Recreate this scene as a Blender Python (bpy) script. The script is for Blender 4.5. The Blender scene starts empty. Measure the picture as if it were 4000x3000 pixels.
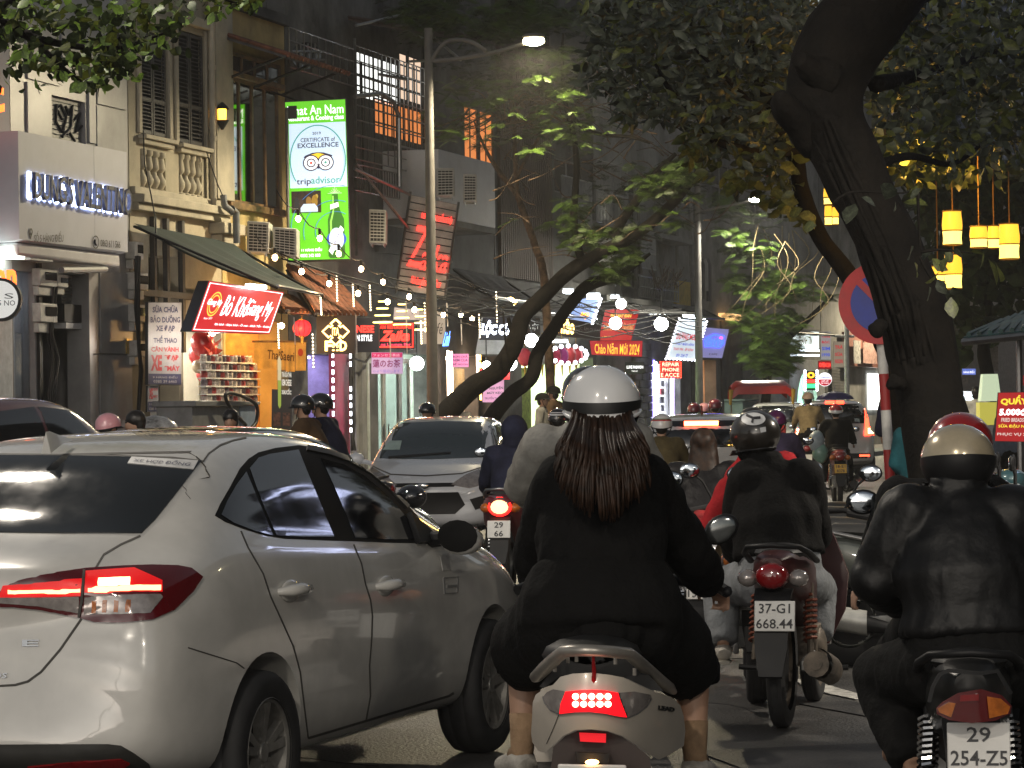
import bpy, bmesh, math, random
from mathutils import Vector as V, Matrix, noise
from mathutils.bvhtree import BVHTree
R = math.radians
sc = bpy.context.scene
C = sc.collection
random.seed(11)
# ---------------------------------------------------------------- camera
F, H = 11000.0, 1.52            # focal length in photo pixels (4000 wide), eye height
cd = bpy.data.cameras.new('camera'); cam = bpy.data.objects.new('camera', cd); C.objects.link(cam)
cd.sensor_width = 36; cd.lens = F/4000*36; cd.clip_start = .1; cd.clip_end = 1500
PITCH, ROLL = math.atan(115/F), R(.8)
CM = Matrix.Rotation(math.pi/2+PITCH, 4, 'X') @ Matrix.Rotation(-ROLL, 4, 'Z')
cam.matrix_world = Matrix.Translation((0, 0, H)) @ CM
sc.camera = cam
# ---------------------------------------------------------------- world, night sky
w = bpy.data.worlds.new('World'); sc.world = w; w.use_nodes = True
nt = w.node_tree; bg = nt.nodes['Background']
sk = nt.nodes.new('ShaderNodeTexSky'); sk.sky_type = 'NISHITA'; sk.sun_disc = False
sk.sun_elevation = R(12); sk.sun_rotation = R(200)
hs = nt.nodes.new('ShaderNodeHueSaturation'); hs.inputs['Saturation'].default_value = .3      # town haze greys the night sky
nt.links.new(sk.outputs[0], hs.inputs['Color']); nt.links.new(hs.outputs[0], bg.inputs[0]); bg.inputs[1].default_value = .052
vs = sc.view_settings; vs.view_transform = 'Standard'; vs.look = 'None'; vs.exposure = .38; vs.gamma = 1
vs.use_curve_mapping = False
sc.render.engine = 'CYCLES'
sc.cycles.use_denoising = True; sc.cycles.max_bounces = 6; sc.cycles.diffuse_bounces = 3
sc.cycles.glossy_bounces = 3; sc.cycles.transmission_bounces = 4; sc.cycles.transparent_max_bounces = 6
sc.cycles.sample_clamp_indirect = 4; sc.cycles.caustics_reflective = False; sc.cycles.caustics_refractive = False

# ---------------------------------------------------------------- photo pixel -> place
CAMP = V((0, 0, H)); CR = CM.to_3x3()
def ray(px, py): return CR @ V(((px-2000)/F, (1500-py)/F, -1))
def P(px, py, Y):
    d = ray(px, py); return CAMP + d*(Y/d.y)
def pix(p):
    q = CR.transposed() @ (V(p)-CAMP); return (2000+F*q.x/-q.z, 1500-F*q.y/-q.z)
# the row of house fronts on the left runs along U, its street side is along N
FA = R(17.3); U = V((math.sin(FA), math.cos(FA), 0)); N = V((math.cos(FA), -math.sin(FA), 0))
FB = P(75, 1615, 41); FB.z = 0
def W(px, py, out=0.0):
    """point seen at (px,py) on the vertical plane `out` metres in front of the house fronts"""
    d = ray(px, py); k = (out-(CAMP-FB).dot(N))/d.dot(N); return CAMP + d*k
def TZ(px, py, out=0.0):
    q = W(px, py, out); return (q-FB).dot(U), q.z
def FP(t, out, z): return FB + U*t + N*out + V((0, 0, z))

# ---------------------------------------------------------------- materials
MATS = {}
def M(name, col, rough=.6, metal=0., var=.12, scale=6., bump=0., coat=0., bscale=None, spec=.5, col2=None, trans=0., sheen=0.):
    if name in MATS: return MATS[name]
    m = bpy.data.materials.new(name); m.use_nodes = True; MATS[name] = m
    n = m.node_tree.nodes; l = m.node_tree.links; b = n['Principled BSDF']
    b.inputs['Roughness'].default_value = rough; b.inputs['Metallic'].default_value = metal
    b.inputs['Specular IOR Level'].default_value = spec
    b.inputs['Coat Weight'].default_value = coat; b.inputs['Coat Roughness'].default_value = .04
    if trans: b.inputs['Transmission Weight'].default_value = trans
    if sheen: b.inputs['Sheen Weight'].default_value = sheen
    tc = n.new('ShaderNodeTexCoord')
    nz = n.new('ShaderNodeTexNoise'); nz.inputs['Scale'].default_value = scale; nz.inputs['Detail'].default_value = 6
    nz.inputs['Roughness'].default_value = .65
    l.new(tc.outputs['Object'], nz.inputs['Vector'])
    c2 = col2 or tuple(max(0, c*(1-2.2*var)) for c in col)
    rp = n.new('ShaderNodeValToRGB'); rp.color_ramp.elements[0].position = .33; rp.color_ramp.elements[1].position = .66
    rp.color_ramp.elements[0].color = (*c2, 1)
    rp.color_ramp.elements[1].color = (*(col if col2 else tuple(min(1, c*(1+var*.6)) for c in col)), 1)
    l.new(nz.outputs['Fac'], rp.inputs['Fac']); l.new(rp.outputs['Color'], b.inputs['Base Color'])
    mr = n.new('ShaderNodeMapRange'); mr.inputs['To Min'].default_value = max(0, rough-.08); mr.inputs['To Max'].default_value = min(1, rough+.1)
    l.new(nz.outputs['Fac'], mr.inputs['Value']); l.new(mr.outputs[0], b.inputs['Roughness'])
    if bump:
        n2 = n.new('ShaderNodeTexNoise'); n2.inputs['Scale'].default_value = bscale or scale*8; n2.inputs['Detail'].default_value = 5
        l.new(tc.outputs['Object'], n2.inputs['Vector'])
        bp = n.new('ShaderNodeBump'); bp.inputs['Strength'].default_value = min(1, bump); bp.inputs['Distance'].default_value = .02
        l.new(n2.outputs['Fac'], bp.inputs['Height']); l.new(bp.outputs[0], b.inputs['Normal'])
    return m
def EM(name, col, st):
    if name in MATS: return MATS[name]
    m = bpy.data.materials.new(name); m.use_nodes = True; MATS[name] = m
    b = m.node_tree.nodes['Principled BSDF']
    b.inputs['Base Color'].default_value = (*[min(.8, c*.6) for c in col], 1); b.inputs['Roughness'].default_value = .4
    b.inputs['Emission Color'].default_value = (*col, 1); b.inputs['Emission Strength'].default_value = st
    return m
def GL(name, col, rough=.05, spec=.5):      # dark, reflecting glass
    return M(name, col, rough, var=.02, spec=spec)
BLACKP = M('black_plastic', (.012, .012, .013), .5, spec=.3)
STEEL = M('steel', (.32, .32, .32), .35, .9)
CHROME = M('chrome', (.7, .7, .7), .12, 1., var=.04)
INK = M('plate_ink', (.015, .015, .02), .5)
WIRE = M('black_wire', (.015, .015, .015), .6)

# ---------------------------------------------------------------- things and parts
def thing(name, label, cat, loc=(0, 0, 0), rz=0., group=None, kind=None):
    o = bpy.data.objects.new(name, None); C.objects.link(o); o.empty_display_size = .2
    o.location = loc; o.rotation_euler = (0, 0, rz)
    return tag(o, label, cat, group, kind)
def tag(o, label=None, cat=None, group=None, kind=None):
    if label: o['label'] = label
    if cat: o['category'] = cat
    if group: o['group'] = group
    if kind: o['kind'] = kind
    return o
def link(name, me, mat=None, parent=None):
    o = bpy.data.objects.new(name, me); C.objects.link(o)
    if mat is not None and not me.materials: me.materials.append(mat)
    if parent is not None: o.parent = parent
    return o
def copy_tree(o, parent=None):
    c = o.copy(); C.objects.link(c); c.parent = parent
    for ch in list(o.children): copy_tree(ch, c)
    return c
def evalmesh(o):
    dg = bpy.context.evaluated_depsgraph_get(); dg.update()
    return bpy.data.meshes.new_from_object(o.evaluated_get(dg))
def baked(me, mods):
    """mesh with modifiers applied; mods = [(type, {settings})]"""
    o = bpy.data.objects.new('tmp', me); C.objects.link(o)
    for ty, st in mods:
        md = o.modifiers.new(ty, ty)
        for k, v in st.items(): setattr(md, k, v)
    r = evalmesh(o); bpy.data.objects.remove(o); return r

class MB:
    def __init__(s): s.v = []; s.f = []
    def add(s, vs, fs):
        k = len(s.v); s.v += [V(p) for p in vs]; s.f += [tuple(i+k for i in f) for f in fs]; return s
    def quad(s, a, b, c, d): return s.add([a, b, c, d], [(0, 1, 2, 3)])
    def obox(s, o, a, b, c):        # corner o, edge vectors a b c
        o, a, b, c = V(o), V(a), V(b), V(c)
        if a.cross(b).dot(c) < 0: a, b = b, a
        return s.add([o, o+a, o+a+b, o+b, o+c, o+a+c, o+a+b+c, o+b+c],
                     [(3, 2, 1, 0), (4, 5, 6, 7), (0, 1, 5, 4), (1, 2, 6, 5), (2, 3, 7, 6), (3, 0, 4, 7)])
    def box(s, c, d, rz=0.):
        c = V(c); m = Matrix.Rotation(rz, 3, 'Z'); a, b, e = m@V((d[0], 0, 0)), m@V((0, d[1], 0)), V((0, 0, d[2]))
        return s.obox(c-(a+b+e)/2, a, b, e)
    def fbox(s, t0, t1, o0, o1, z0, z1):  # box in house-front coordinates
        return s.obox(FP(t0, o0, z0), U*(t1-t0), N*(o1-o0), V((0, 0, z1-z0)))
    def prism(s, poly, vec):
        n = len(poly); poly = [V(p) for p in poly]; vec = V(vec)
        nn = V((0, 0, 0))
        for i in range(n): nn += poly[i].cross(poly[(i+1) % n])
        if nn.dot(vec) > 0: poly = poly[::-1]
        return s.add(poly+[p+vec for p in poly], [tuple(range(n)), tuple(range(2*n-1, n-1, -1))] +
                     [(i, i+n, (i+1) % n+n, (i+1) % n) for i in range(n)])
    def loft(s, rings, cap=True, closed=True):
        n = len(rings[0]); vs = [p for r in rings for p in r]; fs = []
        for i in range(len(rings)-1):
            for j in range(n if closed else n-1):
                k = (j+1) % n; fs.append((i*n+j, i*n+k, (i+1)*n+k, (i+1)*n+j))
        if cap: fs += [tuple(range(n-1, -1, -1)), tuple(range((len(rings)-1)*n, len(rings)*n))]
        return s.add(vs, fs)
    def tube(s, path, r, n=8, cap=True, ell=None, wd=None):
        path = [V(p) for p in path]; m = len(path)
        rs = r if isinstance(r, (list, tuple)) else [r]*m
        rings = []; pu = None
        for i, p in enumerate(path):
            d = (path[min(i+1, m-1)]-path[max(i-1, 0)])
            d = d.normalized() if d.length > 1e-9 else V((0, 0, 1))
            if wd is not None: u = V(wd)-d*V(wd).dot(d)
            elif pu is not None: u = pu-d*pu.dot(d)
            else: u = d.cross(V((0, 0, 1)) if abs(d.z) < .9 else V((1, 0, 0)))
            u = u.normalized() if u.length > 1e-6 else d.orthogonal().normalized()
            pu = u; v = d.cross(u); e = ell[i] if isinstance(ell, (list, tuple)) else (ell or 1.)
            rings.append([p+u*(rs[i]*math.cos(2*math.pi*k/n))+v*(rs[i]*e*math.sin(2*math.pi*k/n)) for k in range(n)])
        return s.loft(rings, cap)
    def lathe(s, c, prof, n=16, ax=(0, 0, 1), cap=False):
        c = V(c); ax = V(ax).normalized(); u = ax.orthogonal().normalized(); v = ax.cross(u)
        return s.loft([[c+ax*z+(u*math.cos(2*math.pi*k/n)+v*math.sin(2*math.pi*k/n))*max(r, 1e-4) for k in range(n)] for r, z in prof], cap)
    def sphere(s, c, r, n=12, m=8, mat=None):
        r = r if isinstance(r, (list, tuple)) else (r, r, r); c = V(c); rings = []
        for i in range(m+1):
            a = math.pi*(i/m-.5)
            ring = [V((r[0]*max(math.cos(a), 1e-4)*math.cos(2*math.pi*k/n), r[1]*max(math.cos(a), 1e-4)*math.sin(2*math.pi*k/n), r[2]*math.sin(a))) for k in range(n)]
            rings.append([c+(mat@p if mat else p) for p in ring])
        return s.loft(rings, False)
    def disc(s, c, r, ax, th, n=24):
        return s.lathe(c, [(1e-4, 0), (r, 0), (r, th), (1e-4, th)], n, ax)
    def mesh(s, name='mesh', smooth=40):
        me = bpy.data.meshes.new(name); me.from_pydata([tuple(p) for p in s.v], [], s.f); me.validate()
        finish(me, smooth); return me
    def build(s, name, mat, parent=None, smooth=40, bevel=0., seg=2, sub=0, world=True, label=None, cat=None, group=None, kind=None):
        if parent is not None and world:
            o = parent.location; s.v = [p-o for p in s.v]; base = None
        elif world and (cat or kind):
            lo = V((sum(p.x for p in s.v)/len(s.v), sum(p.y for p in s.v)/len(s.v), min(p.z for p in s.v)))
            s.v = [p-lo for p in s.v]; base = lo
        else: base = None
        ob = link(name, s.mesh(name, smooth), mat, parent)
        if base is not None: ob.location = base
        if bevel:
            b = ob.modifiers.new('bevel', 'BEVEL'); b.width = bevel; b.segments = seg; b.limit_method = 'ANGLE'
        if sub:
            b = ob.modifiers.new('sub', 'SUBSURF'); b.levels = sub; b.render_levels = sub
        return tag(ob, label, cat, group, kind)
def finish(me, smooth=40):
    if smooth:
        for p in me.polygons: p.use_smooth = True
        if smooth < 180: me.set_sharp_from_angle(angle=R(smooth))
def frame_mesh(o, name, me, mat, label=None, cat=None, group=None): return tag(link(name, me, mat, o), label, cat, group)

# ---------------------------------------------------------------- flat work on a four-cornered board (corners TL TR BR BL)
def bl(q, u, v):
    a = q[0]+(q[1]-q[0])*u; b = q[3]+(q[2]-q[3])*u; return a+(b-a)*v
def qn(q):
    n = (q[1]-q[0]).cross(q[3]-q[0]).normalized()
    return n if n.dot(CAMP-q[0]) > 0 else -n
def qbox(q, th=.06, mb=None): return (mb or MB()).prism(q, -qn(q)*th)
def qrect(q, r, off=.004, th=.004, mb=None):
    n = qn(q); u0, v0, u1, v1 = r
    return (mb or MB()).prism([bl(q, u0, v0)+n*off, bl(q, u1, v0)+n*off, bl(q, u1, v1)+n*off, bl(q, u0, v1)+n*off], -n*th)
def qpoly(q, pts, off=.004, mb=None):
    n = qn(q); return (mb or MB()).prism([bl(q, u, v)+n*off for u, v in pts], -n*.004)
def qdisc(q, u, v, ru, rv, off=.004, mb=None, n=28, inner=0.):
    """disc, or a ring when inner > 0"""
    mb = mb or MB(); nn = qn(q); a = [bl(q, u+ru*math.cos(2*math.pi*k/n), v+rv*math.sin(2*math.pi*k/n))+nn*off for k in range(n)]
    if not inner: return mb.prism(a, -nn*.003)
    b = [bl(q, u+inner*ru*math.cos(2*math.pi*k/n), v+inner*rv*math.sin(2*math.pi*k/n))+nn*off for k in range(n)]
    return mb.add(a+b, [(k, (k+1) % n, n+(k+1) % n, n+k) for k in range(n)])
def qline(q, pts, wd, off=.008, mb=None, n=5):
    mb = mb or MB(); nn = qn(q); return mb.tube([bl(q, u, v)+nn*off for u, v in pts], wd, n)
TXT = {}
def textmesh(s, shear=0., bold=0., ext=.0):
    k = (s, shear, bold)
    if k not in TXT:
        c = bpy.data.curves.new('t', 'FONT'); c.body = s; c.resolution_u = 2; c.shear = shear; c.offset = bold; c.align_x = 'CENTER'; c.space_line = .85
        o = bpy.data.objects.new('t', c); m = o.to_mesh()
        vs = [v.co.copy() for v in m.vertices]; fs = [tuple(p.vertices) for p in m.polygons]
        bd = [tuple(e.vertices) for e in m.edges]
        o.to_mesh_clear(); bpy.data.objects.remove(o); bpy.data.curves.remove(c)
        x0, x1 = min(v.x for v in vs), max(v.x for v in vs); y0, y1 = min(v.y for v in vs), max(v.y for v in vs)
        cnt = {}
        for f in fs:
            for i in range(len(f)):
                a, b = f[i], f[(i+1) % len(f)]; cnt[(a, b)] = cnt.get((a, b), 0)+1
        edge = [e for e in cnt if (e[1], e[0]) not in cnt]
        TXT[k] = ([((v.x-x0)/(x1-x0), 1-(v.y-y0)/max(1e-6, y1-y0)) for v in vs], fs, edge)
    return TXT[k]
def qtext(q, r, s, mat, parent, off=.006, th=0., shear=0., bold=0., name='lettering', mir=False):
    uv, fs, ed = textmesh(s, shear, bold); n = qn(q); u0, v0, u1, v1 = r
    vs = [bl(q, u0+(1-u if mir else u)*(u1-u0), v0+v*(v1-v0))+n*off for u, v in uv]
    mb = MB()
    if th:
        k = len(vs); mb.add(vs+[p-n*th for p in vs], fs+[(a, b, b+k, a+k) for a, b in ed])
    else: mb.add(vs, fs)
    return mb.build(name, mat, parent, smooth=0)
def PQ(pts, Y): return [P(x, y, Y) for x, y in pts]
def WQ(pts, out): return [W(x, y, out) for x, y in pts]
def rectpx(x0, y0, x1, y1): return [(x0, y0), (x1, y0), (x1, y1), (x0, y1)]

# ---------------------------------------------------------------- patches laid on a curved body
def polygrid(poly, step):
    bm = bmesh.new(); bm.faces.new([bm.verts.new((x, y, 0)) for x, y in poly])
    xs = [p[0] for p in poly]; ys = [p[1] for p in poly]
    x = min(xs)+step
    while x < max(xs):
        bmesh.ops.bisect_plane(bm, geom=bm.verts[:]+bm.edges[:]+bm.faces[:], plane_co=(x, 0, 0), plane_no=(1, 0, 0)); x += step
    y = min(ys)+step
    while y < max(ys):
        bmesh.ops.bisect_plane(bm, geom=bm.verts[:]+bm.edges[:]+bm.faces[:], plane_co=(0, y, 0), plane_no=(0, 1, 0)); y += step
    bmesh.ops.triangulate(bm, faces=bm.faces[:]); bm.verts.index_update()
    vs = [(v.co.x, v.co.y) for v in bm.verts]; fs = [tuple(v.index for v in f.verts) for f in bm.faces]
    ed = [tuple(v.index for v in e.verts) for e in bm.edges if len(e.link_faces) == 1]; bm.free()
    return vs, fs, ed
def patch(bvh, poly, rayfn, off=.004, step=12., mb=None, mirror=None, rim=.006):
    mb = mb or MB(); vs, fs, ed = polygrid(poly, step); pts = []; nrm = []
    for u, v in vs:
        o, d = rayfn(u, v); d = d.normalized(); hit, n, i, ds = bvh.ray_cast(o, d)
        if hit is None:
            hit, n, i, ds = min((bvh.find_nearest(o+d*(rayfn.dist*(.8+.02*k))) for k in range(26)), key=lambda h: h[3])
        if n.dot(d) > 0: n = -n
        pts.append(hit+n*off); nrm.append(n)
    k = len(pts); full = pts+[p-n*(off+rim) for p, n in zip(pts, nrm)]; faces = fs+[(a, b, b+k, a+k) for a, b in ed]
    mb.add(full, faces)
    if mirror: mb.add([mirror(p) for p in full], [f[::-1] for f in faces])
    return mb
def camray(px, py): return CAMP.copy(), ray(px, py)
camray.dist = 9.
def strip(pts, wd):
    """outline of a thin band along 2-D points"""
    L, Rr = [], []
    for i, p in enumerate(pts):
        a = pts[max(i-1, 0)]; b = pts[min(i+1, len(pts)-1)]; dx, dy = b[0]-a[0], b[1]-a[1]; l = math.hypot(dx, dy) or 1
        L.append((p[0]-dy/l*wd, p[1]+dx/l*wd)); Rr.append((p[0]+dy/l*wd, p[1]-dx/l*wd))
    return L+Rr[::-1]
LEDRED = EM('red_lamp_glow', (1., .05, .02), 6)
LEDHOT = EM('brake_led', (1., .36, .16), 3.6)
# ================================================================ lamp beams: street lamps, one mirrored in the car's rear window, and added fill
def spot(loc, aim, power, col, size=120, r=.15, blend=.5):
    ld = bpy.data.lights.new('lamp_fill_beam', 'SPOT'); ld.energy = power; ld.color = col; ld.spot_size = R(size); ld.spot_blend = blend; ld.shadow_soft_size = r
    o = bpy.data.objects.new('lamp_fill_beam', ld); C.objects.link(o); o.location = loc
    o.rotation_euler = (V(aim)-V(loc)).to_track_quat('-Z', 'Y').to_euler(); return o
LAMPC = (1, .90, .76)
# ================================================================ ground
gr = MB(); gr.quad((-500, -300, -.3), (900, -300, -.3), (900, 1200, -.3), (-500, 1200, -.3)); gr.build('ground', M('earth', (.05, .045, .04), .9), kind='structure', world=False)
ASPH = M('asphalt', (.085, .082, .078), .5, var=.36, scale=.9, bump=.8, bscale=55)
KERB = 3.4          # kerb line, metres in front of the houses
def strip_fp(o0, o1, z, t0=-60, t1=330, mb=None): return (mb or MB()).quad(FP(t0, o0, z), FP(t0, o1, z), FP(t1, o1, z), FP(t1, o0, z))
strip_fp(-40, 70, 0).build('road', ASPH, kind='structure', world=False)
PAVE = M('paving', (.16, .15, .14), .75, var=.25, scale=2, bump=.3)
m = MB(); m.fbox(-60, 330, 0, KERB-.15, .002, .13); m.build('left_pavement', PAVE, kind='structure', world=False)
m = MB(); m.fbox(-60, 330, KERB-.15, KERB, .002, .14); m.build('left_kerb', M('kerb_stone', (.28, .27, .25), .8, var=.2), kind='structure', world=False)
# right pavement, its edge runs past the parked motorbikes and the leaning tree
RK = [V((2.75, -20, 0)), V((2.65, 10, 0)), V((2.8, 20, 0)), V((3.1, 25, 0)), V((4.6, 32, 0)), V((8.6, 45, 0)), V((14, 62, 0)), V((33, 122, 0))]
m = MB(); poly = RK+[V((90, 120, 0)), V((60, -20, 0))]
m.prism([p+V((0, 0, .003)) for p in poly], (0, 0, .12)); m.build('right_pavement', PAVE, kind='structure', world=False)
# painted line on the road by the parked motorbikes
LINE = M('road_paint', (.55, .54, .50), .7, var=.3, scale=14)
def gpx(px, py, z=0.):
    d = ray(px, py); k = (z-H)/d.z; return CAMP+d*k
m = MB(); m.prism([gpx(3100, 2655)+V((0, 0, .004)), gpx(3190, 2668)+V((0, 0, .004)), gpx(3560, 2775)+V((0, 0, .004)), gpx(3540, 2795)+V((0, 0, .004)), gpx(3430, 2755)+V((0, 0, .004)), gpx(3150, 2695)+V((0, 0, .004))], (0, 0, .004))
m.build('road_marking', LINE, kind='structure', world=False)
# repaired patches and tarred cracks in the asphalt
random.seed(31); PATCH = M('asphalt_patch', (.045, .044, .043), .55, var=.3, scale=3, bump=.6, bscale=60); rd_ = bpy.data.objects['road']
for x, y, a, b_, r_ in ((-.6, 9.6, 1.3, .8, .3), (1.5, 11.6, .9, 2.2, .25), (2.1, 14.4, 1.1, .7, .4), (-.2, 17.5, 1.6, 1., .3), (4.2, 30, 2.2, 1.4, .3)):
    m = MB(); m.box((x, y, .004), (a, b_, .006), r_); m.build('asphalt_patch', PATCH, rd_, world=False)
for k in range(14):
    x, y = random.uniform(-1.5, 3), random.uniform(9, 24); pts = []; h0_ = random.uniform(0, 6.28)
    for j in range(9): pts.append((x, y, .001)); h0_ += random.uniform(-.7, .7); x += .22*math.cos(h0_); y += .22*math.sin(h0_)
    m = MB(); m.tube(pts, random.uniform(.008, .016), 5, ell=.35, wd=(.3, .95, 0)); m.build('tarred_crack', PATCH, rd_, world=False)
# ================================================================ thin night haze over the whole street
hz = MB().obox((-120, -40, -1.3), (300, 0, 0), (0, 260, 0), (0, 0, 22)).build('haze', None, kind='stuff', world=False, smooth=0)
hm = bpy.data.materials.new('haze'); hm.use_nodes = True; n_ = hm.node_tree.nodes; n_.remove(n_['Principled BSDF'])
pv = n_.new('ShaderNodeVolumePrincipled'); pv.inputs['Color'].default_value = (.85, .85, .85, 1); pv.inputs['Density'].default_value = .0008; pv.inputs['Anisotropy'].default_value = .35
hm.node_tree.links.new(pv.outputs[0], n_['Material Output'].inputs['Volume']); hz.data.materials.clear(); hz.data.materials.append(hm)
sc.cycles.volume_bounces = 0
# ================================================================ the row of houses on the left
def mtile(name, col, rough=.6, var=.3, scale=1.2, **k): return M(name, col, rough, 0, var, scale, **k)
CREAM = mtile('cream_render', (.42, .38, .285), .75, .18, .8, bump=.2)
CREAMT = mtile('cream_trim', (.45, .41, .32), .7, .15, 1.5)
MARBLE = M('grey_marble', (.36, .36, .37), .35, 0, .35, 1.1, col2=(.22, .22, .23))
WHITEW = mtile('white_render', (.62, .62, .64), .6, .08)
DARKW = mtile('stained_grey_render', (.17, .17, .165), .85, .35, .7, bump=.3)
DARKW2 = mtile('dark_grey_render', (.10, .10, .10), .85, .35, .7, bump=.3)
MIDW = mtile('mid_grey_render', (.24, .24, .235), .85, .3, .6, bump=.3)
BROWNW = mtile('brown_corrugated', (.075, .05, .042), .7, .3, 1)
YELW = mtile('ochre_render', (.50, .38, .17), .8, .2, .9, bump=.2)
SHUT = M('shutter_paint', (.055, .052, .05), .55, var=.25, scale=5)
WOOD = M('frame_wood', (.22, .13, .055), .5, var=.3, scale=4)
TILE = M('roof_tile', (.23, .085, .045), .75, var=.35, scale=5, bump=.3)
PIPE = M('grey_pipe', (.17, .18, .19), .5)
ACW = M('air_conditioner_casing', (.48, .47, .44), .5, var=.12)
METERW = M('meter_box_plastic', (.52, .52, .50), .45, var=.15)
ROLLER = M('roller_shutter', (.30, .30, .29), .5, .2, .2)
WALLIN = M('shop_wall_white', (.72, .72, .70), .6, var=.05)
NIGHTGL = GL('night_window_glass', (.02, .022, .025), .08)
LIGHTW = EM('shop_light_white', (.92, .96, 1.), 22)
LIGHTWARM = EM('shop_light_warm', (1., .62, .22), 8)

def holed(mb, t0, t1, z0, z1, holes, o0=-.35, o1=0.):
    ts = sorted({t0, t1, *[h[0] for h in holes], *[h[2] for h in holes]}); zs = sorted({z0, z1, *[h[1] for h in holes], *[h[3] for h in holes]})
    ts = [t for t in ts if t0 <= t <= t1]; zs = [z for z in zs if z0 <= z <= z1]
    for i in range(len(ts)-1):
        run = None
        for j in range(len(zs)-1):
            tc, zc = (ts[i]+ts[i+1])/2, (zs[j]+zs[j+1])/2
            solid = not any(h[0] < tc < h[2] and h[1] < zc < h[3] for h in holes)
            if solid and run is None: run = zs[j]
            if run is not None and (not solid or j == len(zs)-2):
                mb.fbox(ts[i], ts[i+1], o0, o1, run, zs[j+1] if solid else zs[j]); run = None
    return mb
def pr(x0, y0, x1, y1, out=0.):
    """photo rectangle -> (t0, z_bottom, t1, z_top) on the plane `out`"""
    xm = (x0+x1)/2; return TZ(x0, (y0+y1)/2, out)[0], TZ(xm, y1, out)[1], TZ(x1, (y0+y1)/2, out)[0], TZ(xm, y0, out)[1]
def house(px0, px1, name, label, mat, ztop, holes=(), cat='building'):
    t0, t1 = TZ(px0, 1500)[0], TZ(px1, 1500)[0]
    h = thing(name, label, cat, FP(t0, 0, 0))
    m = MB(); holed(m, t0+.01, t1-.01, 0, ztop, holes); m.build('wall', mat, h)
    m = MB(); m.fbox(t0+.01, t1-.01, -9, -8.7, 0, ztop); m.fbox(t0+.01, t0+.2, -8.7, -.36, 0, ztop); m.fbox(t1-.2, t1-.01, -8.7, -.36, 0, ztop); m.build('rear_wall', mat, h)
    m = MB(); m.fbox(t0-.02, t1+.02, -9.1, .12, ztop, ztop+.18); m.build('roof', DARKW2, h)
    h['t0'] = t0; h['t1'] = t1; return h
def room(h, rect, depth=2.5, mat=WALLIN, light=LIGHTW, nl=2, name='interior', lw=.12):
    t0, z0, t1, z1 = rect; a = -.36; m = MB()
    m.fbox(t0-.1, t1+.1, a-depth-.1, a-depth, z0, z1+.1); m.fbox(t0-.1, t0-.003, a-depth, a, z0, z1+.1); m.fbox(t1+.003, t1+.1, a-depth, a, z0, z1+.1)
    m.fbox(t0-.1, t1+.1, a-depth, a, z1+.003, z1+.1); m.fbox(t0, t1, a-depth, a, z0-.05, z0+.02)
    ob = m.build(name, mat, h, smooth=0)
    for i in range(nl if light else 0):
        o = a-depth*(i+.5)/nl; m = MB(); m.fbox(t0+.2, t1-.2, o-lw, o+lw, z1-.05, z1-.01); m.build('ceiling_light', light, h)
    return ob
def fwindow(h, rect, frame=WOOD, glass=NIGHTGL, nx=2, ny=1, fw=.05, out=-.1, name='window', sill=None):
    t0, z0, t1, z1 = rect; m = MB(); m.fbox(t0, t1, out-.02, out, z0, z1); wd = m.build(name, glass, h, smooth=0)
    m = MB()
    for i in range(nx+1):
        t = t0+(t1-t0)*i/nx; m.fbox(t-fw/2, t+fw/2, out+.001, out+.022, z0, z1)
    for j in range(ny+1):
        z = z0+(z1-z0)*j/ny; m.fbox(t0, t1, out+.0235, out+.03, z-fw/2, z+fw/2)
    MB_child(m, 'frame', frame, wd)
    if sill: m = MB(); m.fbox(t0-.08, t1+.08, 0.002, .14, z0-.08, z0); MB_child(m, 'sill', sill, wd)
    return wd
def MB_child(m, name, mat, part, **k):
    """a sub-part: built in world space under a part whose own thing sits at part.parent.location"""
    o = part.parent.location+part.location; m.v = [p-o for p in m.v]; return m.build(name, mat, part, world=False, **k)
def grille(h, rect, out=.05, n=10, nh=3, r=.009, mat=None, name='window_grille'):
    t0, z0, t1, z1 = rect; m = MB()
    for i in range(n+1):
        t = t0+(t1-t0)*i/n; m.tube([FP(t, out, z0), FP(t, out, z1)], r, 4)
    for j in range(nh+1):
        z = z0+(z1-z0)*j/nh; m.tube([FP(t0, out+.012, z), FP(t1, out+.012, z)], r, 4)
    return m.build(name, mat or BLACKP, h)
def corbox(h, px, out, name, mat, d=.03, **k):
    t0, z0, t1, z1 = pr(*px, out); m = MB(); m.fbox(t0, t1, out-d, out, z0, z1); return m.build(name, mat, h, **k)
def cables(h, pts, n=5, r=.012, spread=.05, name='cable'):
    for i in range(n):
        j = lambda: random.uniform(-spread, spread)
        m = MB(); m.tube([p+U*j()+N*j()*.4 for p in pts], r*random.uniform(.6, 1.4), 5); m.build(name, WIRE, h, smooth=80)
ac_n = [0]
def ac_unit(q, label, depth=.7):
    """outdoor air conditioner, its slatted front TL TR BR BL turned to the camera"""
    a = thing('air_conditioner', label, 'air conditioner', q[3], group='outdoor air conditioners on the houses')
    m = MB(); qbox(q, depth, m); m.build('casing', ACW, a, bevel=.015)
    n = qn(q); m = MB(); qrect(q, (.08, .06, .92, .94), .012, .012, m); g = m.build('fan_opening', BLACKP, a)
    m = MB()
    for i in range(9): qrect(q, (.07, .07+.095*i, .93, .10+.095*i), .03, .012, m)
    for i in range(5): qrect(q, (.08+.2*i, .06, .10+.2*i, .94), .034, .004, m)
    MB_child(m, 'front_grille', ACW, g)
    m = MB(); b0, b1 = q[3], q[2]; dn = V((0, 0, -.05))
    for p in (b0+(b1-b0)*.1, b0+(b1-b0)*.85): m.obox(p+dn, (b1-b0)*.05, -n*depth, V((0, 0, .05)))
    m.build('bracket', STEEL, a); return a
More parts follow.
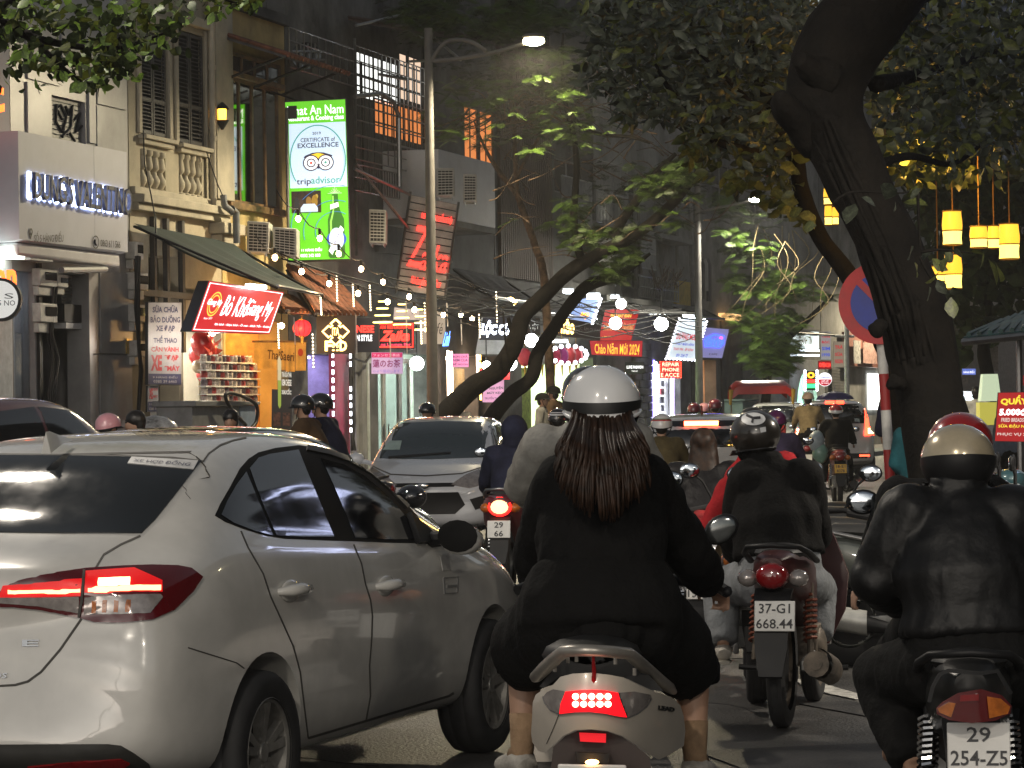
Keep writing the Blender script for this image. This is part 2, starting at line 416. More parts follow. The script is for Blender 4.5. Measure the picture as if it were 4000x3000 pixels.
def meterbox(h, x0, y0, x1, y1, out=.12):
    t0, z0, t1, z1 = pr(x0, y0, x1, y1, out); m = MB(); zm = z0+(z1-z0)*.35; 
    m.fbox(t0, t1, .0, out, zm, z1); m.fbox(t0+.03, t1-.05, 0, out*.7, z0, zm); b = m.build('meter_box', METERW, h, bevel=.015)
    m = MB(); m.fbox(t0+(t1-t0)*.3, t1-.04, out, out+.012, zm+(z1-zm)*.35, z1-.05); MB_child(m, 'meter_window', NIGHTGL, b); return b

# ---- far left neighbour, its white wall and glowing letters only show at the edge
h0 = house(-700, 52, 'white_house', 'white lit shop house cut by the left edge with orange letters', WHITEW, 9)
t0, z0, t1, z1 = pr(-200, 1040, 40, 1760); m = MB(); m.fbox(t0, t1, .002, .03, .15, z1); m.build('shop_front', M('pale_glass_front', (.55, .58, .62), .2), h0)
q = PQ([(-60, 1052), (62, 1052), (62, 1138), (-60, 1138)], 39.6)
OR = EM('orange_red_neon', (1., .13, .015), 3.2)
qtext(q, (0, 0, 1, 1), 'oan', OR, h0, .0, .06, bold=.03)
q = PQ([(-45, 300), (15, 320), (15, 440), (-45, 430)], 39.6); qtext(q, (0, 0, 1, 1), 't', OR, h0, 0, .06, bold=.03)
rs = thing('round_sign', 'round white sign with a black rim under the orange letters', 'sign', P(5, 1180, 39.3))
q = PQ([(-78, 1085), (82, 1085), (82, 1255), (-78, 1255)], 39.3)
m = MB(); qdisc(q, .5, .5, .5, .5, 0, m); m.prism([p-qn(q)*.01 for p in m.v[:28]], -qn(q)*.12); m.build('board', BLACKP, rs)
m = MB(); qdisc(q, .5, .5, .43, .43, .006, m); m.build('face', EM('sign_face_dim', (.75, .75, .72), .55), rs)
qtext(q, (.45, .52, .86, .64), '5 NO', INK, rs, .012, bold=0.); qtext(q, (.6, .36, .82, .48), 'S', INK, rs, .012)

# ---- clothes shop with the big white fascia
hl = [pr(55, 1060, 140, 1900), pr(158, 1065, 345, 1900), pr(200, 385, 335, 640)]
hl[0] = (hl[0][0], .16, hl[0][2], hl[0][3]); hl[1] = (hl[1][0], .16, hl[1][2], hl[1][3])
h1 = house(52, 512, 'clothes_shop', 'narrow grey marble clothes shop with a white fascia and glowing letters', MARBLE, 11, hl)
room(h1, hl[0], 1.2, M('pale_display', (.62, .68, .74), .5), LIGHTW, 1)
m = MB(); m.fbox(hl[0][0], hl[0][2], -.12, -.1, .16, hl[0][3]); m.build('display_glass', M('clear_shop_glass', (.9, .95, 1.), .03, var=0, trans=1.), h1)
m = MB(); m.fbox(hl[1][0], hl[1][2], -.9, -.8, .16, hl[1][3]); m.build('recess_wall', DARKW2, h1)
t0, z0, t1, z1 = hl[2]; sh = MB(); sh.fbox(t0, t1, -.12, -.1, z0, z1); shp = sh.build('roller_shutter', ROLLER, h1)
for i in range(14):
    z = z0+(z1-z0)*i/14; m = MB(); m.fbox(t0, t1, -.1, -.075, z+.01, z+(z1-z0)/14-.008); MB_child(m, 'slat', ROLLER, shp)
m = MB(); q = WQ(rectpx(205, 390, 330, 560), -.06)
for pts in ([(.12, .1), (.1, .5), (.3, .75), (.42, .4), (.25, .12), (.12, .2), (.3, .45)], [(.4, .15), (.5, .35), (.62, .12), (.58, .6), (.45, .8)], [(.62, .5), (.85, .3), (.72, .75), (.92, .6)], [(.3, .85), (.5, .7), (.7, .95)]): qline(q, pts, .022, .004, m)
m.build('graffiti', INK, h1, smooth=80)
# loose marble slabs
for r_ in ((372, 300, 486, 418), (372, 424, 486, 640), (100, 330, 196, 560), (340, 300, 368, 560), (385, 1066, 512, 1382), (385, 1388, 512, 1790), (348, 1066, 380, 1382), (348, 1388, 380, 1790), (100, 150, 230, 322), (236, 150, 368, 290)):
    t0, z0, t1, z1 = pr(*r_); m = MB(); m.fbox(t0+.008, t1-.008, .001, .03+random.uniform(0, .006), max(.15, z0), z1); m.build('marble_slab', MARBLE, h1, bevel=.004)
corbox(h1, (495, 1322, 513, 1382), .05, 'brass_plate', M('brass', (.45, .33, .12), .3, .9), .03)
# fascia
FO = .42
a0 = TZ(75, 946, FO); a1 = TZ(500, 989, FO); zt0 = TZ(75, 509, FO)[1]; zt1 = TZ(494, 597, FO)[1]
fz0, fz1 = (a0[1]+a1[1])/2, (zt0+zt1)/2
FASC = M('fascia_white', (.52, .535, .61), .5, var=.07, scale=.8)  # cool light on the fascia is put into its bluish tint
for i in range(2):
    ta = a0[0]+(a1[0]-a0[0])*(0, .68)[i]+.004; tb = a0[0]+(a1[0]-a0[0])*(.68, 1)[i]-.004
    m = MB(); pl = [FP(ta, .06, fz0), FP(ta, FO-.12, fz0), FP(ta, FO, fz0+.03), FP(ta, FO, fz1), FP(ta, .06, fz1)]; m.prism(pl, U*(tb-ta)); m.build('fascia_panel', FASC, h1, smooth=0)
m = MB(); m.fbox(a0[0]+.1, a1[0]-.1, .02, FO-.08, fz0-.2, fz0-.003); m.build('soffit', WHITEW, h1, bevel=.05)
fq = [FP(a0[0], FO+.004, fz1), FP(a1[0], FO+.004, fz1), FP(a1[0], FO+.004, fz0), FP(a0[0], FO+.004, fz0)]
lq = WQ([(112, 668), (492, 738), (488, 842), (112, 775)], FO+.015)
qtext(lq, (-.006, -.02, 1.0, 1.02), "DUNG'S VALENTINO", EM('halo_blue_white', (.55, .66, 1.), 13), h1, .0, .0, bold=.02, name='letter_halo')
qtext(lq, (.004, 0, 1.01, 1), "DUNG'S VALENTINO", M('letter_navy', (.012, .014, .035), .35), h1, .10, .06, bold=.01)
qtext(WQ(rectpx(133, 902, 247, 945), FO+.008), (0, 0, 1, 1), 'SỐ 5 HÀNG ĐIẾU', INK, h1, .003, bold=.012)
qtext(WQ([(392, 935), (470, 942), (470, 970), (392, 962)], FO+.008), (0, 0, 1, 1), '0863 611 566', INK, h1, .003, bold=.012)
q = WQ(rectpx(360, 920, 386, 972), FO+.008); m = MB(); qdisc(q, .5, .5, .5, .5, .003, m, inner=.82); m.build('phone_ring', INK, h1)
m = MB(); qline(q, [(.38, .3), (.36, .5), (.5, .7), (.62, .72)], .014, .004, m); m.build('phone_icon', INK, h1)
q = WQ(rectpx(112, 888, 128, 945), FO+.008); m = MB(); qdisc(q, .5, .3, .45, .24, .003, m, inner=.45); qpoly(q, [(.1, .42), (.9, .42), (.5, .85)], .003, m); m.build('map_pin', INK, h1)
m = MB(); t0, z0, t1, z1 = pr(60, 1020, 145, 1035, .5); m.fbox(t0, t1, .08, .3, fz0-.23, fz0-.202); m.build('soffit_light', EM('soffit_glow', (.9, 1, .85), 7), h1)
m = MB(); t0, z0, t1, z1 = pr(170, 1020, 256, 1045, .5); m.fbox(t0, t1, .08, .3, fz0-.23, fz0-.202); m.build('soffit_light', M('unlit_tube_white', (.6, .62, .62), .4), h1)
for b in ((157, 1050, 225, 1155), (226, 1072, 268, 1150), (158, 1185, 226, 1300)): meterbox(h1, *b, out=.14)
for b in ((528, 945, 562, 1050), (532, 1065, 580, 1170), (534, 1190, 575, 1295), (535, 1330, 578, 1425)): meterbox(h1, *b, out=.18)
t0, z0, t1, z1 = pr(255, 1075, 345, 1190, -.2)
for i in range(9): m = MB(); z = z0+(z1-z0)*i/9; m.fbox(t0, t1, -.3, -.26, z+.006, z+(z1-z0)/9-.006); m.build('shutter_slat', ROLLER, h1)
corbox(h1, (252, 1190, 335, 1258), -.1, 'recess_box', BLACKP, .3); corbox(h1, (258, 1262, 325, 1284), -.1, 'letter_box', WHITEW, .2)
for px in (150, 345): m = MB(); t = TZ(px, 1400)[0]; m.fbox(t-.05, t+.05, .002, .05, .15, hl[1][3]+.1); m.build('door_post', BLACKP if px < 200 else MARBLE, h1)
pts = [W(215, 1120, .1), W(195, 1290, .1), W(215, 1400, .08), W(200, 1540, .1), W(205, 1740, .1)]; cables(h1, pts, 9, .02, .10)
pts = [W(540, 1000, .2), W(532, 1200, .2), W(545, 1450, .2), W(535, 1760, .2)]; cables(h1, pts, 6, .018, .08)
m = MB(); m.tube([W(240, 1055, .3), W(412, 1052, .3)], .05, 8); m.build('awning_roller', PIPE, h1)

# ---- cream colonial house
w1, w2 = pr(545, 128, 652, 532), pr(690, 128, 797, 566)
b1, b2 = pr(548, 590, 646, 757), pr(698, 606, 788, 778)
op = pr(585, 1000, 700, 1900); op = (op[0], .16, op[2], op[3]); op2 = pr(718, 1290, 868, 1900); op2 = (op2[0], .16, op2[2], op2[3])
h2 = house(514, 872, 'colonial_house', 'cream colonial shop house with dark louvred shutters and baluster panels', CREAM, 10.5, [w1, w2, b1, b2, op, op2])
zc = TZ(690, 815)[1]
for (t0, z0, t1, z1) in (w1, w2):
    m = MB(); m.fbox(t0, t1, -.12, -.1, z0, z1); m.build('window_back', BLACKP, h2)
    for k in range(2):
        ta, tb = t0+(t1-t0)*k/2+.012, t0+(t1-t0)*(k+1)/2-.012; m = MB(); fwv = .055
        m.fbox(ta, ta+fwv, -.05, -.01, z0+.02, z1-.02); m.fbox(tb-fwv, tb, -.05, -.01, z0+.02, z1-.02)
        for zz in (z0+.02, z0+(z1-z0)*.33, z1-.02-fwv): m.fbox(ta+fwv, tb-fwv, -.05, -.014, zz, zz+fwv)
        s_ = m.build('shutter', SHUT, h2, bevel=.004)
        for i in range(26):
            z = z0+.09+(z1-z0-.15)*i/26; m = MB(); m.obox(FP(ta+fwv, -.045, z), U*(tb-ta-2*fwv), N*.03+V((0, 0, -.02)), V((0, 0, .010))); MB_child(m, 'louvre', SHUT, s_)
    m = MB(); m.fbox(t0-.10, t1+.10, .001, .16, z0-.09, z0-.02); m.fbox(t0-.06, t1+.06, .001, .10, z0-.17, z0-.092); m.build('window_sill', CREAMT, h2, bevel=.01)
    m = MB(); m.fbox(t0-.12, t0-.005, .001, .05, z0, z1+.1); m.fbox(t1+.005, t1+.12, .001, .05, z0, z1+.1); m.fbox(t0-.2, t1+.2, .001, .13, z1+.105, z1+.26); m.build('window_surround', CREAMT, h2, bevel=.01)
for (t0, z0, t1, z1) in (b1, b2):
    m = MB(); m.fbox(t0, t1, -.12, -.1, z0, z1); m.build('panel_back', CREAM, h2)
    for i in range(4):
        t = t0+(t1-t0)*(i+.5)/4; r_ = (t1-t0)/4*.42; hh = z1-z0
        m = MB(); m.lathe(FP(t, -.045, z0), [(r_, 0), (r_, hh*.1), (r_*.5, hh*.13), (r_*.95, hh*.25), (r_, hh*.33), (r_*.55, hh*.45), (r_*.45, hh*.52), (r_*.85, hh*.58), (r_*.9, hh*.62), (r_*.7, hh*.85), (r_*.95, hh*.9), (r_*.95, hh)], 10); m.build('baluster', CREAMT, h2)
t0, t1 = h2['t0'], h2['t1']
for (d, za, zb) in ((.10, zc+.12, zc+.24), (.24, zc-.02, zc+.12), (.16, zc-.14, zc-.02)): m = MB(); m.fbox(t0+.01, t1+.05, .001, d, za+.002, zb-.002); m.build('cornice', CREAMT, h2, bevel=.012)
tA, tB = TZ(818, 500)[0], TZ(885, 500)[0]
m = MB(); m.fbox(tA, tB, .002, .14, zc+.26, 10.4); m.build('pilaster', CREAMT, h2, bevel=.01)
m = MB(); m.fbox(tA-.1, tB+.14, .003, .3, zc-.34, zc-.15); m.fbox(tA, tB+.08, .003, .2, zc-.52, zc-.342); m.build('corbel', CREAMT, h2, bevel=.02)
m = MB(); t = TZ(805, 500)[0]; m.tube([FP(t, .12, zc+.1), FP(t, .12, 10.3)], .055, 10)
for z in (6.2, 7.4, 8.6): m.lathe(FP(t, .12, z), [(.065, 0), (.065, .08)], 10)
m.build('drain_pipe', CREAMT, h2)
m = MB(); m.tube([FP(t, .3, zc+.3), FP(t, .32, zc+.12), FP(t+.15, .4, zc+.02), W(905, 815, .4), W(922, 830, .4), W(925, 950, .4)], .06, 10); m.build('waste_pipe', PIPE, h2)
m = MB(); m.tube([W(560, 510, .2), W(565, 640, .22), W(590, 760, .32), W(608, 860, .4), W(610, 1000, .5)], .012, 5); m.build('loose_cable', WIRE, h2, smooth=80)
m = MB(); m.tube([W(806, 590, .14), W(850, 720, .25), W(900, 830, .4)], .01, 5); m.build('loose_cable', WIRE, h2, smooth=80)
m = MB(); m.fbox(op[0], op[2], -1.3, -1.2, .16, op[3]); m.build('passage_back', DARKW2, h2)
room(h2, op2, 2.2, WALLIN, EM('jar_shop_light', (1, .95, .86), 40), 2)
# dark beams and old fan-light under the awning
for px in (590, 640, 700): m = MB(); t = TZ(px, 1100)[0]; m.fbox(t-.05, t+.05, .01, .09, 2.6, zc-.2); m.build('timber_post', SHUT, h2)
m = MB(); m.fbox(h2['t0']+.1, h2['t1'], .02, .12, TZ(650, 1165)[1], TZ(650, 1140)[1]); m.build('timber_beam', SHUT, h2)

# ---- restaurant with the wooden bay window
wb = pr(886, 330, 1086, 800); op3 = pr(884, 1250, 1085, 1900); op3 = (op3[0], .16, op3[2], op3[3])
h3 = house(874, 1128, 'restaurant', 'ochre restaurant house with a wooden framed window bay and tiled eave', YELW, 8.6, [wb, op3])
fwindow(h3, wb, WOOD, M('bay_mirror_glass', (.5, .48, .40), .03, 1., var=.05), 4, 1, .075, -.02)
for k, (za, zb) in enumerate(((wb[1]-.14, wb[1]-.02), (wb[3]+.02, wb[3]+.12))):
    m = MB(); m.fbox(wb[0]-.1, wb[2]+.1, .002, .12, za, zb); m.build('window_head', WOOD, h3, bevel=.01)
fwindow(h3, pr(886, 235, 1086, 322), WOOD, NIGHTGL, 4, 1, .07, .02, name='transom_window')
zc3 = TZ(980, 262)[1]
ev = thing('tiled_eave', 'small red tiled eave over the wooden window bay', 'roof', FP(h3['t0'], .2, zc3))
m = MB(); m.obox(FP(h3['t0']+.02, 0.01, zc3+.35), U*(h3['t1']-h3['t0']+.2), N*1.2+V((0, 0, -.42)), V((0, 0, .05))); m.build('deck', SHUT, ev)
for i in range(17):
    t = h3['t0']+.1+i*(h3['t1']-h3['t0']+.1)/17; m = MB(); m.tube([FP(t, .03, zc3+.43), FP(t, 1.24, zc3+.0)], .075, 8, ell=.6); m.build('tile_row', TILE, ev)
for k in range(3): m = MB(); t = h3['t0']+.2+k*(h3['t1']-h3['t0']-.4)/2; m.tube([FP(t, .02, zc3-.35), FP(t, 1.1, zc3)], .025, 6); m.build('strut', BLACKP, ev)
room(h3, op3, 2.0, M('thai_wall', (.55, .28, .08), .6, var=.2), EM('thai_light', (1, .55, .16), 26), 2)
wl_ = thing('wall_lantern', 'amber wall lantern between the cream pilaster and the wooden window', 'lamp', W(868, 480, .2))
m = MB(); m.lathe(W(868, 400, .2), [(.02, 0), (.10, -.08), (.12, -.12)], 10); m.lathe(W(868, 470, .2), [(.12, 0), (.02, -.16)], 10); m.build('bracket', BLACKP, wl_)
m = MB(); m.lathe(W(868, 412, .2), [(.06, 0), (.07, -.1), (.06, -.28)], 10); m.build('amber_glass', EM('amber_glow', (1, .42, .04), 6), wl_)
# ---- dark house with an iron cage over tall lit windows
LITW = EM('lit_window_white', (.95, .97, .92), 1.25); LITWARM = EM('lit_window_peach', (1, .72, .52), .75); LITOR = EM('lit_curtain_orange', (1, .30, .07), .6)
hw_ = [pr(1395, 228, 1556, 400), pr(1562, 222, 1650, 400), pr(1466, 412, 1650, 545)]
opz = [pr(1205, 1385, 1370, 1900), pr(1478, 1380, 1680, 1900)]; opz = [(a, .16, c, d) for a, b, c, d in opz]
h4 = house(1130, 1700, 'caged_house', 'dark house with iron cage bars and tall white lit upper windows', DARKW, 13, hw_+opz)
for rct, mt, nx, ny in ((hw_[0], LITW, 5, 4), (hw_[1], LITWARM, 3, 4), (hw_[2], LITOR, 5, 3)): fwindow(h4, rct, BLACKP, mt, nx, ny, .035, -.03, name='lit_window')
t0, z0, t1, z1 = pr(1125, 160, 1265, 278); q = WQ(rectpx(1125, 165, 1265, 270), .01)
m = MB(); qdisc(q, .5, .5, .42, .5, .005, m); m.build('round_opening', NIGHTGL, h4); m = MB()
for u in (.3, .5, .7): qline(q, [(u, .05), (u, .95)], .02, .03, m)
for v in (.35, .65): qline(q, [(.05, v), (.95, v)], .02, .04, m)
m.build('window_grille', STEEL, h4)
for i, (x0, y0, x1, y1, n_, k_) in enumerate(((1390, 225, 1660, 560, 16, 6), (1385, 660, 1560, 760, 18, 2), (1385, 560, 1640, 650, 10, 2), (1130, 150, 1380, 300, 9, 3))):
    grille(h4, pr(x0, y0, x1, y1, .5), .5, n_, k_, .014, STEEL, 'iron_cage')
m = MB()
m.tube([W(1386, 377, .6), W(1490, 365, .6), W(1540, 400, .6), W(1558, 460, .6), W(1560, 730, .6)], .045, 8); m.build('bent_pipe', STEEL, h4)
for px, ya, yb in ((1385, 150, 1000), (1410, 240, 700), (1592, 200, 660), (1650, 120, 560), (1120, 420, 1010)):
    m = MB(); m.tube([W(px, ya, .45), W(px+8, yb, .45)], .03, 6); m.build('downpipe', BLACKP if px > 1400 else STEEL, h4)
for a, b in (((1390, 100), (1560, 60)), ((1385, 660), (1600, 760)), ((1390, 640), (1690, 1010)), ((1640, 100), (1800, 235)), ((1600, 240), (1800, 232)), ((1480, 290), (1585, 310))):
    m = MB(); m.tube([W(*a, .7), W(*b, .8)], .03, 6); m.build('brace', STEEL, h4)
m = MB(); m.obox(W(1360, 80, .1), W(1710, 130, .1)-W(1360, 80, .1), N*1.5+V((0, 0, -.35)), V((0, 0, .06))); m.build('tin_canopy', BROWNW, h4)
for i in range(12):
    p = W(1360+29*i, 80+4*i, .1); m = MB(); m.tube([p+V((0, 0, .07)), p+N*1.5+V((0, 0, -.28))], .03, 5); m.build('corrugation', BROWNW, h4)
for px, py in ((1200, 640), (1240, 800), (1480, 880)): corbox(h4, (px, py, px+90, py+110), .1, 'wall_panel', DARKW2, .08)
room(h4, opz[0], 2, M('lilac_wall', (.42, .38, .62), .6), EM('lilac_light', (.8, .72, 1), 8), 2)
room(h4, opz[1], 2.5, M('pale_green_wall', (.52, .58, .52), .6), EM('tea_shop_light', (.9, 1, .92), 30), 2)
# glass doors of the tea shop
for i, (xa, xb) in enumerate(((1440, 1500), (1503, 1560), (1565, 1600))):
    t0, z0, t1, z1 = pr(xa, 1400, xb, 1800, .02); m = MB(); m.fbox(t0, t1, -.03, -.01, .2, z1); d = m.build('door', M('clear_shop_glass', (.9, .95, 1.), .03, var=0, trans=1.), h4)
    m = MB()
    for a_, b_ in ((t0-.03, t0+.05), (t1-.05, t1+.03)): m.fbox(a_, b_, -.04, .03, .16, z1)
    m.fbox(t0+.05, t1-.05, -.035, .025, z1-.1, z1); m.fbox(t0+.05, t1-.05, -.035, .025, .16, .3); MB_child(m, 'door_frame', M('pale_frame', (.5, .55, .52), .4), d)
    if i < 2:
        m = MB(); tt = t1-.1 if i == 0 else t0+.1; m.tube([FP(tt, .06, 1.0), FP(tt, .06, 1.35)], .015, 6); MB_child(m, 'handle', STEEL, d)
# plum pillar with two rows of white lamps, cables and grey posts beside it
t0, z0, t1, z1 = pr(1306, 1382, 1362, 1900, .1); m = MB(); m.fbox(t0, t1, .002, .12, .15, z1); pil = m.build('plum_pillar', M('plum_paint', (.24, .025, .06), .5), h4)
LEDW = EM('led_cool_white', (.86, .88, 1), 6); LEDB = EM('led_blue', (.25, .2, 1), 7); LEDWARM = EM('led_warm_white', (1, .72, .5), 10)
def ledcol(par, px0, y0, px1, y1, n, out, mat, r=.05, skip=(), hh=1.7, name='led_lamp'):
    for i in range(n):
        if i in skip: continue
        f = i/(n-1); p = W(px0+(px1-px0)*f, y0+(y1-y0)*f, out); m = MB(); m.obox(p-U*r-V((0, 0, r*hh)), U*2*r, N*.02, V((0, 0, 2*r*hh))); m.build(name, mat, par, smooth=0)
ledcol(h4, 1298, 1388, 1300, 1616, 8, .25, LEDW, .030, hh=1.5); ledcol(h4, 1367, 1390, 1369, 1680, 10, .3, LEDW, .030, (2, 3), 1.4)
for px in (1395, 1412, 1428): m = MB(); t = TZ(px, 1500, .1)[0]; m.fbox(t-.07, t+.06, .002, .1+.02*(px % 3), .15, 3.0); m.build('grey_post', MIDW, h4)
cables(h4, [W(1385, 1330, .3), W(1376, 1450, .3), W(1380, 1650, .3), W(1378, 1760, .3)], 7, .02, .08)
cables(h4, [W(1380, 1400, .3), W(1430, 1415, .3), W(1452, 1380, .3)], 3, .015, .05)

# ---- house with the white box balcony and orange curtains
cur = [pr(1815, 420, 1868, 640), pr(1876, 440, 1930, 655)]
opy = pr(1745, 1390, 2010, 1900); opy = (opy[0], .16, opy[2], opy[3])
h5 = house(1700, 1938, 'balcony_house', 'dark house with a boxed white balcony and orange lit curtains', DARKW2, 13, cur+[opy])
for c_ in cur: fwindow(h5, c_, WOOD, LITOR, 2, 1, .05, -.05, name='curtained_window')
bx = [W(1640, 570, .1), W(1938, 645, 1.0)]; t0 = TZ(1716, 700, 1.2)[0]; t1 = TZ(1934, 700, 1.2)[0]; za, zb = TZ(1830, 872, 1.2)[1], TZ(1830, 612, 1.2)[1]
m = MB(); m.fbox(t0, t1, .002, 1.2, za, zb); m.build('balcony_box', WHITEW, h5, bevel=.03)
m = MB(); m.prism([FP(t0-.3, 1.19, za+.02), FP(t0, .1, za), FP(t1, .1, za), FP(t1, 1.19, za+.0)], (0, 0, -.12)); m.build('balcony_floor', MIDW, h5)
room(h5, opy, 2.5, M('warm_shop_wall', (.6, .5, .42), .6), EM('warm_shop_light', (1, .72, .5), 34), 2)
ledcol(h5, 1748, 1385, 1752, 1605, 10, .3, LEDWARM, .05); ledcol(h5, 1762, 1385, 1766, 1585, 9, .35, LEDWARM, .04); ledcol(h5, 1863, 1385, 1865, 1480, 5, .3, LEDWARM, .05); ledcol(h5, 1873, 1395, 1876, 1550, 6, .3, EM('led_yellow', (1, .6, .12), 8), .04)
corbox(h5, (1775, 1440, 1815, 1640), -.1, 'ajar_door', M('cream_door', (.55, .47, .33), .5), .04)

# ---- dark corrugated house
wc = pr(2166, 628, 2270, 762); opx = pr(2040, 1390, 2320, 1900); opx = (opx[0], .16, opx[2], opx[3])
h6 = house(1940, 2330, 'corrugated_house', 'brown house clad in upright corrugated sheets with a plain window', DARKW2, 14, [wc, opx])
t0, t1 = TZ(1945, 900)[0], TZ(2150, 900)[0]
n_ = 26
for i in range(n_):
    t = t0+(t1-t0)*i/n_; m = MB(); m.fbox(t, t+(t1-t0)/n_*.62, .002, .08, 4.6, 13.8); m.build('corrugated_sheet', BROWNW, h6, smooth=0)
fwindow(h6, wc, MIDW, NIGHTGL, 2, 1, .09, -.06)
room(h6, opx, 3, WALLIN, EM('lime_light', (.78, 1, .5), 26), 3)
m = MB(); m.fbox(opx[0]+.2, opx[0]+2.2, -.5, -.45, .2, opx[3]-.3); m.build('curtain', M('lime_curtain', (.38, .48, .10), .6, var=.3, scale=8), h6)
# ---- three storey house with railings
w7 = [pr(2420, 700, 2500, 860), pr(2468, 960, 2510, 1130), pr(2350, 760, 2410, 960)]
op7 = pr(2545, 1420, 2660, 1900); op7 = (op7[0], .16, op7[2], op7[3])
h7 = house(2332, 2700, 'railing_house', 'grey stained house with rusted balcony railings above the phone shop', MIDW, 15, w7+[op7])
for i, r_ in enumerate(w7): fwindow(h7, r_, MIDW, NIGHTGL, 2, 3, .07, -.06)
for r_ in ((2195, 700, 2310, 900), (2330, 640, 2450, 880), (2500, 1090, 2650, 1170), (2505, 930, 2560, 1050), (2340, 930, 2420, 1060)): grille(h7, pr(*r_, .6), .6, 22, 2, .016, STEEL, 'railing')
for y in (1175, 900): t0, z0, t1, z1 = pr(2340, y, 2690, y+20, .5); m = MB(); m.fbox(t0, t1, .002, .7, z0, z1); m.build('balcony_slab', MIDW, h7)
corbox(h7, (2643, 1100, 2712, 1222), .1, 'yellow_wall_patch', M('yellow_paint', (.58, .42, .09), .7, var=.15), .09)
for px, ya, yb in ((2480, 700, 1200), (2560, 720, 1180), (2640, 700, 1090), (2700, 760, 1250)): m = MB(); m.tube([W(px, ya, .15), W(px+6, yb, .15)], .06, 6); m.build('downpipe', MIDW, h7)
m = MB()
for i in range(40):
    a = W(2550+random.uniform(0, 100), 1100+random.uniform(-5, 40), .7); m.tube([a, a+V((random.uniform(-.3, .3), 0, random.uniform(.1, .5)))], .012, 4)
m.build('dry_twigs', M('dry_twig', (.09, .06, .04), .8), h7, kind='stuff')
room(h7, op7, 2.5, WALLIN, EM('phone_shop_light', (.9, .95, 1), 30), 2)
for i in range(4):
    for j in range(2):
        p = W(2576+j*26, 1510+i*32, -.5); m = MB(); m.obox(p, U*.35, N*.05, V((0, 0, .17))); m.build('phone_box', M('phone_box_%d' % (i % 3), [(.6, .6, .62), (.5, .08, .1), (.1, .1, .12)][i % 3], .4), h7)
ledcol(h7, 2553, 1415, 2553, 1625, 15, .1, LEDB, .06, hh=1); ledcol(h7, 2562, 1420, 2562, 1625, 15, .1, LEDW, .05, hh=1)
ledcol(h7, 2620, 1480, 2620, 1630, 11, .1, LEDW, .06, hh=1); ledcol(h7, 2629, 1476, 2629, 1630, 11, .1, LEDB, .06, hh=1)
# stone clad pier
t0, t1 = TZ(2470, 1600)[0], TZ(2540, 1600)[0]
for j in range(16):
    tt = t0+random.uniform(-.2, 0)
    while tt < t1:
        wdt = random.uniform(.3, .55); m = MB(); m.fbox(max(t0, tt)+.01, min(t1, tt+wdt)-.01, .002, .06+random.uniform(0, .05), .16+j*.2, .16+j*.2+.19)
        if min(t1, tt+wdt)-max(t0, tt) > .08: m.build('stone', MIDW, h7, bevel=.02)
        tt += wdt
# ---- tall grey house
op8 = pr(2720, 1405, 2800, 1900); op8 = (op8[0], .16, op8[2], op8[3])
h8 = house(2702, 2960, 'tall_grey_house', 'tall dark grey house behind the second street lamp', DARKW, 17, [op8, pr(2780, 640, 2850, 820)])
fwindow(h8, pr(2780, 640, 2850, 820), MIDW, NIGHTGL, 2, 2, .1, -.06)
room(h8, op8, 2.5, M('peach_wall', (.62, .42, .28), .6), EM('peach_light', (1, .72, .45), 14), 2)
for i in range(16):
    t0, t1 = TZ(2815, 1500)[0], TZ(2895, 1500)[0]; t = t0+(t1-t0)*i/16; m = MB(); m.fbox(t, t+(t1-t0)/16*.7, .002, .06, .16, 4.2); m.build('folding_gate_leaf', DARKW2, h8, smooth=0)
m = MB(); t0, z0, t1, z1 = pr(2838, 1226, 2896, 1250, .3); m.fbox(t0, t1, .05, .3, z0, z1); m.build('lit_strip_window', EM('amber_strip', (1, .55, .2), 1.2), h8)
for k, (px, ln) in enumerate(((2742, 1.1), (2755, .9), (2768, 1.2))):
    p = W(px, 1010, .9); m = MB(); m.tube([p, p+V((0, 0, -ln*.15)), p+V((0, 0, -ln))], [.05, .22, .2], 8, ell=.3, wd=U)
    m.build('hanging_cloth', M('washing_%d' % k, [(.03, .03, .035), (.3, .29, .27), (.04, .04, .05)][k], .8), h8)
# ---- bright arched shop and the houses after it
arch = pr(3098, 1440, 3180, 1900); arch = (arch[0], .16, arch[2], arch[3])
h9 = house(2962, 3208, 'arched_shop', 'far white shop house with an arched doorway and bright white fascia', MIDW, 15, [arch])
room(h9, arch, 3, M('mint_wall', (.5, .72, .6), .6), EM('mint_light', (.8, 1, .9), 24), 3)
t0, t1 = TZ(3080, 1500)[0], TZ(3205, 1500)[0]; zt = TZ(3140, 1295)[1]
m = MB(); zb = arch[3]
ac_ = (arch[0]+arch[2])/2; rx = (arch[2]-arch[0])/2; pts = [FP(t0, .03, .16), FP(arch[0], .03, .16)]+[FP(ac_-rx*math.cos(math.pi*i/14), .03, zb-1.4+1.35*math.sin(math.pi*i/14)) for i in range(15)]+[FP(arch[2], .03, .16), FP(t1, .03, .16), FP(t1, .03, zb+.3), FP(t0, .03, zb+.3)]
m.prism(pts, N*.12); m.build('arch_surround', M('lit_white_render', (.75, .76, .74), .5), h9)
h10 = house(3210, 3460, 'poster_house', 'far house hung with beige posters and a brown shop front', DARKW, 14, [])
h11 = house(3462, 3700, 'far_house', 'far dim house behind the leaning trunk at the road bend', MIDW, 13, [])
h12 = house(3702, 4150, 'end_house', 'farthest pinkish grey house seen behind the market stall', M('pinkish_render', (.30, .24, .23), .8, var=.2), 15, [pr(3745, 1420, 3780, 1500), pr(3850, 1350, 3900, 1450)])
for r_ in ((3310, 1300, 3370, 1430), (3375, 1310, 3440, 1435)): corbox(h10, r_, .3, 'shop_board', M('brown_board', (.20, .08, .06), .5), .2)
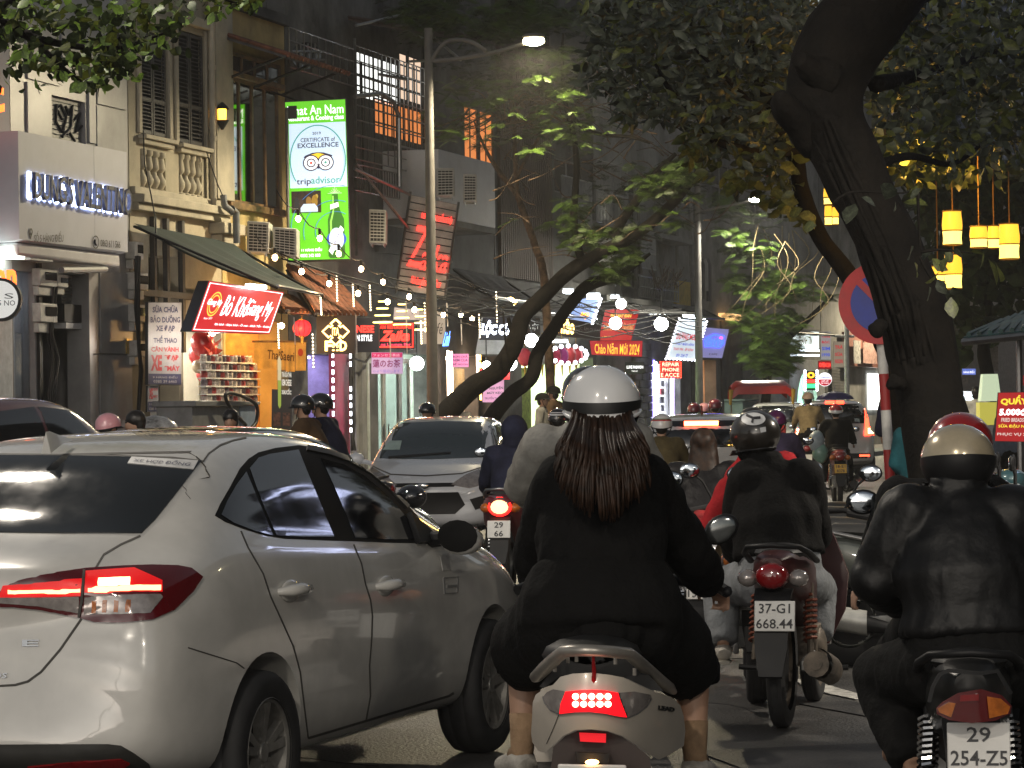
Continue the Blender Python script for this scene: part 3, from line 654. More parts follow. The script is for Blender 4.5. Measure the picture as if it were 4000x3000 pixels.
for r_, c_ in (((3335, 1330, 3362, 1420), (.5, .48, .45)), ((3372, 1340, 3425, 1420), (.4, .25, .22))): corbox(h10, r_, .5, 'bottle_poster', M('poster_%d' % r_[0], c_, .5, var=.4, scale=9), .02)
for i in range(14): t0, z0, t1, z1 = pr(3250, 1440, 3310, 1600, .1); m = MB(); z = z0+(z1-z0)*i/14; m.fbox(t0, t1, .002, .1, z+.02, z+(z1-z0)/14); m.build('shutter_slat', DARKW2, h10, smooth=0)
corbox(h11, (3395, 1460, 3460, 1600), .1, 'bright_doorway', EM('doorway_glow', (.95, 1, .95), 3.2), .05)
# houses along the right side of the street, outside the picture; the sedan's windows mirror them
hq_ = thing('side_house', 'long dark house row along the right pavement outside the picture', 'building', V((10, 2, 0))); m = MB()
a_ = V((10, 2, 0)); m.obox(a_, U*62, V((U.y, -U.x, 0))*6, V((0, 0, 16))); m.build('wall', DARKW2, hq_)
for k in range(14):
    p = a_+U*(1.5+4.3*k)-V((U.y, -U.x, 0))*.04; m = MB(); m.obox(p+V((0, 0, 5.2)), U*1.4, V((U.y, -U.x, 0))*.03, V((0, 0, 1.7))); m.build('window', NIGHTGL, hq_)
# right side of the street: a dim house front closes the view behind the stalls
hr = thing('corner_house', 'dim grey house far off on the right behind the hanging lanterns', 'building', P(4150, 1650, 120))
m = MB(); p = P(3760, 1700, 128); m.obox(V((p.x+5, p.y, 0)), V((40, -6, 0)), V((3, 12, 0)), V((0, 0, 18))); m.build('wall', DARKW, hr)
m = MB(); m.obox(V((p.x+4.6, p.y-.4, 18.01)), V((40.6, -6, 0)), V((3, 12.6, 0)), V((0, 0, .3))); m.build('roof', DARKW2, hr)

# ================================================================ air conditioners
for y0, pts, out, lb in ((0, [(966, 862), (1052, 868), (1050, 990), (964, 985)], .5, 'air conditioner over the awning, left one under the wooden window'), (0, [(1066, 886), (1160, 893), (1160, 1005), (1066, 990)], .9, 'air conditioner over the awning, next to the green lit sign'),
                          (0, [(1441, 817), (1508, 820), (1506, 950), (1441, 948)], 1.0, 'air conditioner below the iron cage beside the slatted sign'), (0, [(1704, 656), (1775, 656), (1775, 765), (1706, 768)], 1.5, 'air conditioner on the white balcony box, left one'),
                          (0, [(1810, 678), (1862, 680), (1862, 786), (1810, 788)], 1.9, 'air conditioner on the white balcony box, right one')):
    Y = W((pts[0][0]+pts[1][0])/2, pts[0][1], out).y; ac_unit(PQ(pts, Y), lb)
# ================================================================ signs
WHT = EM('sign_white', (1, 1, 1), 1.6); SRED = EM('sign_red_glow', (1, .012, .03), .75); NRED = EM('neon_red', (1, .03, .02), 3.2); NYEL = EM('neon_yellow', (1, .62, .18), 4.5); NORA = EM('neon_orange', (1, .36, .02), 3)
NBLU = EM('neon_blue', (.03, .06, 1), 4); SYEL = EM('sign_yellow', (1, .75, .1), .9); GREEN = EM('sign_green', (.13, .62, .012), .78); PALEB = EM('sign_pale_blue', (.62, .78, .95), .82)
DKB = M('sign_dark_brown', (.03, .018, .014), .45); DKN = M('sign_dark_navy', (.012, .012, .03), .4); BRD = M('sign_frame_black', (.015, .015, .015), .5)
SPRW = M('printed_white', (.36, .36, .365), .5, var=.06); SPRN = M('printed_navy', (.012, .018, .09), .5); SPRR = M('printed_red', (.5, .02, .03), .5)
def sign(name, label, q, face, th=.08, frame=BRD, cat='sign', group=None):
    s = thing(name, label, cat, q[3].copy(), group=group)
    m = MB(); qbox(q, th, m); m.build('board', frame, s, smooth=0)
    m = MB(); qrect(q, (.008, .008, .992, .992), .004, .003, m); m.build('face', face, s, smooth=0); return s
Yt = W(1240, 700, .9).y
# tall green light box of the restaurant
q = PQ([(1112, 395), (1350, 383), (1368, 1016), (1126, 1022)], Yt)
s = sign('light_box_sign', 'tall green lit restaurant sign with an owl face and a green bottle', q, GREEN, .22)
m = MB(); qrect(q, (.06, .145, .985, .545), .008, .003, m); m.build('white_panel', PALEB, s, smooth=0)
qtext(q, (.04, .035, .96, .092), 'Nhat An Nam', WHT, s, .012, bold=.0); qtext(q, (.04, .098, .96, .137), 'Restaurant & Cooking class', WHT, s, .012, bold=.01)
TXN = EM('sign_navy', (.05, .04, .12), .25); TXG = EM('sign_teal', (.10, .42, .34), .6); OWY = EM('owl_yellow', (1, .62, .03), .9); TXW = EM('sign_plain_white', (1, 1, 1), 1)
qtext(q, (.44, .20, .58, .218), '2019', TXN, s, .013, bold=.02); qtext(q, (.245, .236, .81, .262), 'CERTIFICATE of', TXN, s, .013, bold=.015); qtext(q, (.195, .268, .865, .298), 'EXCELLENCE', TXN, s, .013, bold=.02)
m = MB(); qline(q, [(.52+.46*math.cos(a)*.98, .375+.215*math.sin(a)) for a in [math.pi*(.80+1.42*i/40) for i in range(41)]], .012, .012, m); m.build('ring', TXG, s)
qtext(q, (.165, .488, .40, .535), 'trip', TXN, s, .013, bold=.01); qtext(q, (.40, .477, .87, .522), 'advisor', TXG, s, .013, bold=.01)
m = MB(); qpoly(q, [(.29, .355), (.32, .345), (.43, .33), (.52, .327), (.62, .33), (.72, .343), (.76, .35), (.72, .372), (.6, .41), (.53, .43), (.45, .41), (.33, .375)], .011, m); m.build('owl_brow', TXN, s)
m = MB(); qpoly(q, [(.40, .343), (.52, .331), (.64, .343), (.53, .405)], .013, m); m.build('owl_forehead', OWY, s)
for u in (.41, .645):
    for r_, mt, of in ((.135, TXN, .014), (.115, TXW, .016), (.075, TXN, .018), (.055, TXW, .020), (.022, EM('owl_red', (.8, .08, .03), .7) if u < .5 else TXG, .022)):
        m = MB(); qdisc(q, u, .392, r_, r_*.37, of, m, 24); m.build('owl_eye', mt, s)
m = MB(); qpoly(q, [(.505, .40), (.555, .40), (.53, .43)], .017, m); m.build('owl_beak', TXN, s)
LBL = EM('line_blue', (.06, .25, .75), .5)
for r_, c_ in ((.33, (.78, .82)), (.52, (.78, .82)), (.72, (.78, .80))):
    m = MB(); qline(q, [(c_[0]-r_*math.cos(a), c_[1]-r_*.37*math.sin(a)) for a in [math.pi*(-.08+.75*i/24) for i in range(25)] if 0.03 < c_[0]-r_*math.cos(a) < .97 and c_[1]-r_*.37*math.sin(a) < .99], .006, .007, m); m.build('blue_ring', LBL, s)
m = MB(); qrect(q, (.075, .565, .555, .70), .010, .003, m); ph = m.build('photo_print', M('photo_dark', (.05, .025, .012), .4, var=.5, scale=14), s, smooth=0)
for k, (u, v, w_, h_, c_) in enumerate(((.12, .60, .08, .09, (.02, .02, .02)), (.2, .61, .07, .07, (.05, .03, .02)), (.31, .60, .09, .06, (.3, .16, .03)), (.40, .59, .1, .08, (.35, .2, .02)), (.46, .585, .05, .03, (.5, .35, .05)))):
    m = MB(); qdisc(q, u+w_/2, v+h_/2, w_/2, h_/2, .012, m, 14); MB_child(m, 'figure', EM('photo_tone_%d' % k, c_, .6), ph)
m = MB(); qpoly(q, [(.22, .67), (.27, .645), (.45, .645), (.5, .67), (.5, .695), (.22, .695)], .014, m); MB_child(m, 'table', EM('photo_table', (.6, .75, .95), .7), ph)
BOT = EM('bottle_green', (.03, .17, .008), .6)
m = MB(); qpoly(q, [(.735, .59), (.83, .59), (.835, .65), (.86, .69), (.92, .745), (.925, .97), (.90, .985), (.68, .985), (.655, .97), (.66, .745), (.71, .69), (.735, .65)], .010, m); bt = m.build('bottle_print', BOT, s)
m = MB(); qpoly(q, [(.735, .60), (.76, .60), (.76, .70), (.72, .76), (.72, .95), (.69, .95), (.69, .76), (.74, .69)], .012, m); MB_child(m, 'highlight', EM('bottle_light', (.3, .75, .1), .8), bt)
m = MB(); qpoly(q, [(.70, .655), (.83, .64), (.84, .668), (.70, .685)], .012, m); MB_child(m, 'neck_label', TXW, bt)
m = MB(); qdisc(q, .79, .868, .16, .05, .013, m); MB_child(m, 'oval_label', EM('label_blue', (.03, .1, .6), .7), bt)
m = MB(); qdisc(q, .79, .868, .12, .07, .015, m); MB_child(m, 'round_label', PALEB, bt)
a = [bl(q, .66, .94), bl(q, .86, .785), bl(q, .915, .81), bl(q, .715, .965)]
m = MB(); m.prism([p+qn(q)*.019 for p in a], -qn(q)*.003); MB_child(m, 'band', TXW, bt)
qtext(a, (.04, .2, .96, .8), 'TUBORG', EM('label_navy', (.03, .05, .3), .5), s, .024, bold=.0)
m = MB()
for k in range(9): qline(q, [(.78, .585), (.78+.1*(k-4)/3.5, .545+.01*abs(k-4))], .006, .009, m)
m.build('splash', EM('splash', (.5, .8, .4), .8), s)
qtext(q, (.22, .915, .55, .94), '11 HÀNG ĐIẾU', WHT, s, .012, bold=.02); qtext(q, (.20, .955, .52, .975), '0832 242 088', WHT, s, .012, bold=.01)
m = MB(); qrect(q, (.06, .035, .2, .115), .09, .05, m); m.build('clamp_plate', BRD, s)
for u in (.2, .8): m = MB(); p = bl(q, u, 0); m.tube([p, p+V((-.6, .4, .25))], .02, 5); m.build('bracket', BRD, s)
# red beef-jerky shop sign, leaning out under the awning
q = WQ([(815, 1096), (1110, 1141), (1053, 1305), (745, 1295)], 1.6)
s = sign('red_shop_sign', 'red lit shop sign with white script leaning out under the green awning', q, EM('sign_red_face', (.72, .005, .02), .72), .18)
for r_ in ((.02, .035, .98, .05), (.02, .95, .98, .965), (.02, .05, .027, .95), (.973, .05, .98, .95)): m = MB(); qrect(q, r_, .01, .004, m); m.build('neon_border', WHT, s, smooth=0)
qtext(q, (.27, .23, .60, .66), 'Bò Khô', EM('sign_white_hot', (1, 1, 1), 2.2), s, .012, .0, .35, .0); qtext(q, (.58, .26, .92, .72), 'Giang My', EM('sign_white_hot', (1, 1, 1), 2.2), s, .012, .0, .35, .0)
m = MB(); qdisc(q, .16, .44, .075, .25, .01, m, inner=.88); qdisc(q, .16, .44, .055, .19, .01, m, inner=.86); m.build('crest_ring', SYEL, s); qtext(q, (.07, .34, .25, .5), 'Giang My', WHT, s, .014, .0, .3, .02)
qtext(q, (.09, .71, .19, .75), 'Since 1977', WHT, s, .012); qtext(q, (.25, .80, .96, .87), 'Bò khô - Mực khô - Ô mai - Mứt Tết - Rượu', WHT, s, .012, bold=.02)
m = MB(); a = bl(q, .55, .03); m.obox(a-U*.35+N*.05, U*.7, N*.08, V((0, 0, .06))); m.build('sign_lamp', EM('sign_lamp', (1, .95, .9), 12), s)
# bicycle repair board
q = WQ([(578, 1180), (710, 1180), (708, 1505), (578, 1503)], .55)
s = sign('repair_board', 'tall white bicycle repair board with navy and red capitals', q, SPRW, .05)
for i, (tx, u0, u1) in enumerate((('SỬA CHỮA', .12, .88), ('BẢO DƯỠNG', .06, .94), ('XE ĐẠP', .22, .78), ('THỂ THAO', .15, .85))): qtext(q, (u0, .055+.122*i-.02, u1, .055+.122*i+.072), tx, SPRN, s, .008, bold=.035)
qtext(q, (.08, .53, .9, .60), 'CÂN VÀNH', SPRR, s, .008, bold=.03); qtext(q, (.07, .64, .40, .83), 'XE', SPRR, s, .008, bold=.05); qtext(q, (.47, .635, .90, .715), '*ĐẠP', SPRR, s, .008, bold=.04); qtext(q, (.47, .755, .94, .83), '*MÁY', SPRR, s, .008, bold=.04)
m = MB(); qrect(q, (0.01, .865, .99, .99), .006, .003, m); m.build('navy_band', SPRN, s, smooth=0)
qtext(q, (.12, .885, .86, .92), '9 HÀNG ĐIẾU', SPRW, s, .012, bold=.02); qtext(q, (.14, .94, .84, .975), '0385 39 6460', SPRW, s, .012, bold=.02)
q = WQ([(577, 1507), (618, 1507), (618, 1610), (575, 1610)], .5); s = sign('small_repair_board', 'small lower repair board under the tall bicycle repair board', q, SPRW, .03)
qtext(q, (.1, .1, .45, .5), 'XE', SPRR, s, .008, bold=.05); qtext(q, (.5, .08, .92, .22), 'ĐẠP', SPRR, s, .008, bold=.03); qtext(q, (.5, .32, .92, .46), 'MÁY', SPRR, s, .008, bold=.03)
m = MB(); qrect(q, (0.03, .6, .97, .97), .006, .003, m); m.build('navy_band', SPRN, s, smooth=0); qtext(q, (.1, .64, .9, .75), '9 HÀNG', SPRW, s, .012, bold=.02); qtext(q, (.1, .82, .9, .92), '0385 39', SPRW, s, .012, bold=.02)
# row of signs that face up the street
def psign(name, label, pts, out, face, th=.1, frame=BRD, **k):
    Y = W(sum(p[0] for p in pts)/4, pts[0][1], out).y; q = PQ(pts, Y); return sign(name, label, q, face, th, frame, **k), q
s, q = psign('food_sign', 'dark brown square sign with a glowing yellow diamond cross', rectpx(1236, 1232, 1387, 1382), 1.6, DKB)
m = MB(); D = [(.5, .10), (.63, .22), (.58, .27), (.63, .31), (.68, .27), (.84, .42), (.68, .58), (.63, .53), (.58, .58), (.64, .64), (.5, .77), (.36, .64), (.42, .58), (.37, .53), (.32, .58), (.16, .42), (.32, .27), (.37, .31), (.42, .27), (.37, .22), (.5, .10)]
qline(q, D, .018, .02, m); m.build('neon_outline', NYEL, s); qtext(q, (.41, .32, .59, .52), 'ITA', NYEL, s, .02, .02, bold=.02); qtext(q, (.22, .66, .40, .93), 'F', NYEL, s, .02, .02, bold=.04); qtext(q, (.60, .66, .79, .93), 'D', NYEL, s, .02, .02, bold=.04)
for u in (.44, .545): m = MB(); qdisc(q, u, .80, .03, .045, .02, m, inner=.5); qline(q, [(u-.03, .91), (u+.03, .91)], .012, .02, m); m.build('neon_letter', NYEL, s)
s, q = psign('style_sign', 'black sign reading NESE in red over STYLE in white', rectpx(1393, 1240, 1480, 1376), 1.9, DKN)
qtext(q, (.0, .23, .78, .44), 'NESE', NRED, s, .02, .01, bold=.03); qtext(q, (.0, .50, .70, .68), 'N STYLE', WHT, s, .02, .01, bold=.03)
s, q = psign('lounge_sign', 'navy lounge bar sign with red neon border and script', rectpx(1484, 1260, 1619, 1364), 2.3, DKN)
m = MB(); qline(q, [(.0, .05), (.95, .05), (.95, .92), (.0, .92)], .014, .02, m); m.build('neon_border', NRED, s)
qtext(q, (-.0, .10, .93, .24), 'AN RESTAURANT', NRED, s, .02, bold=.01); qtext(q, (.0, .30, .86, .70), 'Zaika', NRED, s, .02, .03, .35, .04); qtext(q, (.03, .77, .9, .9), 'ng Lounge Bar', EM('neon_magenta', (1, .05, .12), 1.6), s, .02, bold=.015)
s, q = psign('tea_sign', 'lilac tea shop sign with Japanese characters', rectpx(1450, 1376, 1574, 1461), 1.7, EM('sign_lilac', (.62, .45, .75), .42), .05)
m = MB(); qrect(q, (.02, .02, .98, .24), .007, .003, m); m.build('red_band', EM('sign_crimson', (.6, .03, .16), .55), s, smooth=0)
qtext(q, (.06, .07, .9, .2), 'フォンセン茶店', EM('sign_pink', (.9, .6, .8), .6), s, .012); qtext(q, (.05, .33, .92, .70), '蓮のお茶', EM('sign_plum', (.22, .015, .12), .5), s, .012, bold=.015); qtext(q, (.06, .79, .9, .93), '心より歓迎します', EM('sign_violet', (.25, .15, .6), .5), s, .012)
q = PQ([(1602, 760), (1790, 800), (1738, 1160), (1548, 1135)], W(1690, 950, 1.2).y)
s = thing('slatted_sign', 'leaning grey slatted board with red glowing restaurant script', 'sign', q[3].copy()); m = MB(); qbox(q, .06, m); m.build('backing', BRD, s, smooth=0)
SLT = M('slat_grey', (.55, .49, .44), .6, var=.2, scale=3)
for i in range(13): m = MB(); qrect(q, (0, i/13+.004, 1, (i+1)/13-.008), .035, .03, m); m.build('slat', SLT, s, bevel=.006)
m = MB()
for u in (0, 1): m.tube([bl(q, u, -.03)+qn(q)*.02, bl(q, u, 1.03)+qn(q)*.02], .03, 6)
m.build('edge_tube', STEEL, s)
qtext(q, (.30, .13, .92, .23), 'NHÀ HÀNG ẤN ĐỘ', NRED, s, .06, .03, bold=.01); qtext(q, (.14, .30, .50, .73), 'Z', NRED, s, .07, 0, .3); qtext(q, (.40, .47, .95, .75), 'aika', NRED, s, .07, 0, .3); qtext(q, (.28, .83, .88, .94), 'Dining Lounge Bar', NRED, s, .06, .03, bold=.0)
m = MB(); m.tube([bl(q, .1, .66)+qn(q)*.12, bl(q, 1.05, .62)+qn(q)*.12], .025, 6); m.build('rail', STEEL, s)
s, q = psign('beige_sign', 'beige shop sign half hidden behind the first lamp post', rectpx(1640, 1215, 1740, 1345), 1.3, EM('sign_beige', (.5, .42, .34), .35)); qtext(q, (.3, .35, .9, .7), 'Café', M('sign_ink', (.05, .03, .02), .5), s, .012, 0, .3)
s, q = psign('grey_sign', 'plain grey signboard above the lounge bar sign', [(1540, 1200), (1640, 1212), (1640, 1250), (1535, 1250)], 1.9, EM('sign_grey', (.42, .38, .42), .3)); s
s, q = psign('blue_neon_sign', 'narrow blue neon script sign beyond the lamp post', [(1738, 1295), (1762, 1290), (1752, 1355), (1728, 1355)], 1.6, DKN); qtext(q, (0, .05, 1, .95), 'Linh', EM('neon_light_blue', (.1, .3, 1), 5), s, .03, .02, .3, .02)
s, q = psign('pink_sign', 'small pink lit sign between two columns of lamps', rectpx(1766, 1382, 1831, 1434), .9, EM('sign_hot_pink', (.85, .25, .45), .75))
for k in range(3): qtext(q, (.06, .1+.28*k, .94, .3+.28*k), ('BÚN CHẢ', 'NEM CUA', 'BỂ NGON')[k], EM('sign_plum', (.22, .015, .12), .5), s, .012, bold=.02)
s, q = psign('arrow_sign', 'red sign with glowing arrows behind the leaning trunk', rectpx(1872, 1442, 1992, 1482), 1.5, EM('sign_red_lit', (.9, .01, .01), 1.3))
for u in (.06, .76): m = MB(); qpoly(q, [(u, .2), (u+.17, .5), (u+.04, .9), (u+.06, .5)], .012, m); m.build('arrow', NRED if 0 else EM('arrow_white', (1, .7, .7), 5), s)
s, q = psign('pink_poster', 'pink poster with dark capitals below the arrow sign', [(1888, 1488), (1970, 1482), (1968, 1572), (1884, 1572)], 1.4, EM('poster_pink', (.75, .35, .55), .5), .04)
for k, tx in enumerate(('NGUYÊN', 'MỨT KẸO', 'TRUYỀN THỐNG')): qtext(q, (.3-.1*k, .28+.22*k, .95, .42+.22*k), tx, EM('sign_plum', (.22, .015, .12), .5) if k == 2 else INK, s, .012, bold=.02)
s, q = psign('glare_sign', 'black fascia with glaring white letters left of the trunk', [(1880, 1235), (2018, 1240), (2010, 1385), (1856, 1385)], 1.0, M('sign_white_panel', (.6, .62, .64), .4)); m = MB(); qrect(q, (.05, 0, 1, .62), .01, .004, m); m.build('dark_upper', DKN, s); qtext(q, (.07, .1, .98, .55), 'LỘC CÚC', EM('sign_glare', (.85, .92, 1), 9), s, .03, .03, bold=.05)
s, q = psign('viet_sign', 'dark fascia with pale serif capitals between two trunks', rectpx(2020, 1235, 2110, 1310), 1.0, DKB); qtext(q, (.0, .3, .95, .75), 'CỐC VIỆT', EM('sign_bone', (.7, .72, .68), .8), s, .012)
q = PQ([(2155, 1235), (2345, 1262), (2345, 1330), (2160, 1310)], W(2250, 1280, 1.8).y); s = sign('awning_sign', 'brown awning board with yellow glowing letters right of the trunk', q, DKB); qtext(q, (.08, -.1, .46, .85), 'Thảo', NYEL, s, .02, .02, .2, .04); qtext(q, (.5, .25, .98, .6), 'LỘC ẨM QUÁN', M('dim_letter', (.25, .23, .2), .5), s, .02)
q = PQ([(2258, 1160), (2345, 1168), (2312, 1262), (2215, 1245)], W(2290, 1200, 2.2).y); s = sign('tilted_light_box', 'tilted blue white light box edged with bright lamps', q, EM('sign_ice', (.4, .55, .95), .6)); qtext(q, (.2, .3, .8, .5), 'MIXUE', DKN, s, .012); qtext(q, (.45, .6, .8, .9), 'Mỳ', NORA, s, .012, bold=.03)
for k in range(9): m = MB(); m.sphere(bl(q, 1.02, k/8)+qn(q)*.05, .034, 8, 6); m.build('edge_lamp', LEDW, s)
for k, (pts, out) in enumerate(((rectpx(2198, 1135, 2242, 1147), 2.), (rectpx(2292, 1152, 2345, 1168), 2.4), (rectpx(2136, 1333, 2220, 1338), 1.2), (rectpx(2385, 1158, 2420, 1164), 2.2))):
    a = thing('tube_light', ('bright tube light high over the tilted light box', 'bright tube light along the top of the tilted light box', 'slim tube light over the lime lit shop', 'small tube light left of the white globes')[k], 'lamp', P(pts[0][0], pts[0][1], W(pts[0][0], pts[0][1], out).y), group='tube lights over the shop fronts')
    m = MB(); qq = PQ(pts, W(pts[0][0], pts[0][1], out).y); qbox(qq, .06, m); m.build('tube', EM('tube_glow', (.85, .92, 1), 14), a)
    m = MB(); m.obox(qq[0]+V((0, .05, .005)), qq[1]-qq[0], V((0, .06, 0)), V((0, 0, .05))); m.build('housing', METERW, a)
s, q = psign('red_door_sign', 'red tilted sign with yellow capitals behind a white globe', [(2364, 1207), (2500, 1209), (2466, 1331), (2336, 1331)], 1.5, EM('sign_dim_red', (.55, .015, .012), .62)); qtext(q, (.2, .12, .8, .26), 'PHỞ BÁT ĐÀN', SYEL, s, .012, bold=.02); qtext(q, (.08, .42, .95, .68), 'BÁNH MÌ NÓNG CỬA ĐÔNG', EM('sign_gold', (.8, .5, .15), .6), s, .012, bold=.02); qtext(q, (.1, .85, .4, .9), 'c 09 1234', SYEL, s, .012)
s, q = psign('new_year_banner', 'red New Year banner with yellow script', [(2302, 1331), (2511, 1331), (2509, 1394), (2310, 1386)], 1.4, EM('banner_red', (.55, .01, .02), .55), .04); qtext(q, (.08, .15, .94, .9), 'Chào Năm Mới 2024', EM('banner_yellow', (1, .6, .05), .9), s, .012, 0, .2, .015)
s, q = psign('fashion_sign', 'small black sign with white capitals under the New Year banner', rectpx(2442, 1414, 2516, 1461), 1.2, BRD); qtext(q, (.08, .3, .95, .55), 'LUXE FASHION', WHT, s, .012, bold=.02); qtext(q, (.35, .68, .65, .8), 'hanoi', WHT, s, .012)
s, q = psign('led_repair_sign', 'red dot-matrix sign reading REPAIR PHONE', rectpx(2577, 1411, 2662, 1477), 1.0, EM('led_board_red', (.55, .006, .01), .6))
for k, tx in enumerate(('REPAIR', 'PHONE', 'E ACCE')): qtext(q, (.12-.06*(k == 2), .08+.31*k, .9, .30+.31*k), tx, EM('led_text', (1, .45, .3), 3), s, .012, bold=.01)
for k in range(26):
    a = k/26*4; e = int(a); f = a-e; u, v = ((f, 0), (1, f), (1-f, 1), (0, 1-f))[e]; m = MB(); m.sphere(bl(q, .03+.94*u, .04+.92*v)+qn(q)*.02, .018, 6, 4); m.build('edge_lamp', LEDRED, s)
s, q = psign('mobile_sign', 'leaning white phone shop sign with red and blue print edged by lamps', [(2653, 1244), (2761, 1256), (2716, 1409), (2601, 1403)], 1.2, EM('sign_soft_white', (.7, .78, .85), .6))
RDT = EM('sign_text_red', (.6, .01, .03), .6); BLT = EM('sign_text_blue', (.05, .1, .6), .6)
qtext(q, (.12, .32, .95, .5), 'DƯƠNG MOBILE', RDT, s, .012, .02, bold=.03); qtext(q, (.16, .56, .8, .64), 'THAY MÀN HÌNH', BLT, s, .012, bold=.02); qtext(q, (.14, .69, .82, .77), 'THAY PIN - ÉP KÍNH', RDT, s, .012, bold=.02); qtext(q, (.3, .85, .7, .93), '091 234 77', BLT, s, .012, bold=.02)
for k in range(14):
    for u in (.0, 1.): m = MB(); m.sphere(bl(q, u, k/13)+qn(q)*.03, .026, 6, 5); m.build('edge_lamp', LEDW, s)
for k in range(9): m = MB(); m.sphere(bl(q, k/8, .99)+qn(q)*.03, .028, 6, 5); m.build('edge_lamp', LEDW, s)
m = MB(); m.obox(bl(q, .1, -.03)+qn(q)*.25, (q[1]-q[0])*.8, qn(q)*.1, V((0, 0, .08))); m.build('sign_lamp', EM('tube_glow', (.85, .92, 1), 14), s)
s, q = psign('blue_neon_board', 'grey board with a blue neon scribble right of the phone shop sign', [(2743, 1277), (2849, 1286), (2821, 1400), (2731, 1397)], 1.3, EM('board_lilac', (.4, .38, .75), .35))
m = MB()
for k in range(5): qline(q, [(.22+.14*k, .35-.03*(k % 2)), (.25+.14*k, .55), (.32+.13*k, .38), (.30+.13*k, .62)], .028, .03, m)
qline(q, [(.2, .36), (.5, .22), (.85, .26), (.9, .5), (.75, .62), (.45, .6), (.2, .62), (.15, .45), (.2, .36)], .03, .03, m); m.build('neon_script', NBLU, s)
m = MB(); qline(q, [(.72, .3), (.82, .32)], .03, .04, m); m.build('neon_heart', EM('neon_pink', (1, .05, .4), 4), s); qtext(q, (.4, .84, .75, .9), 'CAFE', INK, s, .012)
s, q = psign('white_fascia_sign', 'bright white fascia with gold capitals over the arched doorway', [(3096, 1292), (3200, 1296), (3200, 1362), (3084, 1362)], .6, EM('fascia_glow', (.85, .95, .9), .95)); qtext(q, (.27, .18, .75, .75), 'THÀNH TÍN', M('gold_letter', (.3, .16, .04), .4), s, .012, bold=.03)
for k, y in enumerate((1364, 1383)):
    m = MB(); qq = PQ([(3085, y), (3200, y+2), (3200, y+9), (3085, y+7)], q[0].y-.1); qbox(qq, .08, m); m.build('light_strip', EM('strip_ice', (.8, .9, 1), 7), s)
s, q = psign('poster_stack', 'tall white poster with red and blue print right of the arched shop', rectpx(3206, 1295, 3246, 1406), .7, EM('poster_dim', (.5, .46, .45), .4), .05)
for k, mt in enumerate((RDT, RDT, BLT, BLT)): qtext(q, (.1, .1+.22*k, .9, .22+.22*k), ('VÀNG', 'BẠC', 'SIM', '1990')[k], mt, s, .02, bold=.03)
s, q = psign('open_sign', 'red LED board below the tall poster', rectpx(3196, 1409, 3247, 1442), .9, EM('led_dark_red', (.3, .004, .008), .5)); qtext(q, (.08, .25, .92, .75), 'OPEN 24', NRED, s, .02, bold=.03)
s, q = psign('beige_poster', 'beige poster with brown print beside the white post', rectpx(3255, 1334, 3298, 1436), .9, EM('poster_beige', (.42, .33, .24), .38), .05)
for k in range(3): qtext(q, (.15, .12+.28*k, .85, .28+.28*k), ('TRÀ', 'SỮA', 'NGON')[k], RDT, s, .02, bold=.03)
s, q = psign('logo_light_sign', 'green and red LED sign with a round emblem in the arched doorway', rectpx(3144, 1449, 3191, 1524), 1.0, EM('led_black', (.01, .03, .02), .2))
m = MB(); qdisc(q, .5, .22, .3, .16, .02, m, inner=.5); m.build('emblem', NORA, s); m = MB(); qrect(q, (.15, .46, .85, .62), .02, .005, m); m.build('red_bar', NRED, s); m = MB(); qrect(q, (.1, .68, .9, .88), .02, .005, m); m.build('green_bar', EM('led_green', (.03, 1, .15), 3), s)
for k in range(10):
    for u in (0, 1): m = MB(); m.sphere(bl(q, u, k/9)+qn(q)*.05, .04, 6, 4); m.build('edge_lamp', LEDW, s)
s = thing('lottery_sign', 'round white and red lottery sign on the far shop front', 'sign', P(3222, 1482, W(3222, 1482, 1.4).y)); q = PQ(rectpx(3194, 1455, 3250, 1509), W(3222, 1482, 1.4).y)
m = MB(); qdisc(q, .5, .5, .5, .5, 0, m); m.build('board', TXW, s); m = MB(); qpoly(q, [(.5+.46*math.cos(a), .5+.46*math.sin(a)) for a in [math.pi*i/16 for i in range(17)]], .01, m); m.build('red_half', RDT, s)
qtext(q, (.15, .28, .85, .42), 'Vietlott', BLT, s, .02, bold=.02); qtext(q, (.25, .55, .75, .66), 'XỔ SỐ', TXW, s, .02, bold=.03); qtext(q, (.22, .72, .78, .83), 'TỰ CHỌN', TXW, s, .02, bold=.03)
# bright globes hung over the shop fronts
for k, (px, py, r_, out) in enumerate(((2404, 1262, .14, 2.4), (2583, 1265, .17, 2.2), (2426, 1187, .12, 2.), (2076, 1330, .14, 2.2), (1992, 1421, .14, 2.2), (1628, 1420, .13, 2.0), (1900, 1428, .09, 1.5))):
    p = P(px, py, W(px, py, out).y); a = thing('globe_lamp', ('white globe lamp before the red tilted sign', 'big white globe lamp over the phone shop', 'white globe lamp above the red tilted sign', 'white globe lamp between the two leaning trunks', 'white globe lamp right of the arrow sign', 'white globe lamp over the tea shop door', 'small white lamp over the arrow sign')[k], 'lamp', p, group='white globe lamps along the shops')
    m = MB(); m.sphere(p, r_, 12, 8); m.build('globe', EM('globe_glow', (.95, 1, .97), 36), a); m = MB(); m.tube([p+V((0, 0, r_)), p+V((0, 0, .7))], .012, 4); m.build('flex', WIRE, a)

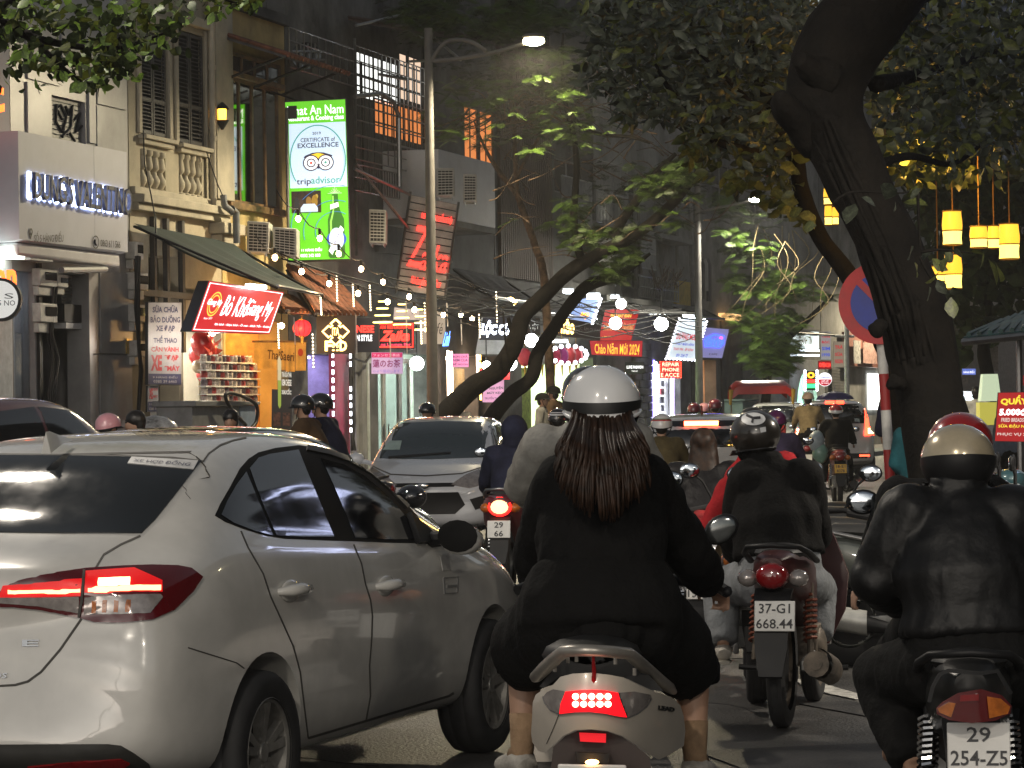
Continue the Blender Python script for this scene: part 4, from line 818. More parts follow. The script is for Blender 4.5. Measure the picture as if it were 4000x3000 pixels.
# neon sign over the right pavement, outside the picture, that the sedan's rear side window mirrors
o_ = V((6.0, 21.4, 6.3)); q = [o_+U*4, o_, o_-V((0, 0, 2)), o_+U*4-V((0, 0, 2))]; s = thing('cafe_neon_sign', 'black cafe sign with blue white neon lettering over the right pavement outside the picture', 'sign', q[2].copy())
m = MB(); nn = -V((U.y, -U.x, 0)); m.prism(q, -nn*.1); m.build('board', DKN, s)
NIW = EM('neon_ice', (.62, .68, 1), 6); qo = [p+nn*.03 for p in q]
def lay(uvs, r_): m = MB(); m.tube([bl(qo, u, v) for u, v in uvs], r_, 5); m.build('neon_tube', NIW, s)
lay([(.05, .45), (.2, .35), (.35, .3), (.42, .12), (.6, .1), (.75, .28), (.95, .4)], .035); lay([(.05, .9), (.55, .9)], .03); lay([(.6, .9), (.95, .9)], .03)
for tx, r_ in (('LAZIMENSA', (.08, .45, .92, .64)), ('Cafe', (.55, .67, .85, .84))):
    uv, fs, ed = textmesh(tx, .2 if tx == 'Cafe' else 0, .01); m = MB(); m.add([bl(qo, r_[0]+u*(r_[2]-r_[0]), r_[1]+v*(r_[3]-r_[1])) for u, v in uv], fs); m.build('lettering', NIW, s, smooth=0)
m = MB(); m.tube([(6.6, 22.6, .12), (6.6, 22.6, 6.2)], .06, 8); m.build('post', STEEL, s)
# ================================================================ cars
def carpaint(name, col, rough=.28, metal=0., var=.03): return M(name, col, rough, metal, var, 3., coat=1.)
TYRE = M('tyre_rubber', (.02, .02, .021), .75, var=.2, scale=12)
RIMM = M('dusty_alloy', (.30, .29, .27), .5, .6, .2, 9)
CARGLASS = GL('tinted_car_glass', (.005, .006, .008), .02, 1.)
WINDSCREEN = GL('windscreen_glass', (.035, .05, .058), .08)
GAP = M('panel_gap', (.06, .056, .05), .7)
REDLENS = M('red_lens', (.20, .004, .006), .12, var=.05, coat=1.)
DARKRED = M('dark_red_lens', (.09, .003, .005), .1, var=.05, coat=1.)
CLEARL = M('clear_lens', (.42, .38, .36), .1, .45, var=.16, scale=22, coat=1.)
AMBERL = M('amber_lens', (.45, .12, .01), .15, var=.2, scale=30, coat=1.)
PLATEW = M('plate_white', (.72, .71, .68), .4, var=.06)
PLATEY = M('plate_yellow', (.75, .42, .04), .4, var=.06)

def wheel(parent, x, y, r, w, side, rr=None, spokes=5, tyre=TYRE, rim=RIMM):
    rr = rr or r*.66
    wl = bpy.data.objects.new('wheel', None); C.objects.link(wl); wl.parent = parent; wl.location = (x, y, r); wl.empty_display_size = .1
    s = side; k = ('wheel', r, w, s, rr, spokes)
    if k not in TXT:
        t = MB(); t.lathe((0, 0, 0), [(rr*.98, -w*.46), (r*.9, -w*.5), (r*.985, -w*.38), (r, -w*.2), (r*.994, -w*.19), (r*.994, -w*.16), (r, -w*.15), (r, w*.15), (r*.994, w*.16), (r*.994, w*.19), (r, w*.2), (r*.985, w*.38), (r*.93, w*.48), (r*.86, w*.5), (rr*1.06, w*.48), (rr*.98, w*.44)], 40, (0, s, 0))
        m = MB(); m.lathe((0, 0, 0), [(rr*1.0, w*.47), (rr*1.02, w*.45), (rr*.93, w*.40), (rr*.9, w*.15), (rr*.9, -w*.3)], 40, (0, s, 0))
        m.lathe((0, 0, 0), [(.001, w*.36), (rr*.17, w*.36), (rr*.2, w*.3), (rr*.2, 0)], 20, (0, s, 0))
        for i in range(spokes):
            for dv in (-.2, .2):
                a = 2*math.pi*i/spokes+.3; a2 = a+dv*.9; a1 = a+dv*.55
                p0 = V((math.cos(a1)*rr*.14, s*w*.33, math.sin(a1)*rr*.14)); p1 = V((math.cos(a2)*rr*.94, s*w*.38, math.sin(a2)*rr*.94))
                d = (p1-p0).normalized(); q = V((0, s, 0)).cross(d)*rr*.062
                m.add([p0-q, p0+q, p1+q*1.5, p1-q*1.5]+[p-V((0, s*w*.16, 0)) for p in (p0-q, p0+q, p1+q*1.5, p1-q*1.5)], [(0, 1, 2, 3), (4, 7, 6, 5), (0, 4, 5, 1), (1, 5, 6, 2), (2, 6, 7, 3), (3, 7, 4, 0)])
            a = 2*math.pi*(i+.5)/spokes; m.disc((math.cos(a)*rr*.26, s*w*.3, math.sin(a)*rr*.26), rr*.05, (0, s, 0), w*.05, 8)
        b = MB(); b.disc((0, -s*w*.1, 0), rr*.86, (0, s, 0), w*.12, 30)
        TXT[k] = (t.mesh('tyre', 50), m.mesh('rim', 45), b.mesh('brake', 50))
    t, m, b = TXT[k]
    link('tyre', t, tyre, wl); link('rim', m, rim, wl); link('brake_disc', b, BLACKP, wl)
    return wl
def body_mesh(st, arches, r_arch, plan=(.22, .20), rshift=.12, hw=.86, sub=2):
    x0, x1 = st[0][0], st[-1][0]; rings = []
    def bend(x, y, z):
        k = min(1, abs(y)/hw)**2.6
        fr = max(0, 1-(x-x0)/.75); ff = max(0, 1-(x1-x)/.85)
        return x+plan[0]*k*fr-plan[1]*k*ff+rshift*fr*max(0, min(1, (z-.68)/.37))
    for (x, zb, yw, ys, zs, yr, zr, zc) in st:
        hp = [(0, zb), (yw-.16, zb), (yw-.035, zb+.07), (yw-.004, zb+.24), (yw+.002, max(zb+.3, zs-.3)), (yw-.008, zs-.14), (ys*.55+yw*.45-.004, zs-.045), (ys-.02, zs+.012),
              ((ys+yr)/2+.022, (zs+zr)/2), (yr+.012, zr-.02), (yr-.10, zr+(zc-zr)*.55), (yr*.5, zc-(zc-zr)*.22), (0, zc)]
        full = [(y, z) for y, z in hp]+[(-y, z) for y, z in hp[-2:0:-1]]
        rings.append([V((bend(x, y, z), y, z)) for y, z in full])
    m = MB(); m.loft(rings, True); me = m.mesh('body', 0)
    me = baked(me, [('SUBSURF', dict(levels=sub, render_levels=sub))])
    whole = me
    cyl = MB()
    for ax in arches:
        cyl.lathe((ax, -1.2, r_arch[1]), [(1e-3, 0), (r_arch[0], 0), (r_arch[0], .62), (1e-3, .62)], 48, (0, 1, 0))
        cyl.lathe((ax, .58, r_arch[1]), [(1e-3, 0), (r_arch[0], 0), (r_arch[0], .62), (1e-3, .62)], 48, (0, 1, 0))
    co = link('cut', cyl.mesh('cut', 0)); cut = baked(me.copy(), [('BOOLEAN', dict(object=co, operation='DIFFERENCE', solver='EXACT'))])
    bpy.data.objects.remove(co); finish(cut, 32)
    bv = BVHTree.FromPolygons([v.co.copy() for v in whole.vertices], [tuple(p.vertices) for p in whole.polygons])
    return cut, bv
def axis_ray(kind, far=6.):
    def f(u, v):
        if kind == 'right': return V((u, -far, v)), V((0, 1, 0))
        if kind == 'left': return V((u, far, v)), V((0, -1, 0))
        if kind == 'rear': return V((-far, u, v)), V((1, 0, 0))
        if kind == 'front': return V((far, u, v)), V((-1, 0, 0))
        if kind == 'top': return V((u, v, far)), V((0, 0, -1))
    f.dist = far-.8; return f
MIRY = lambda p: V((p.x, -p.y, p.z))
def plate(parent, q, lines, mat, ink=INK, th=.012, name='number_plate', frame=None, bold=.012):
    pb = MB(); pb.prism(q, -q_norm(q)*th); p = pb.build(name, mat, parent, world=False, bevel=.004)
    h = 1./max(1, len(lines))
    for i, s in enumerate(lines):
        wd = min(.9, .13*len(s)+.12) if len(lines) > 1 else .9
        uv, fs, ed = textmesh(s, 0, bold); n = q_norm(q)
        u0, u1, v0, v1 = .5-wd/2, .5+wd/2, h*i+.13*h+.03, h*(i+1)-.13*h-.02
        m = MB(); m.add([bl(q, u0+u*(u1-u0), v0+v*(v1-v0))+n*.004 for u, v in uv], fs); m.build('plate_number', ink, p, smooth=0, world=False)
    return p
def q_norm(q): return (q[1]-q[0]).cross(q[0]-q[3]).normalized()      # outward for TL TR BR BL seen from outside

def mk_car(name, label, paint, origin, head, st, wb, r, arch, tw=.79, group=None, plan=(.22, .2), rshift=.12, hw=.86, rim=RIMM, wheels=True, cat='car'):
    t = thing(name, label, cat, (origin[0], origin[1], 0), R(90-head), group)
    bpy.context.view_layer.update()
    me, bv = body_mesh(st, (0, wb), (arch, r+.02), plan, rshift, hw)
    link('body', me, paint, t)
    ub = MB(); ub.box((wb/2, 0, .36), (wb+.9, 1.15, .3)); ub.build('underbody', BLACKP, t, world=False)
    if wheels:
        for x in (0, wb):
            for s in (-1, 1): wheel(t, x, s*tw, r, .20, s, rim=rim)
    return t, bv
# ---------------------------------------------------------------- white sedan, nearest car
WHITE = carpaint('white_car_paint', (.60, .585, .55), .2, 0., .07)
SED = [(-.95, .40, .70, .66, .88, .44, .965, .985), (-.90, .33, .79, .73, .92, .50, 1.00, 1.02), (-.76, .27, .83, .775, .965, .55, 1.04, 1.065), (-.55, .235, .85, .80, 1.0, .585, 1.085, 1.11),
       (-.34, .22, .858, .80, 1.04, .60, 1.16, 1.19), (-.1, .21, .86, .795, 1.07, .59, 1.31, 1.34), (.15, .2, .862, .79, 1.075, .572, 1.40, 1.43), (.45, .2, .865, .79, 1.06, .56, 1.43, 1.465),
       (.85, .2, .865, .79, 1.045, .56, 1.44, 1.478), (1.25, .2, .865, .79, 1.025, .56, 1.425, 1.465), (1.6, .2, .865, .79, 1.005, .57, 1.365, 1.41), (1.9, .2, .865, .79, .985, .60, 1.23, 1.28),
       (2.2, .2, .865, .785, .965, .645, 1.08, 1.12), (2.45, .2, .863, .775, .945, .66, .995, 1.025), (2.8, .21, .858, .755, .90, .63, .945, .975), (3.1, .23, .845, .73, .845, .58, .88, .905), (3.32, .27, .80, .69, .75, .53, .79, .815), (3.44, .34, .72, .64, .62, .45, .67, .69)]
sedan, bv = mk_car('sedan', 'white sedan close by with red tail lamps and dark tinted windows', WHITE, (-1.72, 10.52), 18.5, SED, 2.55, .30, .345, tw=.775)
MI = sedan.matrix_world.inverted(); MI3 = MI.to_3x3()
def sray(px, py): return MI @ CAMP, MI3 @ ray(px, py)
sray.dist = 9.5
def spx(name, poly, mat, par=sedan, off=.004, step=14, mirror=MIRY, rim=.006, label=None):
    mb = patch(bv, poly, sray, off, step, rim=rim); mir = MB().add([MIRY(p) for p in mb.v], [f[::-1] for f in mb.f])
    o = mb.build(name, mat, par, world=False, smooth=60, label=label)
    if mirror:
        far = mir.build(name, mat, FAR.get(par.name, par), world=False, smooth=60)
        FAR[o.name] = far
    return o
FAR = {}
def c2(*pts): return [(800+x*.7836, 1700+y*.7836) for x, y in pts]
def c1(*pts): return [(x*.8439, 1600+y*.8439) for x, y in pts]
frame_side = c2((50, 400), (75, 345), (130, 250), (175, 165), (215, 120), (265, 88), (350, 66), (470, 52), (580, 70), (700, 110), (800, 160), (900, 235), (985, 320), (1050, 395), (1105, 470), (1133, 540), (900, 535), (735, 528), (600, 524), (400, 516), (300, 500), (200, 470), (100, 432))
wf = spx('window_surround', frame_side, M('window_black', (.010, .010, .010), .7, spec=.15), off=.003)
for poly in (c2((78, 400), (105, 335), (150, 255), (202, 185), (225, 240), (290, 395), (335, 503), (250, 482), (140, 440)),
             c2((220, 168), (262, 118), (320, 98), (463, 76), (500, 170), (570, 340), (640, 510), (480, 510), (352, 502), (300, 385), (250, 255)),
             c2((575, 118), (690, 150), (790, 205), (885, 285), (965, 370), (1030, 450), (1072, 522), (900, 522), (745, 515), (700, 400), (630, 235))):
    spx('window', poly, CARGLASS, off=.006)
RV = M('dark_rubber', (.025, .024, .022), .55)
spx('window_visor', strip(c2((505, 68), (620, 92), (720, 128), (830, 190), (930, 275), (1010, 360)), 9), RV, off=.011)
rw = c1((0, 213), (300, 215), (600, 222), (930, 240), (880, 305), (800, 410), (720, 510), (655, 573), (300, 572), (0, 568))
rwl = [(x-1400 if x < 1 else x, y) for x, y in rw]      # the pane goes on across the car, past the edge of the picture
rwin = patch(bv, [(-620, 1785), (0, 1781), (255, 1783), (506, 1788), (785, 1803), (742, 1858), (675, 1946), (607, 2031), (553, 2084), (253, 2084), (0, 2080), (-430, 2070), (-560, 1900)], sray, .005, 16)
rear_window = rwin.build('rear_window', GL('rear_window_glass', (.018, .021, .024), .03), sedan, world=False, smooth=60)
stk = c1((610, 226), (915, 243), (893, 282), (592, 255))
patch(bv, stk, sray, .008, 14).build('sticker', M('sticker_white', (.6, .6, .6), .5), rear_window, world=False)
def label_on(bvh, quad, s, mat, par, rayf, off=.011, bold=.01, name='lettering'):
    uv, fs, ed = textmesh(s, 0, bold); m = MB(); vs = []
    q = [V((x, y, 0)) for x, y in quad]
    for u, v in uv:
        p = bl(q, u, v); o, d = rayf(p.x, p.y); d = d.normalized(); h, n, i, ds = bvh.ray_cast(o, d)
        if h is None: h = o+d*rayf.dist; n = -d
        if n.dot(d) > 0: n = -n
        vs.append(h+n*off)
    m.add(vs, fs); return m.build(name, mat, par, world=False, smooth=0)
label_on(bv, c1((628, 233), (888, 250), (872, 276), (615, 254)), 'XE HỢP ĐỒNG', M('sticker_ink', (.12, .13, .18), .5), rear_window, sray)
# tail lamp: dark red housing, glowing bars, clear lower lens
tl = spx('tail_lamp', c1((-60, 880), (0, 845), (55, 805), (130, 785), (250, 765), (400, 745), (560, 735), (700, 730), (820, 732), (880, 742), (930, 780), (885, 845), (800, 930), (700, 975), (560, 988), (440, 985), (370, 965), (200, 925), (80, 912), (0, 912)), DARKRED, off=.012)
spx('lamp_glow', c1((395, 760), (620, 745), (745, 800), (745, 850), (395, 850)), EM('lamp_red_soft', (1, .010, .012), .33), tl, off=.0135)
spx('lamp_glow', c1((20, 815), (385, 790), (385, 862), (0, 868)), EM('lamp_red_soft', (1, .010, .012), .33), tl, off=.0135)
spx('light_bar', c1((45, 836), (375, 832), (375, 848), (45, 851)), LEDHOT, tl, off=.017)
spx('light_bar', c1((412, 829), (738, 824), (736, 845), (412, 847)), LEDHOT, tl, off=.017)
spx('brake_lamp', c1((455, 797), (600, 792), (598, 822), (455, 824)), EM('brake_white_hot', (1, .55, .28), 5), tl, off=.018)
spx('reflector', c1((395, 864), (735, 862), (745, 875), (690, 945), (560, 950), (395, 948)), CLEARL, tl, off=.015)
spx('reflector', c1((-20, 868), (370, 866), (368, 942), (180, 905), (0, 893)), CLEARL, tl, off=.015)
for x in (432, 480, 532, 585): spx('orange_segment', c1((x, 885), (x+20, 885), (x+18, 942), (x-2, 942)), AMBERL, tl, off=.0175)
spx('lamp_seam', strip(c1((388, 760), (386, 860), (372, 962)), 5), GAP, tl, off=.019)
for nm, pts, wd in (('panel_gap', c2((180, 478), (215, 560), (290, 690), (330, 810), (390, 940), (440, 1050), (475, 1180), (495, 1350), (515, 1508)), 2.2),
                    ('panel_gap', c2((742, 545), (780, 640), (800, 740), (825, 820), (835, 900), (832, 1000), (820, 1150), (825, 1300), (803, 1425)), 2.2),
                    ('panel_gap', c2((515, 1510), (800, 1425), (1050, 1350), (1215, 1300), (1240, 1285)), 4),
                    ('panel_gap', c1((870, 1102), (960, 1130), (1095, 1172), (1130, 1198)), 2.2),
                    ('panel_gap', c1((650, 585), (560, 625), (480, 672), (436, 745)), 3.6),
                    ('panel_gap', c1((378, 968), (280, 1110), (190, 1215), (130, 1258), (70, 1275), (-40, 1282)), 4.5),
                    ('panel_gap', c1((-700, 208), (0, 208), (450, 212), (800, 224), (940, 241)), 3.5),
                    ('panel_gap', c1((940, 241), (965, 205), (1020, 165), (1080, 143), (1140, 130)), 3.),
                    ):
    spx(nm, strip(pts, wd), GAP if nm == 'panel_gap' else WHITE, off=.002)
spx('lower_bumper', c1((-500, 1555), (0, 1550), (500, 1548), (560, 1555), (620, 1590), (690, 1640), (700, 1670), (400, 1675), (-500, 1675)), M('dark_bumper', (.03, .029, .026), .6), off=.006)
spx('bumper_reflector', c1((130, 1645), (350, 1625), (560, 1610), (600, 1630), (560, 1655), (130, 1675)), REDLENS, off=.012)
label_on(bv, c1((105, 1066), (185, 1066), (180, 1096), (105, 1096)), 'E', CHROME, sedan, sray, .006, .02)
label_on(bv, c1((-80, 1222), (38, 1219), (32, 1243), (-80, 1246)), 'VIOS', CHROME, sedan, sray, .006, .02)
spx('door_marking', strip(c2((1190, 712), (1262, 706), (1258, 785), (1195, 790), (1190, 712)), 2.5), M('door_ink', (.2, .2, .2), .6), off=.003, mirror=None)
spx('door_marking', c2((1172, 600), (1215, 592), (1222, 670), (1185, 675)), M('door_grey', (.42, .41, .4), .6), off=.003, mirror=None)
spx('door_marking', c2((1205, 748), (1255, 744), (1255, 756), (1206, 760)), MATS['door_ink'], off=.004, mirror=None)
# handles, mirror, fin, fuel-black trims
def handle(x, z, y=-.868):
    for s in (1, -1):
        m = MB()
        m.tube([(x-.11, s*(y+.02), z), (x-.085, s*(y-.028), z+.004), (x, s*(y-.038), z+.006), (x+.08, s*(y-.028), z+.002), (x+.10, s*(y+.02), z)], [.012, .021, .023, .019, .012], 8)
        m.sphere((x-.01, s*(y+.006), z-.002), (.095, .012, .043), 14, 8)
        m.build('door_handle', WHITE, sedan, world=False, smooth=60)
handle(.235, .875); handle(1.215, .832)
for s in (1, -1):
    m = MB(); mc = V((1.84, s*.965, 1.005))
    rings = [[mc+V((dx, s*(wy*math.cos(a)), hz*math.sin(a)-.01*k)) for a in [2*math.pi*i/16 for i in range(16)]] for k, (dx, wy, hz) in enumerate(((-.055, .084, .064), (-.04, .09, .070), (.04, .084, .064), (.10, .06, .045), (.13, .03, .02)))]
    m.loft(rings); mb_ = m.build('door_mirror', WHITE, sedan, world=False, smooth=60)
    g = MB(); g.loft([[mc+V((-.057, s*(.090*math.cos(a)), .069*math.sin(a))) for a in [2*math.pi*i/16 for i in range(16)]], [mc+V((-.06, s*(.085*math.cos(a)), .064*math.sin(a))) for a in [2*math.pi*i/16 for i in range(16)]]]); g.build('mirror_glass', MATS['window_black'], mb_, world=False)
    g = MB(); g.tube([(1.90, s*.80, .985), (1.88, s*.90, .99)], [.035, .028], 8); g.prism([(1.72, s*.800, .975), (2.02, s*.79, .965), (1.78, s*.735, 1.10)], (0, s*.025, .01)); g.build('mirror_foot', BLACKP, mb_, world=False)
fin = MB(); fx = -.02
fin.loft([[V((fx+.17, 0, 1.447)), V((fx+.17, .008, 1.443)), V((fx+.17, -.008, 1.443))], [V((fx+.08, 0, 1.462)), V((fx+.08, .016, 1.432)), V((fx+.08, -.016, 1.432))], [V((fx, 0, 1.478)), V((fx, .022, 1.408)), V((fx, -.022, 1.408))], [V((fx-.03, 0, 1.476)), V((fx-.03, .020, 1.395)), V((fx-.03, -.020, 1.395))]])
fin.build('roof_fin', WHITE, sedan, world=False, smooth=50)
# windscreen and bonnet lamps for other viewpoints
patch(bv, [(-.55, 1.37), (.55, 1.37), (.68, 1.04), (-.68, 1.04)], axis_ray('front'), .004, .08).build('windscreen', WINDSCREEN, sedan, world=False)
for s in (1, -1): patch(bv, [(-.75*s, .70), (-.45*s, .66), (-.45*s, .60), (-.74*s, .60)], axis_ray('front'), .006, .06).build('headlamp', CLEARL, sedan, world=False)

# ---------------------------------------------------------------- the other cars
def simple_car(name, label, paint, origin, head, st, wb, r, arch, spec, tw, group=None, cat='car', rshift=.12, plan=(.22, .2), hw=.86):
    t, bv = mk_car(name, label, paint, origin, head, st, wb, r, arch, tw, group, plan, rshift, hw)
    for nm, view, poly, mt, off, both in spec:
        for s in ((1, -1) if both else (1,)):
            vw = view; pl = poly
            if both and view in ('left', 'right'): vw = 'left' if s > 0 else 'right'
            elif both: pl = [(a*s, b) for a, b in poly]
            patch(bv, pl, axis_ray(vw), off, .09).build(nm, mt, t, world=False, smooth=60)
    return t, bv
def door_mirror(t, x, y, z, mat):
    for s in (1, -1):
        m = MB(); m.sphere((x, s*y, z), (.08, .10, .075), 14, 9); m.tube([(x+.02, s*(y-.2), z-.06), (x, s*(y-.05), z-.02)], .03, 6); a = m.build('door_mirror', mat, t, world=False, smooth=60)
        for d in (1, -1): m = MB(); m.sphere((x-.035, s*y, z), (.05, .085, .06), 12, 8); m.build('mirror_glass', CARGLASS, a, world=False); break
sidewin = lambda x0, x1, x2, x3, z0, z1: [(x0, z0), (x1, z1), (x2, z1-.01), (x3, z0-.06)]
DKC = carpaint('black_car_paint', (.012, .012, .014), .15); SIL = carpaint('silver_car_paint', (.62, .64, .68), .25); MAR = carpaint('maroon_car_paint', (.10, .010, .012), .2); GREYC = carpaint('grey_white_paint', (.5, .5, .5), .25)
h_ = V((math.sin(R(17.3)), math.cos(R(17.3)), 0)); r_v = V((h_.y, -h_.x, 0))
oD = V((-1.72, 10.52, 0))+h_*5.0-r_v*1.98
dark, bvd = simple_car('sedan', 'black sedan just beyond the white sedan, only its roof and windscreen pillar showing', DKC, oD, 17.3, SED, 2.55, .30, .345,
    [('window', 'right', [(-.35, 1.09), (.1, 1.36), (.75, 1.39), (.85, 1.06)], CARGLASS, .005, True), ('window', 'right', [(.9, 1.06), (.85, 1.39), (1.3, 1.36), (1.95, 1.04)], CARGLASS, .005, True), ('windscreen', 'front', [(-.55, 1.37), (.55, 1.37), (.68, 1.06), (-.68, 1.06)], WINDSCREEN, .005, False), ('tail_lamp', 'rear', [(.38, .86), (.84, .9), (.84, 1.0), (.4, .97)], LEDRED, .01, True), ('rear_window', 'rear', [(-.55, 1.37), (.55, 1.37), (.62, 1.13), (-.62, 1.13)], CARGLASS, .005, False)], .775)
door_mirror(dark, 1.86, .985, 1.015, DKC)
HAT = [(-.62, .40, .66, .62, .86, .56, 1.10, 1.12), (-.58, .32, .76, .72, .92, .58, 1.30, 1.33), (-.45, .25, .80, .745, .95, .58, 1.40, 1.44), (-.2, .22, .825, .75, .96, .58, 1.445, 1.485), (.2, .2, .83, .75, .955, .575, 1.46, 1.502), (.7, .2, .83, .75, .945, .575, 1.46, 1.503), (1.15, .2, .83, .75, .935, .57, 1.43, 1.47), (1.5, .2, .83, .75, .925, .585, 1.31, 1.35), (1.8, .2, .83, .745, .915, .63, 1.16, 1.20), (2.1, .2, .83, .74, .905, .65, 1.02, 1.05), (2.35, .21, .825, .72, .885, .63, .96, .99), (2.7, .23, .80, .69, .84, .58, .88, .90), (2.95, .27, .74, .64, .74, .52, .79, .81), (3.08, .34, .66, .58, .60, .42, .65, .67)]
hH = V((math.sin(R(185)), math.cos(R(185)), 0)); oH = V((P(1648, 1615, 31).x, 31, 0))-hH*3.1
hat, bvh = simple_car('hatchback', 'silver hatchback facing the camera with a blue grey windscreen', SIL, oH, 185, HAT, 2.425, .285, .33,
    [('windscreen', 'front', [(-.56, 1.42), (0, 1.44), (.56, 1.42), (.70, 1.03), (0, 1.015), (-.70, 1.03)], WINDSCREEN, .005, False), ('window', 'left', [(-.35, 1.0), (-.3, 1.33), (.55, 1.39), (.6, .99)], CARGLASS, .005, True), ('window', 'left', [(.66, .99), (.62, 1.39), (1.15, 1.37), (1.75, .98)], CARGLASS, .005, True),
     ('headlamp', 'front', [(.30, .74), (.44, .84), (.66, .93), (.70, .86), (.66, .74), (.5, .70)], CLEARL, .012, True), ('grille', 'front', [(-.36, .76), (.36, .76), (.33, .72), (-.33, .72)], BLACKP, .008, False), ('lower_grille', 'front', [(-.38, .66), (.38, .66), (.45, .52), (.34, .42), (-.34, .42), (-.45, .52)], BLACKP, .008, False), ('fog_lamp_recess', 'front', [(.50, .58), (.66, .62), (.68, .50), (.56, .46)], BLACKP, .008, True),
     ('rear_window', 'rear', [(-.5, 1.38), (.5, 1.38), (.56, 1.08), (-.56, 1.08)], CARGLASS, .005, False), ('panel_gap', 'front', strip([(-.68, .95), (-.4, .86), (0, .84), (.4, .86), (.68, .95)], .006), GAP, .003, False), ('wiper', 'front', strip([(-.5, 1.03), (.2, 1.07)], .008), BLACKP, .02, False), ('sticker', 'front', [(-.55, 1.22), (-.40, 1.22), (-.40, 1.12), (-.60, 1.12)], M('screen_sticker', (.35, .45, .42), .5), .008, False), ('panel_gap', 'left', strip([(.63, .97), (.66, .6), (.64, .3)], .006), GAP, .003, True)], .745, hw=.83)
door_mirror(hat, 1.62, .95, 1.02, SIL)
m = MB(); m.sphere((3.09, 0, .735), (.02, .07, .035), 12, 8); m.build('badge', CHROME, hat, world=False)
SUV = [(-.80, .45, .74, .68, .95, .54, 1.10, 1.13), (-.76, .36, .82, .76, 1.0, .58, 1.30, 1.33), (-.62, .28, .855, .78, 1.03, .60, 1.46, 1.50), (-.3, .25, .87, .79, 1.04, .60, 1.52, 1.565), (.4, .23, .875, .79, 1.03, .60, 1.545, 1.59), (1.0, .23, .875, .79, 1.02, .60, 1.535, 1.58), (1.5, .23, .875, .79, 1.01, .60, 1.46, 1.50), (1.85, .23, .875, .79, 1.0, .64, 1.26, 1.30), (2.2, .23, .875, .785, .99, .67, 1.09, 1.13), (2.5, .25, .87, .77, .965, .66, 1.03, 1.06), (2.9, .27, .85, .74, .93, .62, .975, 1.0), (3.2, .32, .79, .69, .8, .55, .85, .87), (3.35, .4, .7, .62, .66, .45, .7, .72)]
cc = P(2740, 1615, 33)
cen, bvc = simple_car('hatchback', 'silver car ahead in the middle with a bright red high brake bar', GREYC, (cc.x+.08, 33.8), 7, [(a, b, c_, d, e*.97, f, g*.94, i*.94) for a, b, c_, d, e, f, g, i in SUV], 2.6, .32, .365,
    [('rear_window', 'rear', [(-.58, 1.40), (.58, 1.40), (.68, 1.09), (-.68, 1.09)], CARGLASS, .005, False), ('brake_bar', 'rear', [(-.20, 1.375), (.20, 1.375), (.20, 1.345), (-.20, 1.345)], EM('brake_bar_glow', (1, .09, .03), 26), .03, False), ('window', 'right', [(-.4, 1.08), (-.3, 1.38), (.6, 1.44), (.7, 1.06)], CARGLASS, .005, True), ('window', 'right', [(.75, 1.06), (.68, 1.44), (1.3, 1.41), (1.8, 1.04)], CARGLASS, .005, True), ('tail_lamp', 'rear', [(.55, .80), (.78, .80), (.80, 1.02), (.66, 1.02)], REDLENS, .01, True), ('windscreen', 'front', [(-.55, 1.40), (.55, 1.40), (.68, 1.08), (-.68, 1.08)], WINDSCREEN, .005, False), ('lower_bumper', 'rear', [(-.7, .5), (.7, .5), (.7, .36), (-.7, .36)], BLACKP, .006, False)], .78)
m = MB(); m.tube([(-.35, 0, 1.47), (-.42, 0, 1.58)], .012, 6); m.build('aerial', BLACKP, cen, world=False)
mp = P(3262, 1615, 61)
MPV = [(a, b, c_, d, e*1.04, f*1.02, g*1.09, i*1.09) for a, b, c_, d, e, f, g, i in SUV]
mpv, bvm = simple_car('minivan', 'white people carrier with L shaped red tail lamps far ahead on the right', WHITE, (mp.x+.05, 61.8), 2, MPV, 2.75, .33, .375,
    [('rear_window', 'rear', [(-.60, 1.62), (.60, 1.62), (.70, 1.2), (-.70, 1.2)], CARGLASS, .005, False), ('brake_bar', 'rear', [(-.2, 1.66), (.2, 1.66), (.2, 1.625), (-.2, 1.625)], LEDRED, .04, False), ('tail_lamp', 'rear', [(.62, .93), (.84, .93), (.84, 1.12), (.72, 1.12), (.70, 1.52), (.65, 1.52), (.64, 1.12)], LEDRED, .02, True), ('brake_lamp', 'rear', [(.70, .97), (.82, .97), (.82, 1.09), (.70, 1.09)], EM('brake_white_hot', (1, .55, .28), 5), .03, True), ('window', 'right', [(-.45, 1.16), (-.4, 1.52), (.6, 1.58), (.7, 1.14)], CARGLASS, .005, True), ('window', 'right', [(.75, 1.14), (.7, 1.58), (1.3, 1.54), (1.8, 1.1)], CARGLASS, .005, True), ('lower_bumper', 'rear', [(-.74, .55), (.74, .55), (.74, .36), (-.74, .36)], BLACKP, .006, False), ('bumper_reflector', 'rear', [(.5, .52), (.72, .52), (.72, .48), (.5, .48)], LEDRED, .015, True)], .78)
q = [V((-.83, .12, .92)), V((-.83, -.12, .92)), V((-.85, -.12, .78)), V((-.85, .12, .78))]; plate(mpv, q, (), PLATEW)
fp = P(3035, 1615, 72)
simple_car('minivan', 'pale car far ahead left of the people carrier', WHITE, (fp.x, 72), 12, MPV, 2.75, .33, .375, [('rear_window', 'rear', [(-.60, 1.62), (.60, 1.62), (.70, 1.2), (-.70, 1.2)], CARGLASS, .005, False), ('window', 'right', [(-.45, 1.16), (-.4, 1.52), (1.3, 1.56), (1.8, 1.1)], CARGLASS, .005, True), ('tail_lamp', 'rear', [(.64, .95), (.84, .95), (.84, 1.4), (.7, 1.4)], REDLENS, .01, True)], .78)
rp_ = P(-190, 1615, 29)
